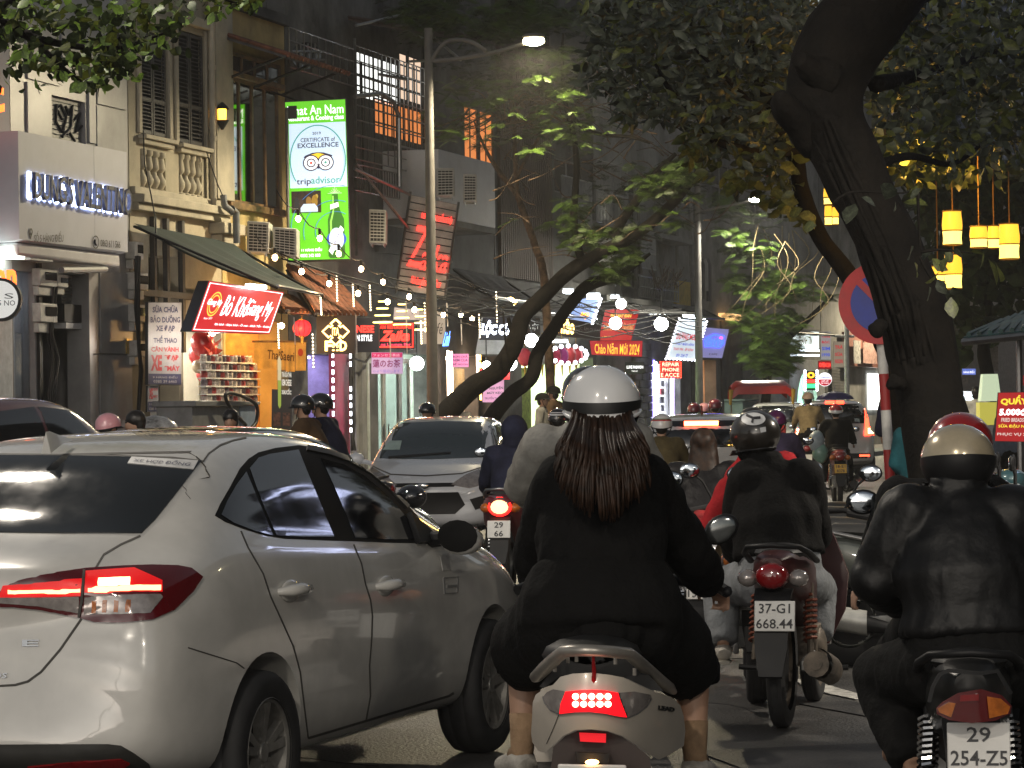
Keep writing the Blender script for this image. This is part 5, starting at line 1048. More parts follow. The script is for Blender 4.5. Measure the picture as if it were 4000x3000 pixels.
simple_car('sedan', 'dark maroon car at the far left edge behind the white sedan', MAR, (rp_.x, 29), 22, [(a, b, c_, d, e*1.08, f, g*1.12, i*1.12) for a, b, c_, d, e, f, g, i in SUV], 2.6, .32, .365, [('window', 'right', [(-.4, 1.2), (-.3, 1.6), (.6, 1.66), (.7, 1.18)], CARGLASS, .005, True), ('window', 'right', [(.75, 1.18), (.68, 1.66), (1.3, 1.62), (1.85, 1.16)], CARGLASS, .005, True), ('windscreen', 'front', [(-.55, 1.6), (.55, 1.6), (.68, 1.2), (-.68, 1.2)], WINDSCREEN, .005, False), ('rear_window', 'rear', [(-.55, 1.62), (.55, 1.62), (.68, 1.28), (-.68, 1.28)], CARGLASS, .005, False)], .78)
# ================================================================ motorbikes (local: x forward from the rear axle, z up)
DIRT = M('dirty_metal', (.16, .13, .10), .6, .4, .3, 14); ALU = M('cast_aluminium', (.34, .34, .33), .4, .8, .2, 10)
SEATV = M('seat_vinyl', (.018, .018, .018), .5, var=.2)
bk_i = [0]
def bpaint(name, col): return M(name, col, .3, .1, .05, 5, coat=.8)
def mirror_pts(pts, s): return [V((p[0], p[1]*s, p[2])) for p in pts]
def bike(label, loc, head, paint, lines=(), pmat=None, lit=False, wr=.285, group='motorbikes in the street', tail_z=.86, rail=True, scooter=False, name='motorbike', lean=0., dirty=False, headlamp=False, platedx=0., rimmat=None, cluster=True, pdz=0.):
    t = thing(name, label, 'motorbike', (loc[0], loc[1], 0 if len(loc) < 3 else loc[2]), R(90-head), group)
    if lean: t.rotation_euler = (R(lean), 0, R(90-head))
    w_ = wr; wb = 1.24; ww = .11 if scooter else .085
    for x in (0, wb): wheel(t, x, 0, w_, ww, 1 if x == 0 else -1, rr=w_*(.62 if scooter else .74), rim=rimmat or (DIRT if dirty else ALU))
    B = lambda mb, n, mt, **k: mb.build(n, mt, t, world=False, **k)
    # tail body and seat
    tz = tail_z; m = MB(); st = ((-.30, .05, .045, tz-.06), (-.22, .10, .085, tz-.07), (0, .135, .13, tz-.11), (.3, .14, .19, tz-.18), (.55, .11, .2, tz-.26), (.8, .08, .12, tz-.42)) if not scooter else ((-.34, .07, .05, tz-.08), (-.24, .15, .10, tz-.10), (0, .185, .17, tz-.17), (.3, .18, .22, tz-.26), (.5, .14, .2, tz-.36), (.62, .1, .12, tz-.46))
    m.loft([[V((x, hw*math.copysign(abs(math.cos(a))**.7, math.cos(a)), z+hh*math.copysign(abs(math.sin(a))**.8, math.sin(a)))) for a in [2*math.pi*i/16 for i in range(16)]] for x, hw, hh, z in st]); B(m, 'tail_body', paint, smooth=60)
    m = MB(); m.loft([[V((x, hw*math.cos(a), z+hh*math.sin(a))) for a in [2*math.pi*i/14 for i in range(14)]] for x, hw, hh, z in ((-.14, .08, .02, tz+.0), (-.08, .115, .045, tz), (.1, .13, .05, tz-.01), (.3, .125, .05, tz-.06), (.52, .09, .05, tz-.07), (.62, .05, .03, tz-.06))]); B(m, 'seat', SEATV, smooth=60)
    if rail:
        m = MB(); m.tube([V((.12, -.16, tz-.05)), V((-.12, -.155, tz)), V((-.25, -.12, tz+.035)), V((-.29, 0, tz+.045)), V((-.25, .12, tz+.035)), V((-.12, .155, tz)), V((.12, .16, tz-.05))], .017, 8, ell=.8); B(m, 'grab_rail', BLACKP if not scooter else STEEL, smooth=80)
    # lamp cluster
    if cluster: m = MB(); m.loft([[V((x, hw*math.cos(a), tz-.10+hh*math.sin(a))) for a in [2*math.pi*i/14 for i in range(14)]] for x, hw, hh in ((-.36, .045, .035), (-.345, .07, .055), (-.30, .082, .065), (-.24, .06, .05))]); tlm = B(m, 'tail_lamp', LEDHOT if lit else REDLENS, smooth=60)
    if lit: m = MB(); m.loft([[V((x, hw*math.cos(a), tz-.10+hh*math.sin(a))) for a in [2*math.pi*i/14 for i in range(14)]] for x, hw, hh in ((-.33, .085, .07), (-.31, .10, .082), (-.25, .08, .06))]); m.build('lamp_surround', EM('lamp_red_strong', (1, .02, .015), 2.2), tlm, world=False)
    for s in ((1, -1) if cluster else ()): m = MB(); m.sphere((-.27, s*.12, tz-.11), (.05, .05, .042), 10, 7); B(m, 'indicator', AMBERL if not dirty else CLEARL, smooth=80)
    # mudguard, plate
    pz = tz-.30+pdz; m = MB(); m.loft([[V((x, s*hw, z)) for s in (-1, 1)]+[V((x+.02, s*hw, z-.01)) for s in (1, -1)] for x, hw, z in ((-.24, .09, tz-.16), (-.33, .085, tz-.2), (-.36, .08, pz), (-.39, .075, pz-.14), (-.42, .055, pz-.26))]); B(m, 'mudguard', BLACKP, smooth=50)
    q = [V((-.375-(.012*0), s*.095+platedx, z)) for s, z in ((1, pz+.09), (-1, pz+.09))]+[V((-.40, s*.095+platedx, z)) for s, z in ((-1, pz-.05), (1, pz-.05))]
    plate(t, q, lines, pmat or PLATEW)
    # rear suspension, engine, exhaust
    for s in (1, -1):
        p0, p1 = V((.02, s*.135, w_+.02)), V((.14, s*.125, tz-.16)); m = MB(); m.tube([p0, p1], .016, 8); sh = B(m, 'shock_absorber', DIRT if dirty else BLACKP)
        m = MB(); n_ = 60; d = p1-p0; u = d.orthogonal().normalized(); v = d.normalized().cross(u)
        m.tube([p0+d*(.25+.6*i/n_)+(u*math.cos(i*.9)+v*math.sin(i*.9))*.03 for i in range(n_)], .0075, 5); m.build('spring', M('rust_red', (.22, .06, .03), .6, .3) if dirty else CHROME, sh, world=False)
        m = MB(); m.obox((-.03, s*.105-.015, w_-.03), (.5, 0, .02), (0, .03, 0), (0, 0, .055)); B(m, 'swing_arm', ALU, bevel=.008)
    m = MB(); m.box((.52, 0, .36), (.34, .25, .2)); m.sphere((.48, .1, .34), (.12, .05, .11)); m.sphere((.5, -.11, .34), (.12, .05, .11)); m.tube([(.62, 0, .38), (.86, 0, .44)], .085, 10); B(m, 'engine', ALU if not dirty else DIRT, bevel=.02)
    m = MB(); m.tube([(.7, -.1, .22), (.4, -.15, .2), (.1, -.185, .26), (-.3, -.2, .33)], [.018, .02, .05, .062], 12); m.disc((-.3, -.2, .33), .03, (-1, 0, .2), .006, 12); ex = B(m, 'exhaust', DIRT if dirty else BLACKP)
    m = MB(); m.loft([[V((x, -.2-.07*math.cos(a)-.008, z+.074*math.sin(a))) for a in [math.pi*(-.5+i/8) for i in range(9)]] for x, z in ((.12, .264), (.02, .282), (-.1, .30), (-.29, .33))], cap=False, closed=False); m.build('heat_shield', DIRT if dirty else M('shield_silver', (.52, .52, .49), .32, .5), ex, world=False)
    # front end
    m = MB(); m.loft([[V((x, s*y, z)) for s, y in ((-1, hw), (-1, hw*.5), (1, hw*.5), (1, hw))]+[V((x-.04, s*y, z)) for s, y in ((1, hw), (1, hw*.5), (-1, hw*.5), (-1, hw))] for x, hw, z in ((.78, .14, .34), (.9, .21, .5), (.98, .22, .68), (1.02, .15, .86), (1.0, .10, .96))]); B(m, 'leg_shield', paint, smooth=60)
    if scooter: m = MB(); m.loft([[V((x, s*y, z)) for s, y in ((-1, .16), (1, .16))]+[V((x, s*y, z-.1)) for s, y in ((1, .14), (-1, .14))] for x, z in ((.45, .36), (.6, .33), (.85, .33), (.95, .4))]); B(m, 'floorboard', BLACKP)
    else: m = MB(); m.tube([(.5, 0, tz-.2), (.75, 0, .55), (.95, 0, .82)], [.09, .06, .05], 10); B(m, 'frame_cover', paint, smooth=60)
    m = MB(); m.loft([[V((1.02+dx, hw*math.cos(a), .96+hh*math.sin(a))) for a in [2*math.pi*i/12 for i in range(12)]] for dx, hw, hh in ((-.10, .09, .05), (-.02, .13, .085), (.08, .11, .08), (.12, .05, .04))]); hl_ = B(m, 'handlebar_cowl', paint, smooth=60)
    m = MB(); m.sphere((1.10, 0, .95), (.04, .085, .06), 12, 8); m.build('headlamp', EM('headlamp_glow', (1, .98, .92), 40) if headlamp else CLEARL, hl_, world=False)
    m = MB(); m.tube([V((.93, -.34, .965)), V((.97, -.2, 1.0)), V((1.0, 0, .99)), V((.97, .2, 1.0)), V((.93, .34, .965))], .014, 8); B(m, 'handlebar', BLACKP, smooth=80)
    for s in (1, -1):
        m = MB(); m.tube([V((.93, s*.35, .964)), V((.955, s*.22, .988))], .019, 8); B(m, 'grip', TYRE)
        m = MB(); m.tube([V((.98, s*.20, 1.0)), V((.98, s*.27, 1.13)), V((.97, s*.32, 1.17))], .007, 6); mm = B(m, 'mirror', BLACKP)
        m = MB(); m.sphere((.965, s*.34, 1.19), (.016, .062, .045), 14, 8); m.build('mirror_head', BLACKP, mm, world=False); m = MB(); m.sphere((.952, s*.34, 1.19), (.006, .054, .038), 14, 8); m.build('mirror_glass', M('mirror_silver', (.55, .6, .66), .06, 1., var=.02), mm, world=False)
        m = MB(); m.tube([V((wb, s*.075, w_)), V((1.06, s*.075, .80))], .02, 8); B(m, 'fork', ALU)
        m = MB(); m.tube([V((.42, s*.12, .24)), V((.42, s*.27, .25))], .014, 8); B(m, 'footpeg', BLACKP)
    m = MB(); m.loft([[V((wb+(w_+.03)*math.cos(a), y, w_+(w_+.03)*math.sin(a))) for y in (-.06, -.04, .04, .06)] for a in [math.pi*(.15+.75*i/10) for i in range(11)]], cap=False, closed=False); B(m, 'front_mudguard', paint, smooth=80)
    return t
# ---------------------------------------------------------------- white scooter in front of the camera
CRM = bpaint('scooter_cream', (.60, .54, .46))
def c4(*pts): return [(1900+x*.482, 2200+y*.482) for x, y in pts]
def shell(poly, Yf, depth, step=10):
    """curved sheet seen through an outline, thickened away from the viewer"""
    vs, fs, ed = polygrid(poly, step); a = [P(x, y, Yf(x, y)) for x, y in vs]; b = [p+(p-CAMP).normalized()*depth for p in a]; k = len(a)
    return MB().add(a+b, fs+[tuple(i+k for i in f[::-1]) for f in fs]+[(i, j, j+k, i+k) for i, j in ed])
YT = 8.0; CX = 2312
def Ysc(x, y): u = (x-CX)/300; return YT+.05+.34*abs(u)**2.2+.10*((y-2720)/160)**2*.4
sco = thing('scooter', 'cream white scooter with ten glowing tail lights ridden by the long haired woman', 'motorbike', (P(CX, 2600, 8.4).x, 8.4, 0))
sm = shell(c4((375, 1130), (400, 1065), (460, 1022), (540, 985), (600, 920), (700, 895), (850, 888), (1000, 905), (1110, 925), (1230, 985), (1330, 1030), (1420, 1060), (1500, 1085), (1570, 1150), (1600, 1240), (1612, 1360), (1600, 1480), (1500, 1545), (1400, 1592), (1330, 1560), (1210, 1470), (1100, 1400), (980, 1358), (850, 1345), (720, 1352), (620, 1400), (540, 1480), (470, 1535), (420, 1520), (372, 1450), (362, 1380), (370, 1250)), Ysc, .5, 9)
sc_body = sm.build('tail_body', CRM, sco, smooth=50)
def on_sc(name, poly, mat, par, off, step=9, smooth=60): return (par and MB_child or None)(shell(poly, lambda x, y: Ysc(x, y)-off, .02, step), name, mat, par, smooth=smooth)
lens = on_sc('tail_lamp', c4((640, 1040), (760, 1028), (860, 1025), (960, 1030), (1068, 1050), (1085, 1110), (1140, 1250), (1060, 1240), (960, 1218), (840, 1205), (720, 1207), (590, 1222), (600, 1140)), EM('tail_lens_lit', (1, .008, .015), 1.0), sc_body, .02)
for k in range(10):
    p = c4((722+66*(k % 5), 1080+62*(k//5)))[0]; q0 = P(p[0], p[1], Ysc(*p)-.032); m = MB(); m.sphere(q0, (.0095, .006, .009), 12, 8); MB_child(m, 'led', EM('led_white_hot', (1, .62, .4), 7), sc_body)
for poly in (c4((460, 1080), (490, 1045), (540, 1022), (640, 1038), (600, 1140), (588, 1222), (520, 1190), (470, 1130)), c4((1070, 1050), (1200, 1040), (1330, 1065), (1340, 1100), (1300, 1160), (1220, 1220), (1142, 1250), (1088, 1110))): on_sc('indicator', poly, CLEARL, sc_body, .018)
for pts in ([(455, 1080), (470, 1132), (520, 1194), (588, 1226), (720, 1210), (840, 1208), (960, 1221), (1060, 1243), (1142, 1254), (1222, 1223), (1302, 1163), (1342, 1100)],): on_sc('lamp_trim', strip(c4(*pts), 2.2), M('trim_grey', (.4, .4, .42), .3, .5), sc_body, .012, 6)
on_sc('panel_gap', strip(c4((585, 1230), (550, 1320), (515, 1400), (485, 1465)), 1.2), GAP, sc_body, .004, 6)
qd = [P(x, y, Ysc(x, y)-.006) for x, y in c4((1392, 1152), (1522, 1168), (1520, 1205), (1390, 1188))]; qtext(qd, (0, 0, 1, 1), 'LEAD', M('badge_dark', (.05, .05, .05), .3, .8), sco, .003, .003, bold=.04)
# grab rail with its strut
rp = [(392, 945), (405, 920), (480, 845), (560, 770), (635, 712), (720, 706), (850, 708), (1000, 716), (1150, 732), (1200, 770), (1290, 850), (1380, 930), (1470, 1000), (1510, 1040)]
m = MB(); pts = c4(*rp); m.tube([P(x, y, YT+.03+.42*abs((x-CX)/262)**2) for x, y in pts], [.012, .022]+[.024]*10+[.022, .014], 10, ell=.75); m.build('grab_rail', M('rail_silver', (.42, .39, .35), .35, .6), sco, smooth=80)
m = MB(); pts = c4((865, 740), (872, 860), (868, 960)); m.tube([P(x, y, YT+.03+.02*i) for i, (x, y) in enumerate(pts)], [.008, .012, .016], 8, ell=.6); m.build('rail_strut', REDLENS, sco)
for x, y in ((555, 850), (660, 780), (730, 770), (1045, 790), (1200, 880)): m = MB(); p = c4((x, y))[0]; m.tube([P(p[0], p[1]-14, YT+.2), P(p[0], p[1]+14, YT+.2)], .006, 6); m.build('rail_rib', MATS['rail_silver'], sco)
m = shell(c4((430, 1000), (560, 830), (700, 740), (860, 730), (1020, 745), (1180, 790), (1330, 920), (1440, 1040), (1330, 1025), (1110, 920), (850, 885), (600, 915), (460, 1015)), lambda x, y: YT+.3, .05, 20); m.build('seat_underside', BLACKP, sco)
sd = MB(); sd.loft([[P(CX, 2530, 8.2+dy)+V((hw*math.cos(a), 0, hh*math.sin(a)-.02)) for a in [2*math.pi*i/14 for i in range(14)]] for dy, hw, hh in ((.1, .08, .03), (.2, .15, .06), (.6, .15, .06), (.9, .1, .05))]); sd.build('seat', SEATV, sco, smooth=60)
m = shell(c4((540, 1490), (640, 1400), (740, 1358), (850, 1350), (980, 1364), (1100, 1408), (1210, 1480), (1320, 1570), (1340, 1700), (520, 1700)), lambda x, y: YT+.16, .25, 14); m.build('rear_underpanel', M('brown_black_plastic', (.035, .022, .018), .5), sco)
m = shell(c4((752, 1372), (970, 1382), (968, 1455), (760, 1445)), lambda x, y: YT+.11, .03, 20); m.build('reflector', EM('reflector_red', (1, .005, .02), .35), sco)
m = shell(c4((720, 1530), (1000, 1540), (990, 1625), (730, 1618)), lambda x, y: YT+.09, .06, 20); m.build('plate_lamp_bracket', BLACKP, sco, bevel=.01)
q = [P(x, y, YT+.06) for x, y in c4((578, 1632), (1135, 1640))]; q += [q[1]+V((0, .03, -.145)), q[0]+V((0, .03, -.145))]
m = MB(); qbox(q, .01, m); pl = m.build('number_plate', PLATEW, sco, bevel=.005)
m = MB(); e = bl(q, .5, -.02)+V((0, -.004, .006)); m.sphere(e, (.02, .008, .008), 10, 6); m.build('plate_lamp', EM('plate_lamp_glow', (1, .5, .15), 10), sco)
sb = sco.location; wl1 = wheel(sco, 0, 0, .24, .11, 1); wl1.location = (.0, .12, .24); wl1.rotation_euler = (0, 0, R(90)); wl2 = wheel(sco, 0, 0, .25, .11, 1); wl2.location = (.0, 1.38, .25); wl2.rotation_euler = (0, 0, R(90))
m = MB(); m.loft([[V((s*hw, y, z)) for s in (-1, 1)]+[V((s*hw, y+.06, z)) for s in (1, -1)] for y, hw, z in ((1.05, .2, .3), (1.12, .24, .6), (1.2, .2, .85), (1.22, .1, 1.0))]); m.build('leg_shield', CRM, sco, world=False, smooth=60)
m = MB(); m.box((0, .75, .3), (.42, .8, .1)); m.build('floorboard', BLACKP, sco, world=False, bevel=.02)
hb = [P(2812, 2295, 9.12), P(2840, 2312, 9.08)]
m = MB(); m.tube([V((sb.x-.22, hb[0].y, hb[0].z)), V((sb.x, 9.3, 1.02)), hb[0]], .018, 8); m.build('handlebar', BLACKP, sco, smooth=80)
m = MB(); m.tube([hb[0], hb[1]], .02, 8); m.sphere(hb[1], .017, 10, 6); m.build('grip', BLACKP, sco)
mc = P(2818, 2068, 9.15); m = MB(); m.tube([P(2770, 2230, 9.2), P(2755, 2105, 9.2), P(2785, 2095, 9.17)], .008, 6); mr_ = m.build('mirror', BLACKP, sco)
rot = Matrix.Rotation(R(-32), 3, 'Y')
m = MB(); m.sphere(mc, (.062, .02, .046), 20, 10, rot); MB_child(m, 'mirror_head', BLACKP, mr_, smooth=80)
m = MB(); m.sphere(mc+V((-.004, -.016, 0)), (.055, .006, .04), 20, 8, rot); MB_child(m, 'mirror_glass', M('mirror_dusty', (.16, .17, .17), .12, .9, var=.1), mr_, smooth=80)
# ================================================================ people
SKIN = M('skin', (.42, .25, .17), .55, var=.08, scale=12); HAIRB = M('black_hair', (.012, .010, .009), .4, var=.3, scale=60)
HAIRBR = M('brown_hair', (.035, .016, .008), .5, var=.45, scale=35, col2=(.010, .006, .004), spec=.3)
CL = {}
def cloth(name, col, rough=.85, bump=.25, scale=5): return M(name, col, rough, 0, .22, scale, bump=bump, bscale=60, spec=.2)
def limb(mb, pts, rs, n=12, ell=None, wd=None, caps=True):
    mb.tube(pts, rs, n, True, ell, wd)
    if caps:
        for p, r in ((pts[0], rs[0]), (pts[-1], rs[-1])):
            if ell is None: mb.sphere(p, r, n, 8)
def fuse(mb, vox, amp=0., freq=6., smooth=4, seed=0.):
    me = bpy.data.meshes.new('fused'); me.from_pydata([tuple(p) for p in mb.v], [], mb.f)
    me = baked(me, [('REMESH', dict(mode='VOXEL', voxel_size=vox, use_smooth_shade=True)), ('SMOOTH', dict(factor=.5, iterations=smooth))])
    if amp:
        for v in me.vertices:
            p = v.co; k = noise.noise(V((p.x*freq, p.y*freq, p.z*freq*.55))+V((seed, 0, 0)))*.6+noise.noise(V((p.x*freq*2.4+7, p.y*freq*2.4, p.z*freq*1.2))+V((0, seed, 0)))*.4
            fold = 1-abs(k)*2.2; v.co = p+v.normal*(amp*fold)
    finish(me, 180); return me
def put(name, me, mat, par, label=None):
    o = par.location; me.transform(Matrix.Translation(-o)); return tag(link(name, me, mat, par), label)
def lerp(a, b, f): return a+(b-a)*f
def hand(mb, w_, fwd, side, up, s, r=1.):
    """palm, four bent fingers of unequal length and a thumb, closing round a grip"""
    c = w_+fwd*.045*r; mb.tube([w_, c, w_+fwd*.085*r], [.026*r, .036*r, .034*r], 8, ell=.5, wd=side)
    for i, ln in enumerate((.062, .075, .07, .055)):
        b = w_+fwd*.085*r+side*(.027-.018*i)*r; mb.tube([b, b+fwd*ln*.5*r-up*.008*r, b+fwd*ln*.75*r-up*.03*r, b+fwd*ln*.55*r-up*.05*r], [.0095*r, .009*r, .0085*r, .007*r], 6)
    b = w_+fwd*.03*r+side*.03*r*s; mb.tube([b, b+side*.03*r*s+fwd*.025*r-up*.012*r, b+side*.025*r*s+fwd*.05*r-up*.035*r], [.012*r, .011*r, .009*r], 6)
def head_mesh(mb, c, fwd, up, r=1.):
    side = fwd.cross(up).normalized(); m3 = Matrix((side, fwd, up)).transposed()
    f = lambda x, y, z: c+side*x*r+fwd*y*r+up*z*r
    mb.sphere(f(0, -.012, .035), (.076*r, .094*r, .088*r), 16, 12, m3); mb.sphere(f(0, .018, -.045), (.058*r, .072*r, .070*r), 14, 10, m3); mb.sphere(f(0, .055, -.085), (.03*r, .03*r, .026*r), 10, 8, m3)
    mb.tube([f(0, .085, .02), f(0, .108, -.025), f(0, .092, -.035)], [.009*r, .016*r, .012*r], 8)
    for s in (1, -1):
        mb.sphere(f(s*.077, -.012, -.01), (.010*r, .021*r, .032*r), 10, 8, m3); mb.sphere(f(s*.04, .07, -.022), (.026*r, .022*r, .024*r), 10, 8, m3)
def face_parts(par, body, c, fwd, up, r=1.):
    side = fwd.cross(up).normalized(); f = lambda x, y, z: c+side*x*r+fwd*y*r+up*z*r
    for s in (1, -1):
        m = MB(); m.sphere(f(s*.031, .084, .012), .007*r, 8, 6); MB_child(m, 'eye', M('eye_dark', (.03, .02, .015), .15), body)
        m = MB(); m.tube([f(s*.015, .088, .033), f(s*.033, .088, .038), f(s*.05, .075, .032)], .005*r, 6); MB_child(m, 'eyebrow', HAIRB, body)
    m = MB(); m.tube([f(-.024, .078, -.062), f(0, .088, -.06), f(.024, .078, -.062)], [.004*r, .008*r, .004*r], 6); MB_child(m, 'mouth', M('lip', (.30, .10, .08), .5), body)
def hair_cap(par, c, fwd, up, mat=HAIRB, r=1., low=-.03):
    side = fwd.cross(up).normalized(); m3 = Matrix((side, fwd, up)).transposed(); m = MB()
    m.sphere(c+up*.045*r-fwd*.018*r, (.085*r, .102*r, .092*r), 18, 12, m3); m.sphere(c-fwd*.05*r+up*(.0+low*.3)*r, (.078*r, .06*r, .085*r), 16, 10, m3)
    if mat is HAIRBR: m.tube([c-fwd*.04*r+up*.05*r, c-fwd*.055*r-up*.10*r, c-fwd*.075*r-up*.2*r, c-fwd*.08*r-up*.26*r], [.09*r, .105*r, .115*r, .09*r], 14, ell=.6, wd=side)
    me = fuse(m, .014*r, .006, 22, 2); return put('hair', me, mat, par)
def helmet(par, c, fwd, up, mat, r=1., style='half', trim=BLACKP, band=None):
    """half-face helmet: shell with rim, brow peak and chin straps"""
    side = fwd.cross(up).normalized(); m3 = Matrix((side, fwd, up)).transposed(); o = c+up*.035*r
    f = lambda x, y, z: o+side*x*r+fwd*y*r+up*z*r
    R1, R2, R3 = .122, .140, .118; n = 26; rings = []; low = {'half': -.22, 'deep': -.75, 'cap': .05}[style]
    for i in range(11):
        a = low+(math.pi/2-low)*i/10; rings.append([f(R1*math.cos(a)*math.cos(t), R2*math.cos(a)*math.sin(t)-.008, R3*math.sin(a)+(-.03*max(0, -math.sin(t))*max(0, 1-i/3) if style != 'deep' else 0)) for t in [2*math.pi*k/n for k in range(n)]])
    m = MB(); m.loft(rings, False); inner = [[o+(p-o)*.9 for p in rings[0]], rings[0]]; m.loft(inner, False)
    h = m.build('helmet', mat, par, smooth=180)
    m = MB(); ring = rings[0]+[rings[0][0]]; m.tube(ring, .0065*r, 6); MB_child(m, 'rim', trim, h, smooth=80)
    m = MB(); m.loft([[f(R1*.97*math.cos(t), R2*.97*math.sin(t)-.008, R3*math.sin(low)+.012) for t in [math.pi*(.12+.76*k/12) for k in range(13)]], [f(R1*1.02*math.cos(t), R2*1.3*math.sin(t)-.008, R3*math.sin(low)-.012) for t in [math.pi*(.12+.76*k/12) for k in range(13)]]], False, False); MB_child(m, 'peak', trim, h, smooth=80)
    for s in (1, -1): m = MB(); m.tube([f(s*R1*.95, 0, R3*math.sin(low)), f(s*.085, .03, -.10), f(s*.03, .06, -.155)], .006*r, 6); MB_child(m, 'strap', BLACKP, h)
    if band:
        for z0_, z1_, bm_ in band:
            rr = []
            for z in [z0_+(z1_-z0_)*j/6 for j in range(7)]: rr.append([f(R1*1.014*math.cos(z)*math.cos(t), R2*1.014*math.cos(z)*math.sin(t)-.008, R3*1.014*math.sin(z)-(.03*max(0, -math.sin(t))*max(0, 1-(z-low)/(math.pi/2-low)*10/3) if style != 'deep' else 0)) for t in [2*math.pi*k/n for k in range(n)]])
            m = MB(); m.loft(rr, False); MB_child(m, 'band', bm_, h, smooth=180)
    return h
def person(name, label, J, jacket, trousers, shoe=None, group='people riding in the street', vox=.022, hat=None, hatmat=None, hair=HAIRB, skin=SKIN, fat=1., wr=.012, bare_leg=False, face=True, hband=None, hood=None, mask=None, hstyle='half', collar=True, htrim=BLACKP, seed=0., sleeve=1., name_j='jacket'):
    """J: joints pelvis chest neck head fwd up, sh/el/ha/hip/kn/an as (left, right)"""
    pl, ch, nk, hd = J['pelvis'], J['chest'], J['neck'], J['head']; fwd = J['fwd'].normalized(); up = J.get('up', V((0, 0, 1))).normalized(); fwd = (fwd-up*fwd.dot(up)).normalized()
    bf = J.get('bfwd', fwd); bf = V((bf.x, bf.y, 0)).normalized(); sd = bf.cross(V((0, 0, 1))); k = J.get('scale', 1.)
    base = V((pl.x, pl.y, min(a.z for a in J['an'])-.08)); t = thing(name, label, 'person', base, group=group)
    # body
    m = MB(); head_mesh(m, hd, fwd, up, k); m.tube([nk-V((0, 0, .06)), lerp(nk, hd, .45), hd-up*.03], [.062*k, .052*k, .05*k], 10)
    m.tube([pl, lerp(pl, ch, .5), ch, nk-V((0, 0, .05))], [.13*k, .12*k, .14*k, .06*k], 12, ell=.65, wd=sd)
    for i, s in ((0, -1), (1, 1)):
        m.tube([J['sh'][i], J['el'][i], J['ha'][i]], [.045*k, .037*k, .027*k], 10); m.sphere(J['el'][i], .037*k, 8, 6); a = (J['ha'][i]-J['el'][i]).normalized(); hs = a.cross(V((0, 0, 1))).normalized(); hand(m, J['ha'][i], a, hs, hs.cross(a).normalized(), -s, k)
        m.tube([J['hip'][i], J['kn'][i]], [.075*k, .055*k], 10); m.sphere(J['kn'][i], .055*k, 10, 8); m.tube([J['kn'][i], lerp(J['kn'][i], J['an'][i], .3), J['an'][i]], [.052*k, .056*k, .034*k], 10)
        fw = J['toe'][i] if 'toe' in J else bf; m.tube([J['an'][i], J['an'][i]-V((0, 0, .04))+fw*.06*k, J['an'][i]-V((0, 0, .06))+fw*.16*k], [.036*k, .036*k, .025*k], 8)
    body = put('body', fuse(m, vox*.8 if face else vox), skin, t)
    if face: face_parts(t, body, hd, fwd, up, k)
    # jacket
    g = fat*k; w0 = J.get('hem', pl+V((0, 0, .0))); m = MB()
    m.tube([w0, lerp(w0, ch, .35), lerp(w0, ch, .75), lerp(ch, nk, .25), lerp(ch, nk, .62), nk+V((0, 0, -.02))], [.185*g, .175*g, .185*g, .185*k, .14*k, .075*k], 16, ell=[.72, .68, .68, .62, .6, .8], wd=sd)
    for i in (0, 1):
        a = lerp(J['el'][i], J['ha'][i], .93*sleeve); m.tube([J['sh'][i], lerp(J['sh'][i], J['el'][i], .5), J['el'][i], lerp(J['el'][i], a, .55), a], [.082*g, .075*g, .066*g, .060*g, .05*g], 12); m.sphere(J['sh'][i], .084*g, 12, 8); m.sphere(J['el'][i], .066*g, 10, 8)
        m.tube([nk-V((0, 0, .05))*k, J['sh'][i]], [.075*k, .078*g], 10, ell=.8)
    if collar: m.tube([nk-V((0, 0, .03)), nk+V((0, 0, .035*k))-bf*.0], [.085*k, .08*k], 14, ell=.85, wd=sd)
    if hood: m.sphere(hd+up*.02-fwd*.015, (.115*k, .13*k, .135*k), 16, 12); m.tube([nk, hd], [.10*k, .1*k], 12)
    jk = put(name_j, fuse(m, vox, wr, 7., 4, seed), jacket, t)
    # trousers
    m = MB(); m.tube([pl-V((0, 0, .06*k)), pl+V((0, 0, .10*k))], [.17*g, .165*g], 14, ell=.72, wd=sd); m.sphere(pl-V((0, 0, .03*k)), (.17*g, .15*g, .12*g), 14, 10)
    for i in (0, 1):
        h_, kn, an = J['hip'][i], J['kn'][i], J['an'][i]
        m.tube([h_, lerp(h_, kn, .5), kn], [.105*g, .09*g, .075*g], 12); m.sphere(kn, .076*g, 12, 8); m.sphere(h_, .105*g, 12, 8)
        if not bare_leg: m.tube([kn, lerp(kn, an, .4), lerp(kn, an, .95)], [.074*g, .07*g, .058*g], 12)
        else: m.tube([kn, lerp(kn, an, .2)], [.078*g, .08*g], 12)
    put('trousers', fuse(m, vox, wr*.8, 8., 4, seed+3), trousers, t)
    if shoe:
        for i in (0, 1):
            fw = J['toe'][i] if 'toe' in J else bf; an = J['an'][i]; m = MB(); m.tube([an-fw*.05*k-V((0, 0, .045*k)), an-V((0, 0, .03*k)), an+fw*.09*k-V((0, 0, .05*k)), an+fw*.19*k-V((0, 0, .062*k))], [.034*k, .046*k, .044*k, .03*k], 12, ell=.9); sh_ = m.build('shoe', shoe[0], t, smooth=80)
            m = MB(); m.tube([an-fw*.075*k-V((0, 0, .082*k)), an+fw*.08*k-V((0, 0, .086*k)), an+fw*.21*k-V((0, 0, .086*k))], [.03*k, .047*k, .03*k], 12, ell=.32, wd=fw.cross(V((0, 0, 1)))); MB_child(m, 'sole', shoe[1], sh_, smooth=80)
    if hat: helmet(t, hd, fwd, up, hatmat, k, hstyle, htrim, hband)
    if hair and not hood: hair_cap(t, hd, fwd, up, hair, k*(.9 if hat else 1.))
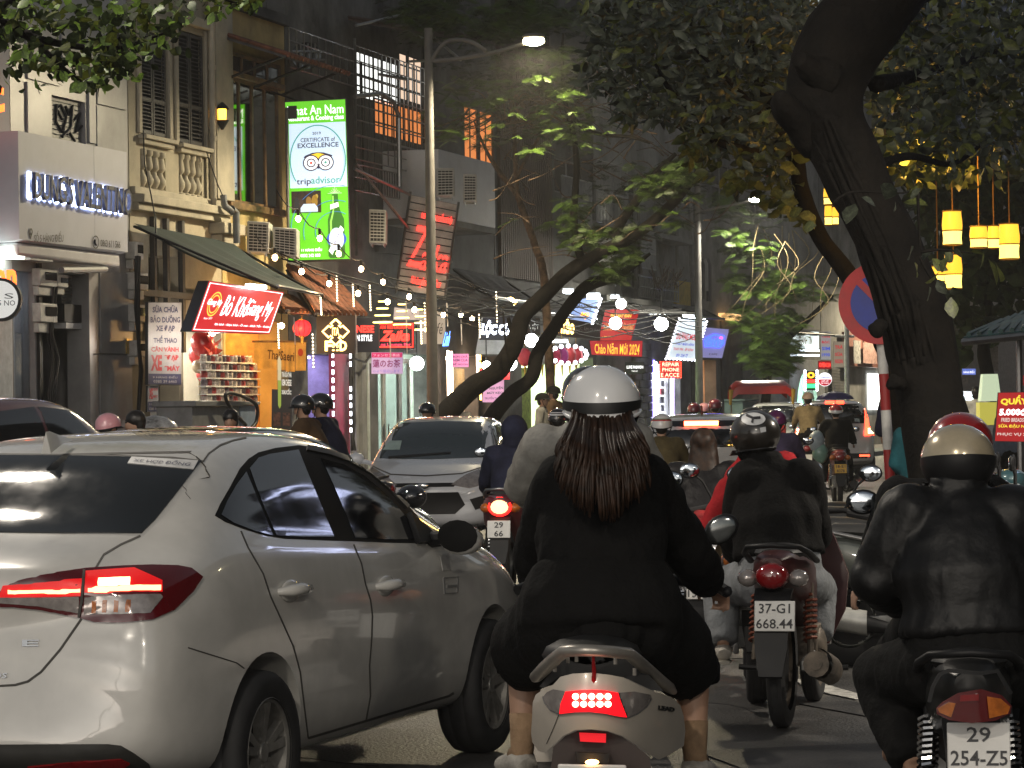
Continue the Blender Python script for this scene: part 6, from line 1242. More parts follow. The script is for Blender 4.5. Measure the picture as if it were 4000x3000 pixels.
    if mask: m = MB(); side = fwd.cross(up); m.sphere(hd+fwd*.035*k-up*.05*k, (.078*k, .078*k, .07*k), 16, 10, Matrix((side, fwd, up)).transposed()); m.build('face_mask', mask, t, smooth=180)
    return t
def seated(loc, head, k=1., lean=.08, seat=.80, turn=0., hx=.42, z0=0., knee=.2, reach=.98):
    """joints of someone astride a motorbike whose rear axle is at loc"""
    a = R(head); F_ = V((math.sin(a), math.cos(a), 0)); L_ = V((-F_.y, F_.x, 0)); o = V((loc[0], loc[1], z0)); g = lambda x, y, z: o+F_*x+L_*y+V((0, 0, z)); l = lean
    ha = R(head+turn); hf = V((math.sin(ha), math.cos(ha), 0))
    return dict(pelvis=g(hx, 0, seat+.09), chest=g(hx+l*1.2, 0, seat+.40*k), neck=g(hx+l*2, 0, seat+.585*k), head=g(hx+l*2.3+.02, 0, seat+.725*k), fwd=hf, bfwd=F_, scale=k, hem=g(hx-.01, 0, seat+.05),
                sh=[g(hx+l*1.8, s*.175*k, seat+.525*k) for s in (1, -1)], el=[g(hx+.22+l, s*.27*k, seat+.30*k) for s in (1, -1)], ha=[g(hx+.48 if reach is None else reach-.1, s*.29, seat+.20) for s in (1, -1)],
                hip=[g(hx+.02, s*.095*k, seat+.05) for s in (1, -1)], kn=[g(hx+.40*k, s*knee, seat-.10) for s in (1, -1)], an=[g(hx+.22, s*(knee+.01), .33 if seat > .7 else .3) for s in (1, -1)])
BLKJ = cloth('black_wool', (.0042, .004, .004)); BLKL = M('black_leather', (.0065, .0065, .007), .5, 0, .25, 6, bump=.12, bscale=45, spec=.35)
JEANL = cloth('light_denim', (.25, .265, .28)); JEAND = cloth('dark_denim', (.035, .04, .055)); BLKT = cloth('black_trousers', (.009, .009, .009)); KHAKI = cloth('khaki_cotton', (.28, .21, .11)); OLIVE = cloth('olive_cotton', (.12, .095, .045)); GREYD = cloth('grey_denim', (.22, .215, .20)); REDC = cloth('red_jacket', (.36, .015, .02)); NAVY = cloth('navy_cotton', (.02, .022, .045)); TEALC = cloth('teal_cotton', (.02, .10, .12)); PUFF = cloth('black_puffer', (.010, .009, .010), .5); PURP = cloth('violet_fleece', (.07, .06, .12)); BROWNJ = cloth('brown_jacket', (.09, .055, .03)); WHTS = cloth('white_shirt', (.55, .55, .53)); TANK = cloth('tan_sock', (.38, .25, .15), .8)
WSHOE = (cloth('white_shoe', (.5, .47, .42), .6), cloth('pale_sole', (.55, .52, .45), .6)); DSHOE = (cloth('dark_shoe', (.03, .03, .03), .6), cloth('dark_sole', (.05, .05, .05), .7))
HW = M('helmet_white', (.70, .70, .70), .2, var=.02, coat=1.); HB = M('helmet_black', (.015, .015, .016), .2, coat=1.); HR = M('helmet_red', (.34, .012, .014), .25, coat=1.); HG = M('helmet_gold', (.52, .44, .30), .22, .3, coat=1.); HM = M('helmet_maroon', (.16, .015, .03), .25, coat=1.); HPK = M('helmet_pink', (.6, .28, .32), .3, coat=1.); HPU = M('helmet_purple', (.12, .02, .11), .22, coat=1.); HBR = M('helmet_bronze', (.022, .018, .014), .3, .2, coat=1.)
FW = V((.05, 1, 0)).normalized()
# ---- the long haired woman on the white scooter
J = dict(pelvis=P(2345, 2420, 8.62), hem=P(2340, 2400, 8.62), chest=P(2355, 2010, 8.68), neck=P(2352, 1770, 8.74), head=P(2352, 1618, 8.80), fwd=FW, bfwd=FW,
         sh=[P(2190, 1900, 8.72), P(2520, 1895, 8.72)], el=[P(2098, 2180, 8.86), P(2690, 2165, 8.9)], ha=[P(2190, 2320, 9.1), P(2775, 2275, 9.08)], hip=[P(2240, 2470, 8.65), P(2450, 2480, 8.65)], kn=[P(2055, 2555, 8.98), P(2700, 2590, 8.98)], an=[P(2040, 2935, 8.92), P(2715, 2960, 8.92)], toe=[V((-.35, 1, 0)).normalized(), V((.3, 1, 0)).normalized()])
woman = person('person', 'long haired woman in a black coat and white helmet riding the cream scooter', J, BLKJ, BLKJ, WSHOE, vox=.013, hat=1, hatmat=HW, hair=None, fat=1.06, wr=.017, bare_leg=True, name_j='coat', htrim=HW, hband=[(-.10, .10, M('band_black', (.008, .008, .008), .5))], seed=2)
hw_ob = [c for c in woman.children if c.name.startswith('helmet')][0]
m = MB()
for s in (-1, 1): m.tube([P(2250+s*0, 2330, 8.63), P(2350+s*130, 2440, 8.68), P(2350+s*290, 2540, 8.85), P(2352+s*(300 if s < 0 else 345), 2590 if s < 0 else 2640, 8.93)], [.17, .17, .125, .095], 14)
m.tube([P(2340, 2200, 8.65), P(2345, 2330, 8.62), P(2345, 2450, 8.6)], [.20, .25, .25], 16, ell=.62, wd=V((1, 0, 0)))
put('coat_skirt', fuse(m, .014, .010, 6, 5, 5), BLKJ, woman)
for i, (k0, a0) in enumerate(zip(J['kn'], J['an'])): m = MB(); m.tube([lerp(k0, a0, .62), lerp(k0, a0, .8), a0, a0-V((0, 0, .02))+J['toe'][i]*.04], [.047, .042, .037, .038], 14); m.build('sock', TANK, woman, smooth=180)
random.seed(5); m = MB()
for k in range(560):
    sx = random.uniform(-1, 1); x0 = 2352+112*sx; lay = random.random(); yend = 2000+30*random.random()-150*abs(sx)**1.5+random.choice((0, 0, -40, -90, 20))
    xe = x0+sx*62+random.uniform(-14, 14)+(22 if sx > -.2 else -6); Yb = 8.735-.05*lay*(1-abs(sx)*.6); ph = random.random()*6; pts = []
    for j in range(9):
        g = j/8; y = 1600+(yend-1600)*g; e = g*g*(3-2*g); x = x0+(xe-x0)*e*.9+(7*math.sin(g*6+ph))*g; e2 = min(1, g*1.5); Yj = Yb-.27*e2*e2*(3-2*e2); pts.append(P(x, y, Yj-.02*lay))
    r_ = random.uniform(.004, .008); m.tube(pts, [r_*.8, r_, r_*1.1, r_*1.1, r_*1.1, r_, r_*.9, r_*.7, r_*.25], 5, ell=.5)
hm_ = m.build('hair', HAIRBR, woman, smooth=180)
m = MB(); m.tube([P(2352, 1610, 8.80), P(2352, 1730, 8.76), P(2354, 1850, 8.66), P(2358, 1960, 8.62)], [.085, .10, .125, .085], 16, ell=.42, wd=V((1, 0, 0))); MB_child(m, 'under_hair', HAIRBR, hm_, smooth=180)
# ---- man in the black jacket and his worn motorbike
bB = P(3040, 1615, 13.5); b37 = bike('worn dark motorbike with a rusty spring and the plate 37-G1', (bB.x, 13.5), 13, M('bike_dark_red', (.05, .012, .012), .35), ('37-G1', '668.44'), dirty=True, lit=False, wr=.30, tail_z=.84, platedx=-.02)
J = dict(pelvis=P(3045, 2235, 13.85), hem=P(3045, 2175, 13.85), chest=P(3025, 1990, 13.9), neck=P(2990, 1795, 13.98), head=P(2950, 1722, 14.02), fwd=V((-.45, .9, -.15)), bfwd=V((.0, 1, 0)), up=V((-.1, .05, 1)),
         sh=[P(2918, 1880, 13.95), P(3135, 1870, 13.95)], el=[P(2872, 2100, 14.1), P(3185, 2090, 14.1)], ha=[P(2880, 2170, 14.4), P(3140, 2150, 14.4)], hip=[P(2975, 2270, 13.85), P(3120, 2270, 13.85)], kn=[P(2815, 2290, 14.2), P(3195, 2300, 14.2)], an=[P(2825, 2520, 14.05), P(3195, 2500, 14.05)])
person('person', 'man in a black jacket and pale jeans on the worn motorbike', J, BLKJ, JEANL, WSHOE, vox=.016, hat=1, hatmat=HBR, hair=HAIRB, fat=1.22, wr=.012, mask=BLKJ, hood=False, seed=4, hstyle='deep')
hB = [o for o in bpy.data.objects if o.get('label', '').startswith('man in a black jacket and pale')][0]; hh_ = [c for c in hB.children if c.name.startswith('helmet')][0]
bvH = BVHTree.FromPolygons([v.co+hB.location for v in hh_.data.vertices], [tuple(p.vertices) for p in hh_.data.polygons])
m = patch(bvH, [(2943+46*math.cos(a), 1638+24*math.sin(a)) for a in [2*math.pi*k/24 for k in range(24)]], camray, .004, 12); st_h = m.build('round_sticker', M('sticker_pale', (.55, .56, .57), .4), hB)
for dx, dy in ((-26, -12), (27, -2), (-4, 17)): m = patch(bvH, strip([(2943, 1636), (2943+dx, 1636+dy)], 4), camray, .008, 12); MB_child(m, 'sticker_blade', INK, st_h)
m = patch(bvH, [(2968, 1672), (2990, 1668), (2992, 1686), (2972, 1690)], camray, .004, 12); m.build('small_sticker', M('sticker_pale', (.55, .56, .57), .4), hB)
# ---- right foreground: pillion in leather, driver before him, and their motorbike
bL = P(3835, 1615, 8.62); bike('motorbike at the right edge with the plate 29 254-Z5', (bL.x, 8.95), 8, M('bike_black', (.012, .012, .012), .35), ('29', '254-Z5'), tail_z=.72, wr=.28, platedx=-.02, cluster=False, pdz=.05)
LF = V((-.05, 1, 0)).normalized()
J = dict(pelvis=P(3790, 2540, 9.1), hem=P(3790, 2470, 9.1), chest=P(3765, 2160, 9.12), neck=P(3742, 1905, 9.2), head=P(3742, 1838, 9.25), fwd=V((0, 1, -.1)), bfwd=LF, up=V((0, .1, 1)),
         sh=[P(3555, 2020, 9.18), P(3945, 2020, 9.18)], el=[P(3425, 2260, 9.2), P(4080, 2280, 9.25)], ha=[P(3520, 2345, 9.5), P(4000, 2370, 9.5)], hip=[P(3680, 2600, 9.1), P(3900, 2600, 9.1)], kn=[P(3440, 2640, 9.42), P(4120, 2660, 9.42)], an=[P(3570, 2985, 9.2), P(4050, 2990, 9.2)], toe=[V((-.1, 1, 0)), V((.2, 1, 0))])
person('person', 'man in a creased black leather jacket with a gold and black helmet', J, BLKL, BLKT, None, vox=.014, hat=1, hatmat=HG, hair=HAIRB, fat=1.24, wr=.015, hstyle='deep', hband=[(-.72, .06, BLACKP)], seed=9)
J = seated((bL.x-.03, 9.1), 8, .92, .06, .72, hx=.62); J['head'] = P(3752, 1768, 9.72); J['neck'] = P(3755, 1870, 9.70)
person('person', 'rider with a red helmet just in front of the man in leather', J, BLKT, BLKT, None, vox=.022, hat=1, hatmat=HR, hstyle='deep', seed=1)
def c7(*pts): return [(3200+x*.904, 1500+y*.904) for x, y in pts]
lb_ = [o for o in bpy.data.objects if o.get('label', '').startswith('motorbike at the right edge')][0]; bpy.context.view_layer.update(); LM = lb_.matrix_world.inverted()
def on_l(name, poly, mat, off, dp=.06):
    mb = shell(c7(*poly), lambda x, y: 8.47-off+.9*((x-3810)/1100)**2, dp, 14); mb.v = [LM@v for v in mb.v]; return mb.build(name, mat, lb_, world=False, smooth=60)
on_l('tail_lamp', [(505, 1400), (530, 1375), (600, 1335), (700, 1318), (790, 1345), (832, 1392), (825, 1425), (760, 1455), (660, 1466), (560, 1452), (508, 1425)], DARKRED, 0)
on_l('indicator', [(512, 1402), (560, 1375), (590, 1380), (570, 1440), (520, 1420)], AMBERL, .01); on_l('indicator', [(725, 1350), (785, 1360), (826, 1395), (815, 1425), (735, 1445)], AMBERL, .01); on_l('reflector', [(610, 1345), (690, 1340), (690, 1368), (608, 1372)], REDLENS, .012)
on_l('rear_rail', strip([(475, 1375), (490, 1310), (520, 1255), (560, 1238), (700, 1250), (770, 1240), (800, 1290), (830, 1340)], 9), BLACKP, .06, .04)
# ---- riders seen between them
def rider(label, blabel, px, Y, head, jk, tr, hat=None, paint=None, lit=False, plates=(), pm=None, k=.93, turn=0, hair=HAIRB, sc_=True, seat=.745, wb_=True, hood=None, lean=.08, mask=None, name_j='jacket', headlamp=False, dz=0., shoe=DSHOE, hband=None, fat=1.1, tail_z=.86, hp=None):
    p = P(px, 1615, Y); J = seated((p.x, Y-.3), head, k, lean, seat, turn, z0=dz)
    if hp:      # head centre measured in the photograph: move bike and rider sideways, raise or lower the upper body
        d = P(hp[0], hp[1], J['head'].y)-J['head']; p.x += d.x
        for n_, v in J.items():
            if n_ in ('fwd', 'bfwd', 'scale'): continue
            for q in (v if isinstance(v, list) else (v,)): q.x += d.x; q.z += 0 if n_ == 'an' else d.z
    if wb_: bike(blabel, (p.x, Y-.3), head, paint or bpaint('bike_charcoal', (.03, .03, .035)), plates, pm, lit, scooter=sc_, headlamp=headlamp, tail_z=tail_z)
    return person('person', label, J, jk, tr, shoe, vox=.034 if Y > 25 else .022, hat=1 if hat else None, hatmat=hat, hair=hair, hood=hood, seed=px, face=(abs(((head+turn+180) % 360)-180) > 60), mask=mask, name_j=name_j, hband=hband, fat=fat)
rider('woman in a black puffer jacket with loose brown hair riding ahead', 'scooter of the woman in the puffer jacket with a white plate', 2742, 17.6, 5, PUFF, BLKT, None, bpaint('bike_silver', (.3, .3, .32)), False, ('29-D1', '155.89'), None, .92, hair=HAIRBR, fat=1.3, tail_z=.74, seat=.76, hp=(2748, 1748))
J = seated((P(2925, 1615, 14.9).x, 14.6), 4, .92, .02, .74); J['sh'][0] = P(2858, 1910, 14.95); J['el'][0] = P(2765, 2085, 14.9)
person('person', 'rider in a red jacket mostly hidden by the man in black', J, REDC, KHAKI, None, vox=.022, hat=None, hair=HAIRB, seed=12, face=False)
bike('dark scooter under the rider in the red jacket', (P(2925, 1615, 14.9).x, 14.65), 4, bpaint('bike_charcoal', (.03, .03, .035)), (), scooter=True)
gx = P(2290, 1615, 13).x; bike('dark motorbike under the rider in the grey denim jacket', (gx, 12.7), 5, bpaint('bike_charcoal', (.03, .03, .035)))
J = seated((gx, 12.7), 5, 1.03, .03, .83); J['sh'][0] = P(2120, 1745, 13.1); J['el'][0] = P(2035, 1900, 13.3); J['ha'][0] = P(2130, 1965, 13.6); J['neck'] = P(2285, 1660, 13.1); J['head'] = P(2300, 1560, 13.15)
person('person', 'rider in a grey denim jacket beside the long haired woman', J, GREYD, BLKT, DSHOE, vox=.02, hat=1, hatmat=HB, seed=6, face=False, fat=1.2)
rider('rider in a dark hooded jacket beside the silver hatchback', 'motorbike with a lit red tail lamp and plate 29-66 left of the long haired woman', 2022, 23.6, 8, NAVY, BLKT, None, bpaint('bike_wine', (.12, .01, .015)), True, ('29', '66'), None, .95, hood=True, hp=(2010, 1690))
rider('rider in an olive jacket with a white striped helmet', 'scooter of the rider in the olive jacket', 2590, 29.5, 6, OLIVE, BLKT, HW, hband=[(.3, .42, SPRR), (.44, .52, M('stripe_green', (.03, .18, .06), .4))], hp=(2585, 1668))
rider('rider in a violet fleece with a purple helmet', 'scooter of the rider in violet fleece', 3040, 29, 4, PURP, BLKT, HPU, hp=(3032, 1652))
rider('man in black with a red and white helmet on the yellow plated motorbike', 'red motorbike with the yellow plate 18-E1', 3278, 45, 3, BLKJ, BLKT, HR, bpaint('bike_red', (.22, .015, .012)), False, ('18-E1', '8378'), PLATEY, .95, sc_=False, shoe=WSHOE, hband=[(-.2, .1, HW)], hp=(3265, 1612))
rider('rider with a maroon helmet beyond the centre car', 'scooter of the rider with the maroon helmet', 2712, 46, 8, BROWNJ, BLKT, HM, dz=.02, hp=(2712, 1606))
rider('rider with a pink helmet beyond the centre car', 'scooter of the rider with the pink helmet', 2745, 50, 8, WHTS, BLKT, HPK, hp=(2750, 1604))
rider('rider with a brown helmet near the grey cabinet', 'scooter of the rider with the brown helmet', 2793, 47, 8, KHAKI, BLKT, HM, k=.98, dz=.12, hp=(2793, 1592))
rider('rider in a black and white checked helmet', 'motorbike of the rider in the checked helmet', 2178, 33, 10, BLKJ, BLKT, HB, hband=[(.25, .4, HW), (.5, .62, HW)], dz=.02, hp=(2180, 1642))
rider('rider with a glossy dark helmet behind the silver hatchback', 'scooter parked behind the silver hatchback', 1745, 39, 200, BLKJ, BLKT, HB, dz=-.06, hp=(1668, 1612))
rider('rider in a black helmet turned left above the dark sedan', 'scooter of the rider above the dark sedan', 1180, 29, 285, BROWNJ, BLKT, HB, turn=0, dz=.0, hp=(1180, 1594))
rider('pillion in navy with a black helmet above the dark sedan', 'scooter hidden behind the dark sedan', 1252, 29.6, 285, NAVY, BLKT, HB, wb_=False, k=.98, hp=(1250, 1590))
rider('rider with a pale pink and white helmet behind the white roof', 'scooter behind the white car roof', 425, 26, 40, GREYD, BLKT, HPK, dz=-.12, hp=(425, 1672))
rider('man with short black hair looking left over the white roof', 'motorbike behind the white car roof', 520, 27, 255, NAVY, BLKT, None, dz=-.06, hp=(525, 1655))
rider('man with short black hair facing the camera by the grey cabinet', 'scooter facing the camera behind the white car', 900, 30, 185, NAVY, BLKT, None, dz=-.10, hp=(900, 1645))
# ---- people on foot
def standing(x, y, head, k=1., turn=0, z=.13, arms=0.):
    a = R(head); F_ = V((math.sin(a), math.cos(a), 0)); L_ = V((-F_.y, F_.x, 0)); o = V((x, y, z)); g = lambda f, l, h: o+F_*f*k+L_*l*k+V((0, 0, h*k)); ha = R(head+turn)
    return dict(pelvis=g(0, 0, .93), hem=g(0, 0, .88), chest=g(.01, 0, 1.24), neck=g(.0, 0, 1.45), head=g(.02, 0, 1.58), fwd=V((math.sin(ha), math.cos(ha), 0)), bfwd=F_, scale=k, sh=[g(0, s*.175, 1.385) for s in (1, -1)], el=[g(-.02, s*.24, 1.12) for s in (1, -1)],
                ha=[g(.1+arms, s*.22, .9+arms) for s in (1, -1)], hip=[g(0, s*.09, .9) for s in (1, -1)], kn=[g(.03, s*.1, .5) for s in (1, -1)], an=[g(-.02, s*.1, .09) for s in (1, -1)])
def walker(label, px, Y, head, jk, tr, k=1., turn=0, hat=None, hair=HAIRB, arms=0., sleeve=1., z=.13, group='people on foot', face=None, name_j='jacket'):
    p = P(px, 1615, Y); return person('person', label, standing(p.x, Y, head, k, turn, z, arms), jk, tr, DSHOE, group, .03, 1 if hat else None, hat, hair, face=face if face is not None else abs(((head+turn+180) % 360)-180) > 60, seed=px, sleeve=sleeve, hstyle='cap', name_j=name_j)
tee = walker('young man in a navy printed tee shirt standing behind the striped post', 3535, 29, 20, NAVY, BLKT, 1.04, turn=25, sleeve=.25, name_j='tee_shirt')
tq = PQ([(3492, 1712), (3545, 1712), (3545, 1790), (3492, 1790)], 28.78)
m = MB(); qpoly(tq, [(.0, .3), (.3, .25), (.5, .0), (.6, .3), (1., .35), (.6, .55), (.7, .9), (.35, .7), (.0, .95), (.1, .6)], .0, m); m.build('shirt_print', M('print_white', (.6, .58, .55), .7), tee); m = MB(); qrect(tq, (.15, .4, .9, .55), .008, .003, m); m.build('shirt_band', SPRR, tee, smooth=0)
walker('person in a loose teal top bending by the big trunk', 3585, 23, 30, TEALC, TEALC, .84, hat=None, arms=.1, name_j='top')
walker('man in a white shirt walking far off right of the trunk', 3815, 52, 20, WHTS, BLKT, 1.03)
walker('vendor in a blue grey cap standing beside the red banner', 3958, 34, 200, cloth('blue_grey_cotton', (.10, .12, .16)), BLKT, .88, hat=M('cap_blue_grey', (.06, .08, .11), .8))
walker('man in a flat cap and grey jacket by the lime lit shop', 2116, 52, 100, GREYD, BLKT, 1.02, hat=BLKJ)
walker('man in a peaked dark cap beside the lime lit shop', 2165, 53, 300, BROWNJ, BLKT, 1.1, hat=BLKJ)
walker('cook in a grey apron behind the lamp columns', 1792, 54, 190, GREYD, BLKT, .98)
# ================================================================ trees
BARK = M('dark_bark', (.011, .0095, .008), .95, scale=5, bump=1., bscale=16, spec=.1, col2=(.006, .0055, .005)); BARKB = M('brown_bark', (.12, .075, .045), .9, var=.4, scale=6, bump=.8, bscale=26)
LF1 = M('leaf_dark', (.085, .10, .07), .5, var=.5, scale=3); LF2 = M('leaf_olive', (.12, .14, .035), .5, var=.5, scale=3); LF5 = M('leaf_lit_green', (.15, .25, .04), .55, var=.5, scale=2); LF3 = M('leaf_fern_green', (.05, .095, .008), .55, var=.5, scale=2)  # the bright green copy paints lamp light into weakly lit leaves
LF3B = M('leaf_moss', (.07, .085, .015), .75, var=.5, scale=3, spec=.15); LF4 = M('leaf_deep', (.03, .042, .016), .75, var=.5, scale=3, spec=.15)
def leafmat(m, t=.3):       # leaves let some lamp light through
    n = m.node_tree.nodes; l = m.node_tree.links; b = n['Principled BSDF']; o = n['Material Output']
    tr = n.new('ShaderNodeBsdfTranslucent'); mx = n.new('ShaderNodeMixShader'); mx.inputs[0].default_value = t
    rp = [x for x in n if x.type == 'VALTORGB'][0]; l.new(rp.outputs[0], tr.inputs[0]); l.new(b.outputs[0], mx.inputs[1]); l.new(tr.outputs[0], mx.inputs[2]); l.new(mx.outputs[0], o.inputs[0])
for m_ in (LF1, LF2, LF3, LF3B, LF4, LF5): leafmat(m_)
def smoothpath(pts, n=5):
    out = []
    for i in range(len(pts)-1):
        p0, p1, p2, p3 = pts[max(i-1, 0)], pts[i], pts[i+1], pts[min(i+2, len(pts)-1)]
        for k in range(n):
            t = k/n; out.append(tuple(.5*((2*b)+(-a+c)*t+(2*a-5*b+4*c-d)*t*t+(-a+3*b-3*c+d)*t**3) for a, b, c, d in zip(p0, p1, p2, p3)))
    return out+[tuple(pts[-1])]
def trunk(tree, pts, mat, name='trunk', n=12, knob=.12, seed=0):
    """pts: (px, py, Y, width in photo pixels)"""
    sp = smoothpath(pts, 6); m = MB(); path = [P(a[0], a[1], a[2]) for a in sp]; rs = [a[3]*a[2]/F/2 for a in sp]; m.tube(path, rs, n)
    nv = []
    for i, v in enumerate(m.v):
        c = path[min(i//n, len(path)-1)]; d = v-c; k = noise.noise(V((v.x*3.1+seed, v.y*3.1, v.z*2.2)))*knob+noise.noise(V((v.x*9, v.y*9+seed, v.z*5)))*knob*.5; nv.append(c+d*(1+k))
    m.v = nv; return m.build(name, mat, tree, smooth=180)
def inpoly(x, y, p):
    c = False; j = len(p)-1
    for i in range(len(p)):
        if (p[i][1] > y) != (p[j][1] > y) and x < (p[j][0]-p[i][0])*(y-p[i][1])/(p[j][1]-p[i][1])+p[i][0]: c = not c
        j = i
    return c
def spots(poly, n, clump=0):
    xs = [a[0] for a in poly]; ys = [a[1] for a in poly]; out = []; cs = []
    while len(out) < n:
        if clump and random.random() < .88 and len(cs) > 4:
            c = random.choice(cs); x, y = random.gauss(c[0], clump), random.gauss(c[1], clump*.6)
        else: x, y = random.uniform(min(xs), max(xs)), random.uniform(min(ys), max(ys)); (cs.append((x, y)) if inpoly(x, y, poly) and len(cs) < n/14 else None)
        if inpoly(x, y, poly): out.append((x, y))
    return out
def leaf_v(w=.32, curl=.12): return [V((0, 0, 0)), V((w*.8, .3, .04)), V((w, .55, .02)), V((w*.55, .82, -curl*.6)), V((0, 1, -curl*1.4)), V((-w*.55, .82, -curl*.6)), V((-w, .55, .02)), V((-w*.8, .3, .04)), V((0, .3, -.03)), V((0, .6, -.05))]
LEAF_F = [(0, 1, 8), (1, 2, 9, 8), (2, 3, 9), (3, 4, 9), (4, 5, 9), (5, 6, 9), (6, 7, 8, 9), (7, 0, 8)]
def leafbasis(down=.5):
    d = V((random.gauss(0, 1), random.gauss(0, 1), random.gauss(-down, .6))).normalized(); u = d.cross(V((random.gauss(0, 1), random.gauss(0, 1), random.gauss(0, 1)))).normalized(); n = u.cross(d)
    return Matrix((u, d, n)).transposed()
def leaves(tree, pts, Yr, size, mats, single=0, w=.32, down=.5, name='leaf', near=None):
    """single: that many leaves stay loose parts, the rest is one mass per material"""
    base = [bpy.data.meshes.new('leaf') for _ in mats]
    for me, mt in zip(base, mats): me.from_pydata([tuple(p) for p in leaf_v(w)], [], LEAF_F); finish(me, 180); me.materials.append(mt)
    mass = [MB() for _ in mats]; o = tree.location; items = [(random.uniform(*Yr), x, y) for x, y in pts]; items.sort()
    for i, (Y, x, y) in enumerate(items):
        p = P(x, y, Y); s = random.uniform(*size); b = leafbasis(down); k = random.randrange(len(mats))
        if i < single:
            ob = bpy.data.objects.new(name, base[k]); C.objects.link(ob); ob.parent = tree; ob.matrix_local = Matrix.Translation(p-o) @ (b.to_4x4() @ Matrix.Scale(s, 4))
        else: mass[k].add([p+b@(q*s) for q in leaf_v(w, random.uniform(0, .3))], LEAF_F)
    for mb, mt in zip(mass, mats):
        if mb.v: mb.build('foliage', mt, tree, smooth=180, kind='stuff')
def frond(mb, p, d, n, ln, pairs=11, wd=.32):
    """feathered leaf: stalk with paired leaflets"""
    d = d.normalized(); s = d.cross(n).normalized(); n = s.cross(d)
    for i in range(pairs):
        f = (i+.6)/pairs; c = p+d*ln*f-V((0, 0, 1))*ln*.22*f*f; l_ = ln*wd*math.sin(math.pi*(.12+.8*f)); hw = ln/pairs*.34
        for sg in (1, -1):
            a = c+s*sg*.004; b = c+s*sg*l_+d*l_*.35-V((0, 0, 1))*l_*.15; mb.add([a-d*hw, a+d*hw, b+d*hw*.6, b-d*hw*.3], [(0, 1, 2, 3)])
def fronds(tree, pts, Yr, ln, mat, name='foliage', flat=.75):
    mb = MB()
    for x, y in pts:
        p = P(x, y, random.uniform(*Yr)); a = random.uniform(0, 2*math.pi)
        for k in range(random.randint(3, 6)):
            aa = a+k*1.3+random.uniform(-.4, .4); frond(mb, p, V((math.cos(aa), math.sin(aa), random.uniform(-.35, .4))), V((random.gauss(0, .7), random.gauss(-.3, .7), 1)), random.uniform(*ln)*.62)
    return mb.build(name, mat, tree, smooth=0, kind='stuff')
def twigs(tree, segs, mat, r=.012, name='twig'):
    for a in segs:
        sp = smoothpath([(x, y) for x, y in a[0]], 4); m = MB(); n = len(sp); m.tube([P(x, y, a[1]) for x, y in sp], [max(.004, r*(1-.75*i/n)) for i in range(n)], 5); m.build(name, mat, tree, smooth=180)
def tree_at(label, px, Y, name='tree'): p = P(px, 1615, Y); return thing(name, label, 'tree', (p.x, p.y, .13))
# big leaning trunk on the right and its canopy
tr = tree_at('massive dark leaning tree in front of the no parking sign', 3690, 19.5, 'leaning_tree')
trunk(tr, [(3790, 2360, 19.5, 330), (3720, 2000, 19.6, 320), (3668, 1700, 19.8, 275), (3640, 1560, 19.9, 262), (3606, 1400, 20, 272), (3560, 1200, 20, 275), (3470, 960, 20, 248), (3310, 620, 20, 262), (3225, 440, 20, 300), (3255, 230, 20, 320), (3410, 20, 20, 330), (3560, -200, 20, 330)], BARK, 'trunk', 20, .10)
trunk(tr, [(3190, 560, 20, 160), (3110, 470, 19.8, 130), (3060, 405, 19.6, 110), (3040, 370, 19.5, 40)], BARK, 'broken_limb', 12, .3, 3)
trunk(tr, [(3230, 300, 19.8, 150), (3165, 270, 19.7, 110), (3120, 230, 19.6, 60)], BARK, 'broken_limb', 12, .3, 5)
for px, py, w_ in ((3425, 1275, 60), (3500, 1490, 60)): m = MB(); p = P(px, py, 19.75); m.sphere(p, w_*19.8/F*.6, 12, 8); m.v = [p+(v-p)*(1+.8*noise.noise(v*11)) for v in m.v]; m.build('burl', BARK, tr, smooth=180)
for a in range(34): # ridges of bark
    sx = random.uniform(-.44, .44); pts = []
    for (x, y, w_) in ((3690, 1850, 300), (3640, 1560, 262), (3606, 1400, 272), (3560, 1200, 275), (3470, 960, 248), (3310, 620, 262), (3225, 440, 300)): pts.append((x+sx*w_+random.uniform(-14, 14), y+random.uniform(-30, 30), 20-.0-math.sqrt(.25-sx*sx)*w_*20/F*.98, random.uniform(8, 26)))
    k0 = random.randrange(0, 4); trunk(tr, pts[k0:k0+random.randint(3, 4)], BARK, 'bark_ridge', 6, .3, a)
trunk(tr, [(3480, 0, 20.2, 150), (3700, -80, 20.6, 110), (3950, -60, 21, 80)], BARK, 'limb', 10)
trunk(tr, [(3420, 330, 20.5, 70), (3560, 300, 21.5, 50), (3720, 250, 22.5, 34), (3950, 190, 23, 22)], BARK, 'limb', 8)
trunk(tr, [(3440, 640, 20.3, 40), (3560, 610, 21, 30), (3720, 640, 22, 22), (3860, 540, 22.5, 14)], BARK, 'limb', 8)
CAN = [(3380, -40), (4060, -40), (4060, 640), (3950, 700), (3850, 560), (3700, 640), (3560, 520), (3420, 560), (3400, 400), (3460, 150)]
leaves(tr, spots(CAN, 3200, 60), (20.5, 27), (.08, .155), (LF1, LF1, LF2), 120, .26)
leaves(tr, spots([(3395, 470), (3640, 440), (3860, 520), (3990, 600), (3900, 760), (3700, 690), (3560, 720), (3440, 640)], 260, 45), (22, 27), (.10, .18), (LF2,), 60, .30, .8)  # olive leaves carry the lanterns' yellow light in their colour
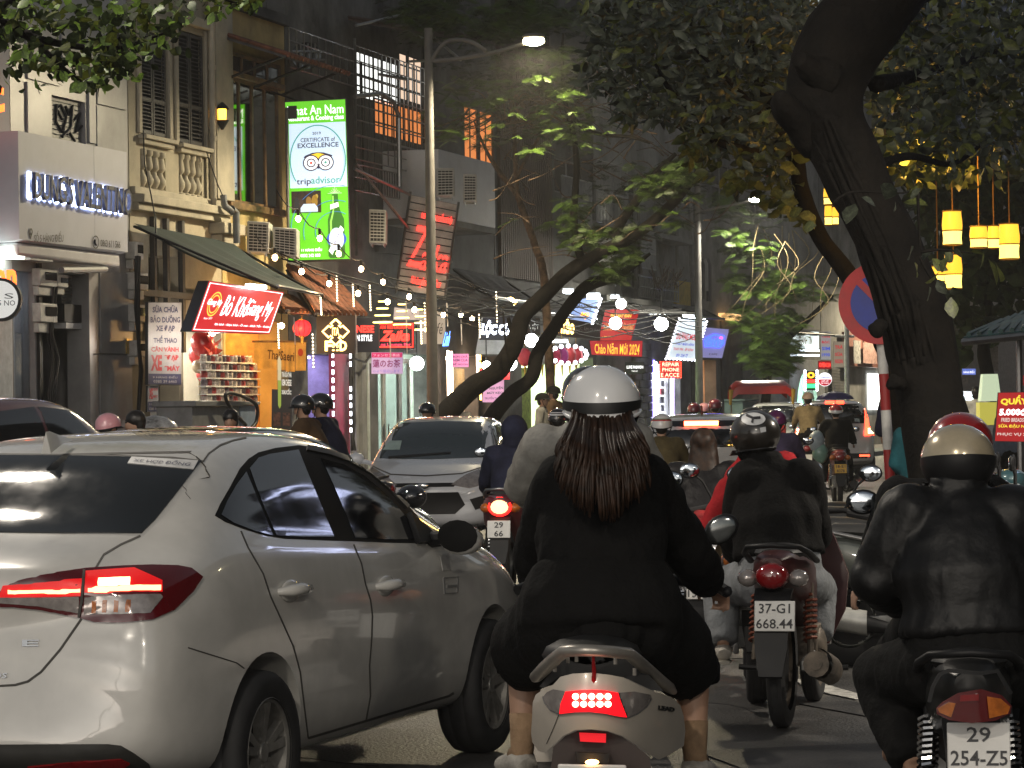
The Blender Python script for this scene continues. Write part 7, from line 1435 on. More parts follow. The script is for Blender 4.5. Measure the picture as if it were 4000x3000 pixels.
leaves(tr, [(3341, 795), (3498, 800), (3528, 790), (3190, 880), (3365, 770), (3585, 1035), (3640, 1010), (3700, 1000), (3715, 1160), (3860, 1010), (3890, 1030), (3660, 1090), (3690, 985), (3560, 960), (3600, 985), (3480, 715), (3760, 1000), (3790, 985), (3840, 985), (3630, 1120), (3670, 1060), (3600, 735), (3575, 725), (3760, 560), (3720, 1120)], (18.2, 18.9), (.10, .19), (LF2, LF1), 40, .36, .7)
twigs(tr, [([(3250, 795), (3330, 750), (3500, 755), (3590, 745)], 18.7), ([(3585, 745), (3590, 900), (3600, 1000)], 18.7), ([(3600, 985), (3680, 975), (3800, 990)], 18.7), ([(3590, 1000), (3640, 1090), (3700, 1130)], 18.7)], BARK, .012)
# thinner second trunk behind it
t2 = tree_at('slimmer dark trunk leaning behind the massive tree', 3440, 26, 'leaning_tree')
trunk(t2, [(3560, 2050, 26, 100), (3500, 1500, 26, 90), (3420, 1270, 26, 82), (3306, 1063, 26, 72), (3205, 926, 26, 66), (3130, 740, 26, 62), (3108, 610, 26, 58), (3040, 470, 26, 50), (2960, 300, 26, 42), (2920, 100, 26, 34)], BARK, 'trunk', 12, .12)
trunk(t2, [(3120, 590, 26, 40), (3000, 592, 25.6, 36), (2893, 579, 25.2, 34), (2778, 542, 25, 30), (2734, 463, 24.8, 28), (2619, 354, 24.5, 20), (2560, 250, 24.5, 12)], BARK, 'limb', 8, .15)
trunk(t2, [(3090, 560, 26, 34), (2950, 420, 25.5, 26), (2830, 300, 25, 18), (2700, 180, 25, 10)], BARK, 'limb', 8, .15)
CAN2 = [(2230, -40), (3260, -40), (3140, 200), (3060, 380), (3100, 520), (3080, 720), (2960, 700), (2860, 600), (2760, 640), (2680, 520), (2560, 470), (2440, 480), (2350, 380), (2270, 330), (2300, 150)]
leaves(t2, spots(CAN2, 4800, 65), (23.5, 31), (.09, .18), (LF1, LF1, LF1, LF1, LF1, LF1, LF2), 160, .22, .3)
leaves(t2, spots([(2640, 480), (3100, 440), (3110, 700), (3180, 900), (3120, 860), (2900, 760), (2700, 690)], 330, 50), (24.5, 28), (.10, .18), (LF2,), 60, .3, .6)
# near branch hanging in at the upper left
t3 = tree_at('leafy branch of a near tree hanging in at the upper left corner', -700, 14, 'street_tree')
trunk(t3, [(-760, 2500, 14, 300), (-740, 1500, 14, 270), (-720, 500, 14, 240), (-650, -200, 14, 200)], BARK, 'trunk', 14)
trunk(t3, [(-700, 300, 14, 120), (-300, 60, 14.2, 80), (0, 90, 14.5, 50), (140, 150, 14.7, 34), (420, 190, 15, 22), (640, 130, 15.2, 10)], BARK, 'limb', 8)
trunk(t3, [(100, 120, 14.6, 30), (230, 250, 14.6, 20), (320, 320, 14.7, 10)], BARK, 'limb', 6); trunk(t3, [(-100, 50, 14.3, 40), (300, -60, 14.8, 30), (700, -40, 15, 18), (950, 20, 15.2, 8)], BARK, 'limb', 6)
leaves(t3, spots([(-40, -40), (760, -40), (740, 110), (735, 190), (650, 225), (640, 180), (560, 300), (545, 330), (470, 300), (360, 360), (310, 330), (240, 380), (200, 340), (90, 350), (-40, 320)], 1000, 40), (14, 16.5), (.045, .085), (LF4, LF3B, LF4, LF5), 200, .36, .7)
leaves(t3, spots([(780, -40), (1010, -40), (990, 60), (950, 110), (900, 40), (850, 60), (800, 50)], 90, 30), (14.6, 16), (.05, .08), (LF3B, LF4, LF5), 30, .36, .7)
# forked leaning tree on the left pavement
t4 = tree_at('dark forked tree leaning right in front of the lit shops', 1800, 52, 'leaning_tree')
trunk(t4, [(1700, 1760, 52, 110), (1729, 1640, 52, 95), (1838, 1520, 52, 80), (1950, 1440, 52, 76), (2015, 1330, 52, 70), (2042, 1240, 52, 66), (2121, 1159, 52, 62), (2223, 1063, 52, 58), (2344, 990, 52, 52), (2500, 905, 52, 46), (2600, 820, 52, 40), (2680, 735, 52, 34), (2765, 615, 52, 24)], BARK, 'trunk', 14, .14)
trunk(t4, [(1860, 1760, 52.6, 80), (1922, 1629, 52.6, 66), (2000, 1539, 52.6, 60), (2073, 1479, 52.6, 56), (2100, 1382, 52.6, 54), (2157, 1292, 52.6, 52), (2205, 1219, 52.6, 48), (2272, 1135, 52.6, 50), (2320, 1105, 52.6, 46), (2420, 1075, 52.6, 30), (2540, 990, 52.6, 12)], BARK, 'trunk', 14, .14, 2)
for pts in ([(2394, 935, 52, 44), (2430, 860, 52, 38), (2474, 803, 52, 34), (2553, 687, 52, 28), (2640, 600, 52, 16)], [(2272, 1020, 52, 34), (2242, 868, 52, 28), (2253, 651, 52, 25), (2235, 506, 52, 22), (2208, 398, 52, 18), (2196, 250, 52, 12), (2200, 130, 52, 8)], [(2240, 460, 52, 18), (2290, 505, 52, 18), (2365, 528, 51.5, 16), (2459, 535, 51, 13), (2540, 560, 51, 8)],
            [(2040, 1330, 52, 30), (2000, 1290, 52, 22), (1985, 1240, 52, 12)], [(1990, 1420, 51.6, 16), (1975, 1330, 51.5, 10), (1965, 1220, 51.5, 8)]): trunk(t4, pts, BARK, 'limb', 8, .12)
fronds(t4, spots([(2180, 780), (2420, 740), (2520, 860), (2480, 1000), (2420, 1120), (2300, 1090), (2200, 960)], 170, 40), (51, 54), (.25, .45), LF3); fronds(t4, spots([(2450, 640), (2700, 620), (2740, 760), (2650, 900), (2560, 850)], 150, 40), (50, 54), (.25, .45), LF3)
fronds(t4, [(2400, 1060), (2380, 1080), (2150, 880), (2080, 590), (2120, 590), (2010, 860)], (50, 52), (.4, .6), LF3)
# slender brown tree under the first lamp
t5 = tree_at('slender brown tree with lit twigs under the first street lamp', 2140, 54, 'street_tree')
trunk(t5, [(2160, 1700, 54, 40), (2127, 1114, 54, 32), (2091, 962, 54, 30), (2033, 796, 54, 26), (2018, 730, 54, 22), (2011, 542, 54, 15), (2005, 380, 54, 8)], BARKB, 'trunk', 10)
for pts in ([(2020, 760, 54, 22), (1946, 665, 54, 18), (1895, 579, 54, 12), (1850, 470, 54, 6)], [(2008, 715, 54, 14), (2062, 608, 54, 12), (2148, 470, 54, 8), (2200, 380, 54, 5)]): trunk(t5, pts, BARKB, 'limb', 8)
random.seed(3); sg = []
for k in range(34):
    x, y = random.uniform(1960, 2260), random.uniform(380, 500); a = random.uniform(-1, 1); l_ = random.uniform(60, 190); sg.append(([(x, y), (x+a*l_*.5, y-random.uniform(-10, 40)), (x+a*l_, y-random.uniform(0, 90))], random.uniform(51.3, 53)))
for k in range(10): x = random.uniform(1780, 2200); sg.append(([(x, random.uniform(420, 470)), (x-60, random.uniform(470, 500)), (x-150, random.uniform(480, 560))], 52))
twigs(t5, sg, BARKB, .022)
fronds(t5, spots([(2050, 190), (2230, 180), (2260, 330), (2200, 400), (2060, 330)], 120, 30), (49.3, 52), (.2, .4), LF3)
fronds(t5, spots([(1780, 300), (2060, 320), (2300, 420), (2280, 560), (2100, 520), (1900, 580), (1760, 560)], 150, 40), (50, 54), (.2, .42), LF3)
fronds(t5, spots([(1480, -40), (2420, -40), (2380, 120), (2150, 100), (2050, 170), (1900, 150), (1750, 200), (1600, 130), (1500, 80)], 330, 60), (52, 58), (.3, .6), LF3)
fronds(t5, spots([(1640, 320), (1800, 300), (1820, 480), (1760, 560), (1660, 480)], 22, 30), (50, 52), (.3, .5), LF3)
fronds(t5, spots([(1450, -40), (2500, -40), (2700, 480), (2780, 700), (2740, 900), (2520, 1000), (2300, 880), (2050, 640), (1900, 600), (1780, 300), (1500, 160)], 620, 80), (52, 57), (.14, .3), LF4)
fronds(t5, spots([(1880, 200), (2330, 160), (2420, 480), (2300, 620), (1850, 560)], 200, 60), (49.5, 54), (.14, .26), LF3)
sg = []
for k in range(70): x, y = random.uniform(1900, 2750), random.uniform(330, 1050); a = random.choice((-1, 1)); l_ = random.uniform(80, 240); sg.append(([(x, y), (x+a*l_*.4, y-random.uniform(10, 70)), (x+a*l_, y-random.uniform(-20, 150))], random.uniform(51, 54)))
twigs(t5, sg, BARKB, .016)
# feathery tree by the second lamp, with bare hanging twigs
t6 = tree_at('feathery bright green tree beyond the red canopy', 2990, 74, 'street_tree')
trunk(t6, [(2975, 1720, 74, 44), (2992, 1560, 74, 38), (3000, 1460, 74, 34), (3029, 1370, 74, 30), (3144, 1262, 74, 24), (3252, 1153, 74, 16)], BARK, 'trunk', 10); trunk(t6, [(3000, 1480, 74, 26), (2960, 1380, 74, 18), (2930, 1280, 74, 10)], BARK, 'limb', 8)
fronds(t6, spots([(2830, 1260), (2900, 1190), (2990, 1200), (3090, 1180), (3140, 1260), (3110, 1420), (3050, 1470), (2940, 1440), (2900, 1400), (2920, 1300)], 380, 40), (72, 76), (.35, .6), LF5)
fronds(t6, spots([(2860, 1050), (2980, 1080), (3240, 1000), (3280, 1150), (3160, 1180), (2960, 1180), (2840, 1120)], 190, 40), (72, 76), (.35, .6), LF5)
sg = []
for k in range(22): x = random.uniform(2940, 3240); y = random.uniform(860, 1000); sg.append(([(x, y), (x+random.uniform(-40, 60), y+90), (x+random.uniform(-60, 40), y+190), (x+random.uniform(-140, 20), y+290)], random.uniform(70, 74)))
twigs(t6, sg, M('lit_twig', (.20, .15, .07), .8), .016)  # lamp light on the twigs is put into their pale colour
fronds(t6, spots([(2780, 760), (2960, 720), (3060, 860), (3000, 1100), (2860, 1150), (2780, 1000)], 150, 60), (70, 76), (.3, .55), LF3)
# dim trees at the far right
for px, Y, pts, lab in ((3880, 60, [(3880, 1700, 60, 60), (3860, 1500, 60, 56), (3840, 1330, 60, 50), (3860, 1150, 60, 40), (3900, 950, 60, 26)], 'dim tree beyond the stall awning with a curved trunk'), (3720, 95, [(3700, 1650, 95, 40), (3715, 1500, 95, 36), (3750, 1350, 95, 34), (3790, 1200, 95, 24)], 'far dim tree seen just right of the massive trunk')):
    t = tree_at(lab, px, Y, 'street_tree'); trunk(t, pts, BARK, 'trunk', 10, .15)
    leaves(t, spots([(3400, -40), (4060, -40), (4050, 1250), (3900, 1300), (3800, 1350), (3700, 1330), (3620, 900), (3450, 600)] if px > 3800 else [(3560, 700), (3800, 760), (3860, 1000), (3760, 1200), (3640, 1100)], 2200 if px > 3800 else 600, 80), (Y-4, Y+5), (.3, .6), (LF4,), 0, .3)
# ================================================================ street furniture, awnings, lamps, stalls
# street lamps
POLE = M('lamp_post_grey', (.10, .095, .09), .65)
LAMPW = EM('street_lamp_glow', (1., .86, .5), 60)
def street_lamp(label, base, Y, path, arms, head, size, glow=LAMPW, power=0., col=(1, .84, .55)):
    b = P(*base, Y); t = thing('street_lamp', label, 'street lamp', (b.x, b.y, .13), group='street lamps along the road')
    pts = [P(x, y, Y) for x, y in path]; pts = [V((pts[0].x, pts[0].y, .13))]+pts; m = MB(); m.tube(pts, [.11, .10]+[.085-.03*i/len(path) for i in range(1, len(path))], 12); m.lathe(pts[0], [(.17, 0), (.17, .25), (.12, .3)], 12); m.build('post', POLE, t)
    for a in arms: sp = smoothpath(a, 4); m = MB(); m.tube([P(x, y, Y-.3*i/len(sp)) for i, (x, y) in enumerate(sp)], .035, 8); m.build('arm', POLE, t, smooth=80)
    c = P(*head, Y-.3); w_, h_ = size; m = MB(); m.sphere(c+V((0, 0, h_*.75)), (w_*.9, w_*.5, h_*.5), 16, 8); hd = m.build('lamp_head', POLE, t, smooth=80)
    m = MB(); m.sphere(c, (w_*.86, w_*.5, h_*.8), 16, 8); MB_child(m, 'lens', glow, hd, smooth=80)
    if power:
        L = spot(c-V((0, 0, h_+.05)), c+V((.4, -2, -8)), power, col, 165, .12, .4)
        L.parent = t; L.location = c-V((0, 0, h_+.05))-t.location
    return t
street_lamp('tall street lamp with a bright head over the slender brown tree', (1690, 1560), 49, [(1690, 1560), (1673, 110)], [[(1676, 240), (1800, 228), (1930, 205), (2045, 172)], [(1676, 250), (1740, 165), (1830, 160), (1900, 200)]], (2085, 160), (.22, .11), power=2600)
street_lamp('second street lamp, its post in front of the leaning phone shop sign', (2732, 1590), 70, [(2732, 1590), (2722, 560)], [[(2724, 830), (2800, 812), (2870, 800), (2935, 785)]], (2950, 779), (.18, .09), EM('lamp_glow_cool', (1, .95, .75), 60), 1500, (1, .93, .75))
street_lamp('far small street lamp glowing at the upper right', (3640, 1560), 105, [(3640, 1560), (3640, 1080)], [[(3640, 1085), (3610, 1080)]], (3588, 1080), (.16, .08), EM('lamp_glow_cool', (1, .95, .75), 60), 2500)
def unseen_lamp(label, x, y, hx, hy, power, z=7.8, aim=None, size=150):  # same post and head serve the added fill lamps
    t = thing('street_lamp', label, 'street lamp', (x, y, .1), group='street lamps along the road'); m = MB(); m.tube([(x, y, .1), (x, y, z+.6)], [.11, .06], 12); m.build('post', POLE, t); m = MB(); m.tube([(x, y, z+.2), ((x+hx)/2, (y+hy)/2, z+.35), (hx, hy, z+.1)], .035, 8); m.build('arm', POLE, t)
    m = MB(); m.sphere((hx, hy, z+.06), (.22, .22, .06), 14, 8); hd = m.build('lamp_head', POLE, t); m = MB(); m.sphere((hx, hy, z), (.17, .10, .06), 14, 8); MB_child(m, 'lens', EM('near_lamp_glow', (1, .86, .5), 18), hd)
    spot((hx, hy, z-.1), aim or (hx+.5, hy, 0), power, LAMPC, size, .25, .6)
unseen_lamp('street lamp outside the left edge over the white sedan', -7.0, 14.2, -4.4, 15.2, 1450, 7.6, (-4.2, 17, 0), 165)
unseen_lamp('street lamp behind the viewer on the left', -6.5, -4, -3.2, -2.5, 1550, aim=(-1.2, 9, .5), size=120)  # unseen soft fill for the sedan's rear
unseen_lamp('street lamp behind the viewer on the right', 6.2, -9, 4.2, -8, 2000, aim=(1.5, 10, .5), size=110)  # added out of view to lift the sedan's flank and lower right
unseen_lamp('low stall lamp outside the right edge over the parked motorbikes', 6.4, 16, 5.2, 15.2, 1100, 4.2, (2.2, 17.5, .3), 110)  # put in to brighten the parked bikes
p = P(3307, 1540, 68); t = thing('lamp_post', 'slim white post with a short crossbar in front of the beige poster', 'post', (p.x, p.y, .13)); m = MB(); m.tube([(p.x, p.y, .13), P(3307, 1262, 68)], .06, 10); m.build('post', M('white_post', (.5, .5, .48), .5), t); m = MB(); m.tube([P(3265, 1313, 68), P(3337, 1314, 68)], .03, 8); m.build('crossbar', MATS['white_post'], t)
# no parking sign on a red and white post
b = P(3490, 2240, 23.7); sp_ = thing('no_parking_sign', 'round blue no parking sign with a red rim on a red and white post', 'road sign', (b.x, b.y, .13))
PR_, PW_ = M('post_red', (.30, .015, .015), .5), M('post_white', (.52, .51, .48), .5)
ys = [(1290, 1460), (1460, 1602), (1602, 1756), (1756, 1893), (1893, 2060), (2060, 2240)]; px_at = lambda y: 3444+(y-1345)*.063
for i, (a, c_) in enumerate(ys): m = MB(); m.tube([P(px_at(a), a, 23.7), P(px_at(c_), c_, 23.7)], .043, 14); m.build('post_band', PW_ if i % 2 == 0 else PR_, sp_)
q = PQ(rectpx(3275, 1022, 3598, 1345), 23.62)
SGR, SGB = M('sign_rim_red', (.42, .012, .015), .45), M('sign_blue', (.012, .03, .28), .45)
m = MB(); qdisc(q, .5, .5, .5, .5, 0, m, 40); m.build('disc', SGR, sp_); m = MB(); qdisc(q, .5, .5, .355, .355, .006, m, 40); m.build('blue_disc', SGB, sp_)
m = MB(); qpoly(q, [(.21, .27), (.27, .21), (.79, .73), (.73, .79)], .012, m); m.build('slash', SGR, sp_)
m = MB(); m.obox(P(3420, 1200, 23.69), V((.06, 0, 0)), V((0, .02, 0)), V((0, 0, -.3))); m.build('bracket', STEEL, sp_)
# parked motorbikes with their tails to the road
for k, (x, y, lb, pc) in enumerate(((1.98, 16.7, 'grey motorbike parked nearest on the right, its silver heat shield showing', (.10, .11, .10)), (2.06, 17.7, 'second parked motorbike on the right with a pale green body', (.22, .25, .22)), (2.14, 18.6, 'parked silver blue motorbike behind the pale green one', (.20, .24, .32)), (2.26, 19.6, 'parked black motorbike beyond the silver blue one', (.015, .015, .016)), (2.4, 20.6, 'parked black and red motorbike farthest along the kerb', (.16, .012, .015)))):
    bike(lb, (x, y), 101, bpaint('parked_paint_%d' % k, pc), group='motorbikes parked on the right', wr=.27, tail_z=.80, scooter=k in (0, 1), rimmat=M('pale_alloy', (.45, .46, .43), .35, .7))
bike('bright scooter facing the road at the right edge with its headlamp on', (P(4130, 1615, 22).x, 22.6), 205, bpaint('scooter_teal', (.05, .12, .14)), scooter=True, headlamp=True, group='motorbikes parked on the right')
# awnings and canopies on the house fronts
GRN = M('green_canvas', (.030, .048, .046), .8, var=.2, scale=2, bump=.3)
def awning(name, label, pts, mat, th=.03, cat='awning', ribs=0, rmat=None):
    q = [W(x, y, o) for x, y, o in pts]; t = thing(name, label, cat, q[3].copy()); m = MB(); n = (q[1]-q[0]).cross(q[3]-q[0]).normalized(); n = n if n.z > 0 else -n; nx, ny = 12, 8; vs = []
    for j in range(ny+1):
        for i in range(nx+1): vs.append(bl(q, i/nx, j/ny)-V((0, 0, 1))*.10*math.sin(math.pi*j/ny)*(.6+.4*math.cos(i*2.1)))
    top = [(j*(nx+1)+i, j*(nx+1)+i+1, (j+1)*(nx+1)+i+1, (j+1)*(nx+1)+i) for j in range(ny) for i in range(nx)]; k = len(vs)
    m.add(vs+[v-n*th for v in vs], top+[tuple(a+k for a in f[::-1]) for f in top]); m.build('cloth', mat, t, smooth=60)
    m = MB(); m.tube([q[3], q[2]], .03, 8); m.build('front_bar', STEEL, t)
    for a, c_ in ((q[0], q[3]), (q[1], q[2])): m = MB(); m.tube([a-V((0, 0, .05)), c_-V((0, 0, .03))], .022, 6); m.build('arm', BLACKP, t)
    for i in range(ribs):
        f = (i+.5)/ribs; a, c_ = lerp(q[0], q[1], f)+n*.03, lerp(q[3], q[2], f)+n*.03; m = MB(); m.tube([a, c_], (q[1]-q[0]).length/ribs*.42, 8, ell=.55, wd=(q[1]-q[0])); m.build('tile_row', rmat, t)
    return t
awning('green_awning', 'dark green canvas awning sloping over the red shop sign', [(522, 872, .15), (908, 948, .15), (1258, 1152, 2.5), (1085, 1118, 2.5)], GRN)
awning('tiled_canopy', 'brown tiled canopy over the diamond food sign', [(1120, 1045, .2), (1300, 1085, .2), (1425, 1228, 1.6), (1235, 1228, 1.6)], SHUT, .05, 'roof', 11, TILE)
awning('tiled_canopy', 'small tiled canopy edge over the red lantern', [(1040, 1150, .3), (1150, 1170, .3), (1215, 1222, 1.2), (1120, 1215, 1.2)], SHUT, .05, 'roof', 6, TILE)
SHT = M('grey_sheet', (.15, .15, .15), .6, .3, .3)
for pts, lb in (([(1770, 1045, .2), (1960, 1080, .2), (2120, 1190, 2.2), (1930, 1160, 2.2)], 'sagging grey sheet awning left of the leaning trunk'), ([(1960, 1120, .2), (2120, 1150, .2), (2330, 1245, 2.2), (2150, 1225, 2.2)], 'grey sheet awning between the leaning trunks'), ([(2400, 1170, .2), (2600, 1185, .2), (2740, 1225, 2.4), (2480, 1222, 2.4)], 'pale sheet awning behind the white globes'), ([(2650, 1190, .2), (2740, 1200, .2), (2830, 1245, 2.2), (2745, 1240, 2.2)], 'dark sheet awning over the blue neon board'), ([(3030, 1280, .2), (3200, 1290, .2), (3300, 1310, 2.2), (3110, 1300, 2.2)], 'far grey sheet awning over the arched shop')): awning('sheet_awning', lb, pts, SHT)
# restaurant cloth, lantern and counter goods
NOR = M('noren_cloth', (.62, .42, .12), .8, var=.12); Yn = W(1090, 1390, .35).y; no = thing('door_curtain', 'yellow split door curtain with brown script over the warm doorway', 'curtain', P(1090, 1450, Yn))
for k, (x0, x1, y1) in enumerate(((992, 1058, 1440), (1060, 1112, 1446), (1114, 1152, 1452), (1154, 1196, 1448))):
    m = MB(); ny = 5; vs = []
    for j in range(ny+1):
        for i in range(7): f = i/6; vs.append(P(x0+(x1-x0)*f, 1335+(y1-1335)*j/ny, Yn+.03*math.sin(f*9+k)*j/ny))
    fs = [(j*7+i, j*7+i+1, j*7+i+8, j*7+i+7) for j in range(ny) for i in range(6)]; n_ = len(vs); m.add(vs+[v+V((0, .008, 0)) for v in vs], fs+[tuple(a+n_ for a in f[::-1]) for f in fs]); m.build('cloth_panel', NOR, no, smooth=180)
m = MB(); m.tube([P(985, 1334, Yn), P(1200, 1334, Yn)], .018, 8); m.build('rod', WOOD, no)
qtext(PQ([(1045, 1365), (1150, 1375), (1150, 1412), (1045, 1402)], Yn-.04), (0, 0, 1, 1), 'ThaiSaeri', M('noren_ink', (.13, .07, .02), .8), no, .003, 0, .1, .02)
m = MB(); qdisc(PQ(rectpx(1164, 1362, 1184, 1392), Yn-.04), .5, .5, .5, .5, 0, m); m.build('printed_dot', M('noren_red', (.45, .06, .03), .8), no)
def lantern_round(label, px, py, r, Y, glow):
    c = P(px, py, Y); t = thing('red_lantern', label, 'lantern', c); m = MB(); n = 14
    m.lathe(c, [(r*.35, -r*.85)]+[(r*(1.0*math.sin(math.pi*(.14+.72*i/n))+.0), -r*.9*math.cos(math.pi*(.1+.8*i/n))) for i in range(n+1)]+[(r*.35, r*.85)], 20); b_ = m.build('silk', glow, t, smooth=180)
    for k in range(10): a = 2*math.pi*k/10; m = MB(); m.tube([c+V((math.cos(a)*r*1.01*math.sin(math.pi*(.14+.72*i/8)), math.sin(a)*r*1.01*math.sin(math.pi*(.14+.72*i/8)), -r*.9*math.cos(math.pi*(.1+.8*i/8)))) for i in range(9)], .006, 4); MB_child(m, 'rib', M('lantern_rib', (.25, .02, .01), .6), b_)
    m = MB(); m.lathe(c, [(r*.36, r*.8), (r*.36, r*.98)], 16); m.lathe(c, [(r*.36, -r*.98), (r*.36, -r*.8)], 16); m.tube([c-V((0, 0, r)), c-V((0, 0, r*1.7))], r*.16, 8); m.tube([c+V((0, 0, r)), c+V((0, 0, r*2.2))], .008, 4); m.build('gold_cap', M('lantern_gold', (.5, .3, .05), .4), t)
lantern_round('round red silk lantern right of the yellow door curtain', 1180, 1282, .16, W(1180, 1282, 1.0).y, EM('lantern_red', (1, .03, .04), 1.5))
for nm, p_, e_, c_ in (('added_bulb_light', W(1100, 1300, 1.0), 60, (1, .55, .18)), ('added_bulb_light', W(830, 1330, 1.2), 35, (1, .9, .8))):  # bulbs put in to brighten the door curtain and snack jars
    l_ = bpy.data.lights.new(nm, 'POINT'); l_.energy = e_; l_.color = c_; l_.shadow_soft_size = .08; o = bpy.data.objects.new(nm, l_); C.objects.link(o); o.location = p_
    b_ = thing('added_bulb', 'bare bulb under the canopy lighting the '+('yellow door curtain' if e_ == 60 else 'snack jars'), 'lamp', p_); m = MB(); m.sphere(p_+V((0, 0, .12)), .05, 10, 8); m.build('bulb', EM('bulb_warm', (1, .66, .34), 45), b_); m = MB(); m.tube([p_+V((0, 0, .17)), p_+V((0, 0, .6))], .008, 4); m.build('flex', WIRE, b_)
m = MB()
# jars on shop racks
JAR = [M('jar_%d' % i, c_, .25, var=.3, scale=20) for i, c_ in enumerate(((.45, .40, .38), (.30, .05, .05), (.12, .10, .12), (.5, .45, .4)))]
rk = thing('jar_rack', 'white stepped rack of snack jars inside the bright shop', 'rack', W(860, 1560, .3)); LIDR = M('jar_lid', (.35, .04, .04), .4)
for row in range(6):
    z0 = W(860, 1570-31*row, .3).z; m = MB(); a = W(772, 1560, .3); e = W(985, 1560, .3); m.obox(V((a.x, a.y, z0-.02)), e-a if row < 5 else (e-a)*.9, N*.16, V((0, 0, .02))); m.build('shelf', WALLIN, rk)
    for k in range(13):
        f = (k+.5)/13*(1 if row < 5 else .9); c = V((a.x+(e.x-a.x)*f, a.y+(e.y-a.y)*f, z0))+N*.08; m = MB(); m.lathe(c, [(.001, .001), (.055, .001), (.06, .02), (.06, .085), (.045, .10)], 8); j_ = m.build('jar', JAR[(k*7+row*3) % 4], rk); m = MB(); m.lathe(c, [(.05, .10), (.05, .12), (.001, .12)], 8); MB_child(m, 'lid', WALLIN if (k+row) % 3 else LIDR, j_)
bl_ = thing('balloon_bunch', 'red and cream balloons with a foil bow in the bright shop', 'decoration', W(805, 1420, .1)); random.seed(2)
for px, py, r_, c_ in ((790, 1340, .2, (.45, .02, .02)), (810, 1365, .17, (.5, .03, .02)), (775, 1385, .17, (.45, .02, .02)), (805, 1400, .14, (.6, .5, .36)), (795, 1430, .13, (.6, .5, .36)), (822, 1432, .12, (.62, .52, .4)), (772, 1432, .1, (.6, .5, .38)), (800, 1458, .15, (.4, .02, .02))):
    m = MB(); c = W(px, py, -.1+random.uniform(0, .2)); m.sphere(c, (r_, r_, r_*1.15), 12, 8); m.build('balloon', M('balloon_%d' % (c_[0]*100), c_, .25), bl_, smooth=180)
m = MB()
for k in range(8): a = k*.8; c = W(822, 1350, .2); m.add([c, c+U*.3*math.cos(a)+V((0, 0, .3*math.sin(a))), c+U*.3*math.cos(a+.45)+V((0, 0, .3*math.sin(a+.45)))+N*.1], [(0, 1, 2)])
m.build('foil_bow', M('foil_red', (.6, .06, .03), .3, .4), bl_, smooth=0)
# grey electrical cabinets on the pavement
CABG = M('cabinet_grey', (.20, .205, .21), .5, .2); t0, z0, t1, z1 = pr(752, 1588, 935, 1760, 1.6)
cb = thing('electrical_cabinet', 'grey electrical cabinet with stuck notices in front of the bright shop', 'cabinet', FP(t0, 1.6, .13)); m = MB(); m.fbox(t0, t1, 1.0, 1.6, .13, z1); m.build('body', CABG, cb, bevel=.01); m = MB(); m.fbox(t0-.05, t1+.05, .95, 1.68, z1+.002, z1+.09); m.build('lid', CABG, cb, bevel=.01)
for r_, mt in (((.08, .06, .26, .10), M('notice_blue', (.35, .42, .6), .6)), ((.52, .05, .8, .14), M('notice_cream', (.55, .5, .38), .6)), ((.1, .14, .2, .2), INK)): m = MB(); m.fbox(t0+(t1-t0)*r_[0], t0+(t1-t0)*r_[2], 1.601, 1.606, z1-.2-r_[3]*2, z1-.2-r_[1]*2); m.build('notice', mt, cb, smooth=0)
t0b, _, t1b, _ = pr(940, 1588, 1000, 1760, 1.6); cb2 = thing('electrical_cabinet', 'slim pale blue cabinet beside the grey one with a black hose loop', 'cabinet', FP(t0b, 1.6, .13)); m = MB(); m.fbox(t0b, t1b, 1.05, 1.6, .13, z1+.02); m.build('body', M('cabinet_blue', (.20, .26, .36), .5), cb2, bevel=.01); m = MB(); m.fbox(t0b-.04, t1b+.04, 1.02, 1.66, z1+.022, z1+.08); m.build('lid', CABG, cb2, bevel=.01)
m = MB(); sp = smoothpath([(960, 1660), (905, 1600), (880, 1550), (895, 1535), (940, 1545), (1000, 1580), (1003, 1640), (985, 1670)], 5); m.tube([W(x, y, 1.75) for x, y in sp], .03, 8); tag(m.build('hose', BLACKP, None, 80, cat='hose', label='black hose looped over the grey and blue cabinets'))
# menu stand with a tall drink photo, small table
q = PQ([(1062, 1520), (1140, 1524), (1140, 1700), (1060, 1700)], W(1100, 1600, 1.4).y); s = sign('menu_stand', 'black menu stand with a tall green drink poster', q, M('menu_black', (.03, .022, .02), .5), .04)
m = MB(); qpoly(q, [(.28, -.65), (.36, -.75), (.46, -.62), (.47, .35), (.40, .42), (.32, .35)], .012, m); m.build('drink_print', EM('drink_green', (.32, .42, .05), .5), s); m = MB(); qpoly(q, [(.28, -.65), (.36, -.75), (.46, -.62), (.465, -.2), (.29, -.2)], .016, m); m.build('foam_print', EM('drink_cream', (.7, .6, .35), .5), s)
for k, tx in enumerate(('TRÀ SỮA THÁI', 'KEM CHEESE', '35K/CỐC')): qtext(q, (.5, -.42+.19*k, .98, -.28+.19*k), tx, EM('menu_text', (.8, .75, .65), .6), s, .012, bold=.03)
for (u0, u1) in ((.08, .44), (.56, .92)): m = MB(); qrect(q, (u0, .5, u1, .8), .01, .003, m); m.build('food_photo', M('food_print', (.16, .06, .03), .5, var=.7, scale=20), s, smooth=0)
q0 = W(1010, 1590, 1.0); tb = thing('serving_table', 'small wooden serving table with a covered rice pot', 'table', V((q0.x, q0.y, .13))); m = MB(); m.obox(V((q0.x, q0.y, .85)), U*.9, N*.5, V((0, 0, .06))); m.obox(V((q0.x, q0.y, .6)), U*.9, N*.5, V((0, 0, .1))); m.build('tabletop', WOOD, tb, bevel=.01)
for a in (0.02, .84):
    for b_ in (.02, .44): m = MB(); m.obox(V((q0.x, q0.y, .13))+U*a+N*b_, U*.05, N*.05, V((0, 0, .72))); m.build('leg', WOOD, tb)
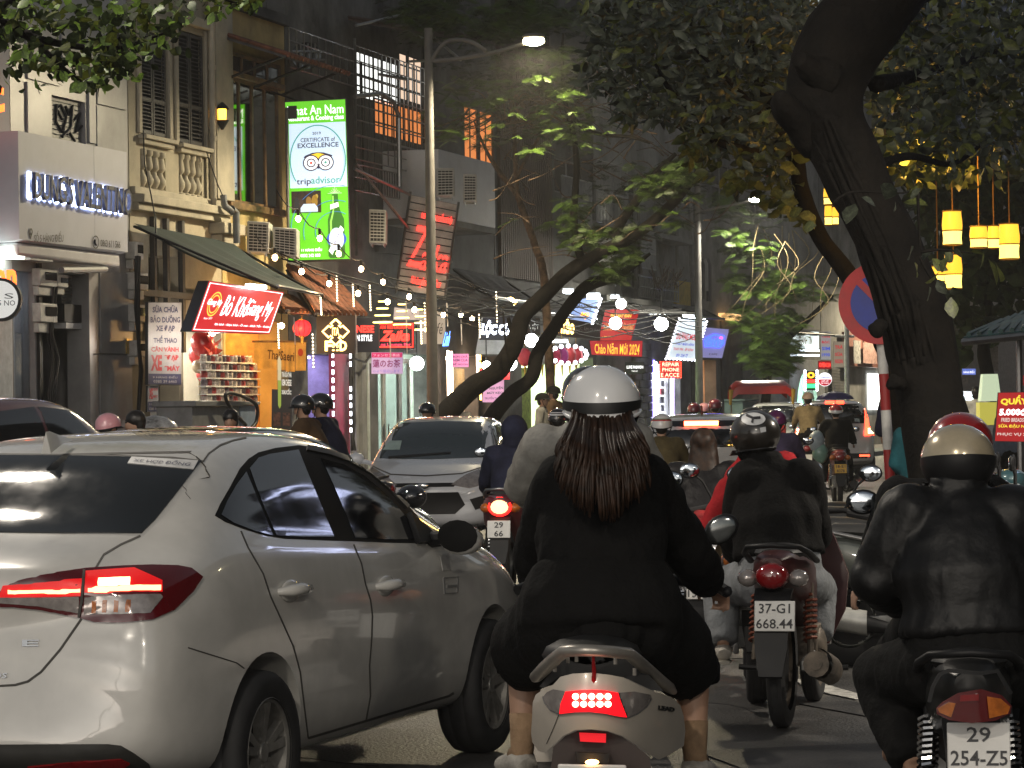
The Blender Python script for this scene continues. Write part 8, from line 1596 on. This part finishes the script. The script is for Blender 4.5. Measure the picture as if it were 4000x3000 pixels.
m = MB(); c = V((q0.x, q0.y, .91))+U*.45+N*.25; m.sphere(c+V((0, 0, .08)), (.22, .22, .14), 14, 8); tag(m.build('rice_pot', M('cream_enamel', (.6, .52, .38), .4), None, cat='pot', label='rounded cream pot on the small wooden serving table'))
m = MB(); c = P(605, 1640, 27.5); m.sphere(c-V((0, 0, .25)), (.28, .25, .3), 12, 8); m.v = [c+(v-c)*(1+.12*noise.noise(v*7)) for v in m.v]; tag(m.build('wrapped_parcel', M('silver_plastic', (.42, .42, .42), .2, .3, .4, 5), None, 30, cat='parcel', label='parcel in clear silvery plastic on a motorbike beside the dark haired man'))
# string lights
BULB = EM('bulb_warm', (1, .66, .34), 45)
def stringlight(label, pts, out):
    q = [W(x, y, out) for x, y in pts]; t = thing('string_light', label, 'string lights', q[0].copy(), group='strings of warm bulbs over the pavement'); path = []
    for a, c_ in zip(q, q[1:]): path += [lerp(a, c_, f)-V((0, 0, .10*math.sin(math.pi*f))) for f in (0, .25, .5, .75)]
    m = MB(); m.tube([p+V((0, 0, .16)) for p in path+[q[-1]]], .010, 5); m.build('cable', WIRE, t, smooth=80)
    for p in q[1:]: m = MB(); m.lathe(p, [(.022, .05), (.025, .15), (.01, .16)], 8); b_ = m.build('bulb', WIRE, t); m = MB(); m.sphere(p, (.042, .042, .05), 10, 8); MB_child(m, 'glass', BULB, b_, smooth=180)
stringlight('uppermost string of warm bulbs across the green lit sign', [(1080, 780), (1165, 855), (1249, 931), (1323, 991), (1411, 1051), (1496, 1102), (1598, 1159), (1692, 1191), (1800, 1230)], 2.2)
stringlight('middle string of warm bulbs from the green awning to the lamp post', [(1000, 960), (1074, 1006), (1178, 1061), (1286, 1108), (1399, 1146), (1514, 1179), (1619, 1210), (1732, 1230), (1844, 1245)], 2.6)
ICL = ('before the yellow door curtain', 'left of the round red lantern', 'over the ridge of the tiled canopy', 'high above the black STYLE sign, left one', 'high above the black STYLE sign, right one', 'between the diamond food sign and the STYLE sign', 'hanging right across the red lounge bar sign', 'touching the left side of the first lamp post', 'before the lilac tea sign', 'at the right end of the lounge bar sign', 'at the lower left of the diamond food sign', 'just right of the first lamp post', 'second to the right of the first lamp post', 'above the small pink sign', 'above the red arrow sign', 'highest on the right, before the leaning trunk', 'short one over the upper left of the diamond sign')
ICE = EM('icicle_glow', (1, .8, .5), 5); ICEG = M('icicle_tube_clear', (.5, .47, .45), .3)
for k, (x, y0, y1, lit_) in enumerate(((1086, 1262, 1364, 1), (1149, 1240, 1346, 0), (1314, 1075, 1180, 1), (1378, 1108, 1200, 1), (1444, 1111, 1216, 1), (1390, 1230, 1382, 0), (1586, 1165, 1382, 0), (1658, 1180, 1300, 1), (1523, 1322, 1400, 0), (1643, 1250, 1346, 1), (1221, 1440, 1300, 1), (1700, 1190, 1304, 1), (1745, 1183, 1275, 0), (1800, 1210, 1346, 0), (1871, 1225, 1322, 1), (1938, 1135, 1262, 1), (1252, 1160, 1232, 1))):
    Y = W(x, y0, 2.5).y; a, b_ = P(x, min(y0, y1), Y), P(x+4, max(y0, y1), Y); t = thing('icicle_light', ('glowing' if lit_ else 'unlit grey')+' icicle light tube '+ICL[k], 'icicle light', b_, group='icicle light tubes hung over the pavement'); m = MB(); m.tube([a, b_], .012, 6); m.build('tube', ICEG, t)
    if lit_:
        for i in range(10): m = MB(); m.sphere(lerp(a, b_, (i+.5)/10)-V((0, .012, 0)), .014, 6, 4); m.build('led', ICE, t)
for k, (px, py, r_) in enumerate(((1494, 1225, .16), (1570, 1235, .15), (1640, 1255, .13))):      # beaded rings
    Y = W(px, py, 2.4).y; c = P(px, py, Y); t = thing('beaded_light_cone', ('beaded light cone over the red lounge sign, left one', 'beaded light cone over the red lounge sign, middle one', 'beaded light cone beside the lamp post')[k], 'light ornament', c)
    for j in range(4): m = MB(); rr = r_*(1-.2*j); m.tube([c+V((rr*math.cos(a), rr*math.sin(a), .12*j-.15)) for a in [2*math.pi*i/20 for i in range(21)]], .012, 5); m.build('ring', EM('bead_glow', (1, .75, .2), 4), t)
p = W(2002, 1178, 2.5); t = thing('flood_lamp', 'yellow flood lamp on the leaning trunk', 'lamp', p); m = MB(); q = PQ([(1985, 1163), (2000, 1160), (2020, 1182), (2008, 1194)], p.y); qbox(q, .08, m); m.build('lamp_face', EM('flood_yellow', (1, .72, .2), 22), t); m = MB(); m.tube([p, p+V((-.4, .1, -.12))], .02, 6); m.build('arm', BLACKP, t)
# silk lanterns hung from the big tree
SILK = EM('silk_lantern_yellow', (1, .52, .04), 1.15); SILKB = EM('silk_lantern_hot', (1, .68, .12), 2.6)
lant = ((3683, 825, 3758, 957, 'tall yellow silk lantern just right of the massive trunk'), (3790, 884, 3857, 968, 'yellow silk lantern third from the right edge'), (3860, 882, 3903, 970, 'yellow silk lantern partly behind its neighbour near the right edge'), (3903, 875, 3982, 1012, 'large yellow silk lantern nearest the right edge'), (3635, 1040, 3690, 1100, 'yellow silk lantern low behind leaves beside the trunk'), (3690, 995, 3758, 1128, 'yellow silk lantern hanging lowest beside the trunk'), (3218, 735, 3262, 800, 'small yellow lantern upper one left of the trunk'), (3222, 803, 3250, 880, 'small yellow lantern lower one left of the trunk'), (3252, 808, 3276, 878, 'narrow yellow lantern against the left side of the trunk'), (3448, 650, 3470, 700, 'sliver of a yellow lantern high right of the trunk'), (3560, 700, 3600, 740, 'little yellow lantern among the lit leaves'))
for i, (x0, y0, x1, y1, lb) in enumerate(lant):
    Y = 25+i*.45; c0, c1 = P((x0+x1)/2, y1, Y), P((x0+x1)/2, y0, Y); r_ = (x1-x0)/2*Y/F; hh = (c1-c0).length; t = thing('silk_lantern', lb, 'lantern', c0, group='yellow silk lanterns in the trees')
    for nm, a, b_, mt in (('upper_silk', .42, 1., SILK), ('lower_silk', 0., .415, SILKB)): m = MB(); m.lathe(c0, [(r_*(1-.06*math.sin(8*f)), hh*f) for f in [a+(b_-a)*k/4 for k in range(5)]], 14); m.build(nm, mt, t, smooth=80)
    m = MB(); FRM = M('lantern_frame', (.20, .10, .02), .6)
    for f in (0, .42, 1): m.tube([c0+V((r_*1.01*math.cos(a), r_*1.01*math.sin(a), hh*f)) for a in [2*math.pi*k/16 for k in range(17)]], .006, 5)
    m.tube([c1, c1+V((0, 0, 1.6))], .006, 4); m.build('frame', FRM, t)
ld = bpy.data.lights.new('lantern_light', 'POINT'); ld.energy = 34; ld.color = (1, .55, .1); ld.shadow_soft_size = .15
for px, py, Y in ((3720, 700, 25.2), (3560, 640, 24.5)): o = bpy.data.objects.new('lantern_light', ld); C.objects.link(o); o.location = P(px, py, Y)
# cyclo with a red canopy
cy = P(2965, 1615, 56); t = thing('cyclo', 'cyclo with a bright red fringed canopy between the cars', 'cyclo', (cy.x, 56, 0)); REDV = M('red_vinyl', (.42, .025, .02), .3, var=.1, scale=4)
y_ = 56; tl_, tr_ = P(2835, 1500, y_), P(3100, 1498, y_); m = MB(); rr = []
for k in range(9): f = k/8-.5; rr.append([V((lerp(tl_.x+.08, tr_.x-.08, i/10), y_+f*1.1, tl_.z+.06-.12*(2*f)**2-(0 if 0 < i < 10 else .10))) for i in range(11)])
m.loft(rr, False, False); m.loft([rr[0], [p+V((0, -.02, -.15)) for p in rr[0]]], False, False); m.loft([rr[8], [p+V((0, .02, -.15)) for p in rr[8]]], False, False); m.build('canopy', REDV, t, smooth=60)
for x in (tl_.x+.06, tr_.x-.06):
    m = MB(); m.tube([(x, y_-.5, tl_.z-.1), (x+.02, y_-.4, .9)], .015, 6); m.build('canopy_post', CHROME, t); m = MB(); m.tube([(x, y_-.56, tl_.z-.12), (x-.02, y_-.56, tl_.z-.42)], [.05, .025], 6); m.build('tassel', M('tassel_gold', (.5, .32, .05), .7), t)
m = MB(); m.obox((tl_.x+.1, y_-.3, .55), V((1.05, 0, 0)), V((0, .7, 0)), V((0, 0, .12))); m.obox((tl_.x+.1, y_-.42, .67), V((1.05, 0, 0)), V((0, .12, 0)), V((0, 0, .55))); m.build('bench', REDV, t, bevel=.03)
for dx, dy in ((.15, .5), (1.1, .5), (.6, -1.2)): w2 = wheel(t, dx+tl_.x-cy.x, dy, .32, .05, 1, rr=.29, spokes=8); w2.rotation_euler = (0, 0, R(90))
J = standing(P(2940, 1615, 56).x, 56.1, 200, .98, z=-.2); person('person', 'passenger with black hair sitting under the red canopy', seated((P(2940, 1615, 56).x, 55.7), 10, 1., 0, .72), BLKT, BLKT, DSHOE, 'people riding in the street', .034)
J = seated((P(3105, 1615, 57).x, 54.6), 8, 1.0, .05, .98, z0=.0); person('person', 'man in a khaki jacket with a beige cap behind the red canopy', J, KHAKI, BLKT, DSHOE, 'people riding in the street', .034, 1, M('cap_beige', (.5, .36, .26), .8), hstyle='cap')
bike('motorbike of the man in the khaki jacket', (P(3105, 1615, 57).x, 54.6), 8, bpaint('bike_charcoal', (.03, .03, .035)))
for px, py, c_, lb in ((3188, 1725, (.35, .42, .45), 'pale blue plastic bag hanging on the yellow plated motorbike'), (3205, 1770, (.2, .35, .28), 'green tinted plastic bag below the pale blue bag')): m = MB(); c = P(px, py, 45); m.sphere(c, (.13, .11, .17), 12, 8); m.v = [c+(v-c)*(1+.2*noise.noise(v*8)) for v in m.v]; tag(m.build('plastic_bag', M('bag_%d' % px, c_, .3), None, 60, cat='bag', label=lb))
# umbrella, right stalls, banner
um = P(3262, 1566, 58); t = thing('umbrella', 'open dark violet umbrella above the white people carrier', 'umbrella', (um.x, 58, .9)); m = MB(); rr = P(3338, 1560, 58).x-um.x; vs = [V((um.x, 58, um.z+.30))]
m.lathe((um.x, 58, um.z-.0), [(rr, .03), (rr*.86, .10), (rr*.55, .16), (.02, .2)], 8); m.build('canopy', M('umbrella_violet', (.05, .04, .14), .6), t, smooth=0); m = MB(); m.tube([(um.x, 58, .9), (um.x, 58, um.z+.3)], .012, 6); m.build('shaft', STEEL, t)
aw = thing('stall_awning', 'teal tin stall awning jutting in from the right edge', 'awning', P(4010, 1300, 33)); q = [P(3990, 1245, 34), P(4200, 1160, 34), P(4200, 1270, 31), P(3768, 1318, 32)]; q = [P(3900, 1262, 36), P(4150, 1170, 36), P(4150, 1275, 31), P(3762, 1316, 32)]
TEALT = M('teal_tin', (.05, .13, .14), .5, .3, .3, 4); m = MB(); m.prism(q, (0, 0, -.04)); m.build('sheet', TEALT, aw, smooth=0)
for k in range(9): m = MB(); f = (k+.5)/9; m.tube([lerp(q[0], q[1], f)+V((0, 0, .02)), lerp(q[3], q[2], f)+V((0, 0, .02))], .03, 5); m.build('corrugation', TEALT, aw)
m = MB(); m.tube([q[3]+V((0, 0, -.06)), q[2]+V((0, 0, -.06))], .045, 8); m.build('front_beam', STEEL, aw); m = MB(); m.tube([P(3980, 1300, 33), V((P(3980, 1300, 33).x, 33, .13))], .04, 8); m.build('post', STEEL, aw)
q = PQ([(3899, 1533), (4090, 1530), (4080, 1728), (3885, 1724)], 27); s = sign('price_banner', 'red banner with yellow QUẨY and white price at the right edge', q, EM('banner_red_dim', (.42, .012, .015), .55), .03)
qtext(q, (.06, .06, .62, .27), 'QUẨY', EM('banner_lime', (.85, .7, .05), .75), s, .008, bold=.05); qtext(q, (.05, .33, .60, .47), '5.000đ', WHT, s, .008, bold=.04); qtext(q, (.1, .52, .72, .60), 'FRIED BREADSTICK', EM('banner_pale', (.8, .7, .65), .6), s, .008, bold=.02); qtext(q, (.05, .64, .8, .73), 'SỮA ĐẬU NÀNH', EM('banner_lime', (.85, .7, .05), .75), s, .008, bold=.03); qtext(q, (.04, .82, .75, .89), 'PHỤC VỤ 24H', EM('banner_pale', (.8, .7, .65), .6), s, .008, bold=.02)
q = PQ(rectpx(3758, 1440, 3812, 1464), 62); s = sign('blue_street_sign', 'small blue lettered sign on the far right pavement', q, EM('sign_blue_dim', (.15, .22, .7), .6), .05); qtext(q, (.1, .25, .9, .75), 'HÀNG ĐIẾU', TXW, s, .01, bold=.02)
st_ = P(3790, 1530, 58); t = thing('food_cart', 'small glass food cart lit from inside at the far right', 'cart', (st_.x, 58, .13)); m = MB(); m.box((st_.x, 58, .6), (.75, .6, .9)); m.build('base', M('cart_violet', (.2, .12, .25), .5), t, bevel=.02); m = MB(); m.box((st_.x, 58, 1.42), (.7, .55, .7)); m.build('glass_case', EM('cart_glow', (.75, .85, .8), .6), t); m = MB(); m.box((st_.x, 58, 1.82), (.85, .7, .06)); m.build('roof', METERW, t, bevel=.01); m = MB(); m.box((st_.x, 57.6, 1.76), (.6, .05, .03)); m.build('tube_lamp', EM('tube_glow', (.85, .92, 1), 14), t)
s2 = P(3865, 1530, 50); t = thing('glass_cabinet', 'tapered glass snack cabinet glowing yellow green beside the far tree', 'cabinet', (s2.x, 50, .13)); m = MB(); m.loft([[V((s2.x+a*w_, 50+b_*w_, z)) for a, b_ in ((-1, -1), (1, -1), (1, 1), (-1, 1))] for w_, z in ((.18, 1.62), (.13, 2.1))]); m.build('glass_top', EM('snack_glow', (.6, .72, .5), .55), t, smooth=0); m = MB(); m.box((s2.x, 50, 1.4), (.42, .4, .4)); m.build('case', EM('snack_yellow', (.65, .6, .1), .45), t); m = MB(); m.box((s2.x, 50, .66), (.5, .45, 1.05)); m.build('cart_base', M('cart_steel', (.3, .3, .32), .4, .6), t)
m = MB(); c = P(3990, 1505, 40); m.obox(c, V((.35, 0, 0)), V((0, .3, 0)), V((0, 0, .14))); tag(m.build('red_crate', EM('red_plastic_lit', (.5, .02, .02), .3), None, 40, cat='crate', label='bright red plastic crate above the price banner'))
# overhead cables
random.seed(8); cbn = thing('overhead_cable', 'bundle of sagging overhead cables along the house fronts', 'cable', FP(4, 3.2, 5))
for k in range(9):
    z = 3.35+k*.09; m = MB(); pts = []
    for i in range(33): f = i/32; pts.append(FP(11+20*f, 2.6+.3*math.sin(k+f*3), z-.22*abs(math.sin(f*math.pi*3+k*.4))+random.uniform(-.02, .02)))
    m.tube(pts, .012, 4); m.build('cable', WIRE, cbn, smooth=180)
for k, (a, b_) in enumerate((((1085, 985), (2000, 1225)), ((1100, 1010), (2300, 1200)), ((1500, 1080), (2450, 1190)), ((1700, 1165), (2330, 1150)))): m = MB(); m.tube([lerp(W(*a, 3), W(*b_, 3), f)-V((0, 0, .25*math.sin(math.pi*f))) for f in [i/14 for i in range(15)]], .012, 4); m.build('cable', WIRE, cbn, smooth=180)
# lanterns and toys hung over the lime shop
for k, (px, py, c_) in enumerate(((2050, 1395, (.5, .03, .05)), (2118, 1390, (.6, .6, .58)), (2135, 1388, (.6, .4, .03)), (2165, 1390, (.6, .04, .1)), (2195, 1390, (.5, .05, .25)), (2225, 1390, (.6, .05, .05)), (2250, 1388, (.55, .03, .04)))):
    c = P(px, py, W(px, py, 1.6).y); t = thing('paper_lantern', ('red', 'white', 'yellow', 'pink red', 'magenta', 'bright red', 'rightmost red')[k]+' little paper lantern under the lime shop awning', 'lantern', c, group='little paper lanterns over the lime lit shop'); m = MB(); m.sphere(c, (.15, .15, .2), 10, 8); m.build('paper', M('paper_%d' % k, c_, .6), t, smooth=180); m = MB(); m.tube([c-V((0, 0, .2)), c-V((0, 0, .45))], [.03, .01], 5); m.tube([c+V((0, 0, .2)), c+V((0, 0, .5))], .006, 4); m.build('tassel', M('tassel_gold', (.5, .32, .05), .7), t)
for k in range(16): a = math.pi*2*k/16; px, py = 2220+72*math.cos(a), 1385+34*math.sin(a); m = MB(); m.sphere(P(px, py, W(px, py, 1.8).y), .05, 6, 4); tag(m.build('led_dot', LEDW, None, 80, cat='led lamp', label='one bright dot in the oval of white lamps over the lime shop', group='oval of white lamps over the lime shop'))
# pavement clutter by the lime lit shop
random.seed(21)
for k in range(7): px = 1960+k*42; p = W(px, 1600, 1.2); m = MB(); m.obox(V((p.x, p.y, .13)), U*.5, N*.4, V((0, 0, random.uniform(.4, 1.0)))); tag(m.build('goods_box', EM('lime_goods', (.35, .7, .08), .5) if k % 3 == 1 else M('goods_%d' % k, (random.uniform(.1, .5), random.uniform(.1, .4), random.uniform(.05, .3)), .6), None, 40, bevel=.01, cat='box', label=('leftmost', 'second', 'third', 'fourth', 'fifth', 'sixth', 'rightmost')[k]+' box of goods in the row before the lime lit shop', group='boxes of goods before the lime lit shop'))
ECB = M('cabinet_teal_grey', (.16, .22, .24), .5); p = W(2830, 1640, 2.6); t = thing('electrical_cabinet', 'teal grey cabinet on the pavement behind the brown helmet', 'cabinet', V((p.x, p.y, .13))); m = MB(); m.obox(V((p.x, p.y, .13)), U*1.6, N*.5, V((0, 0, 1.62))); m.build('body', ECB, t, bevel=.02); m = MB(); m.obox(V((p.x, p.y, 1.752))-U*.05, U*1.7, N*.56, V((0, 0, .06))); m.build('lid', ECB, t, bevel=.01)
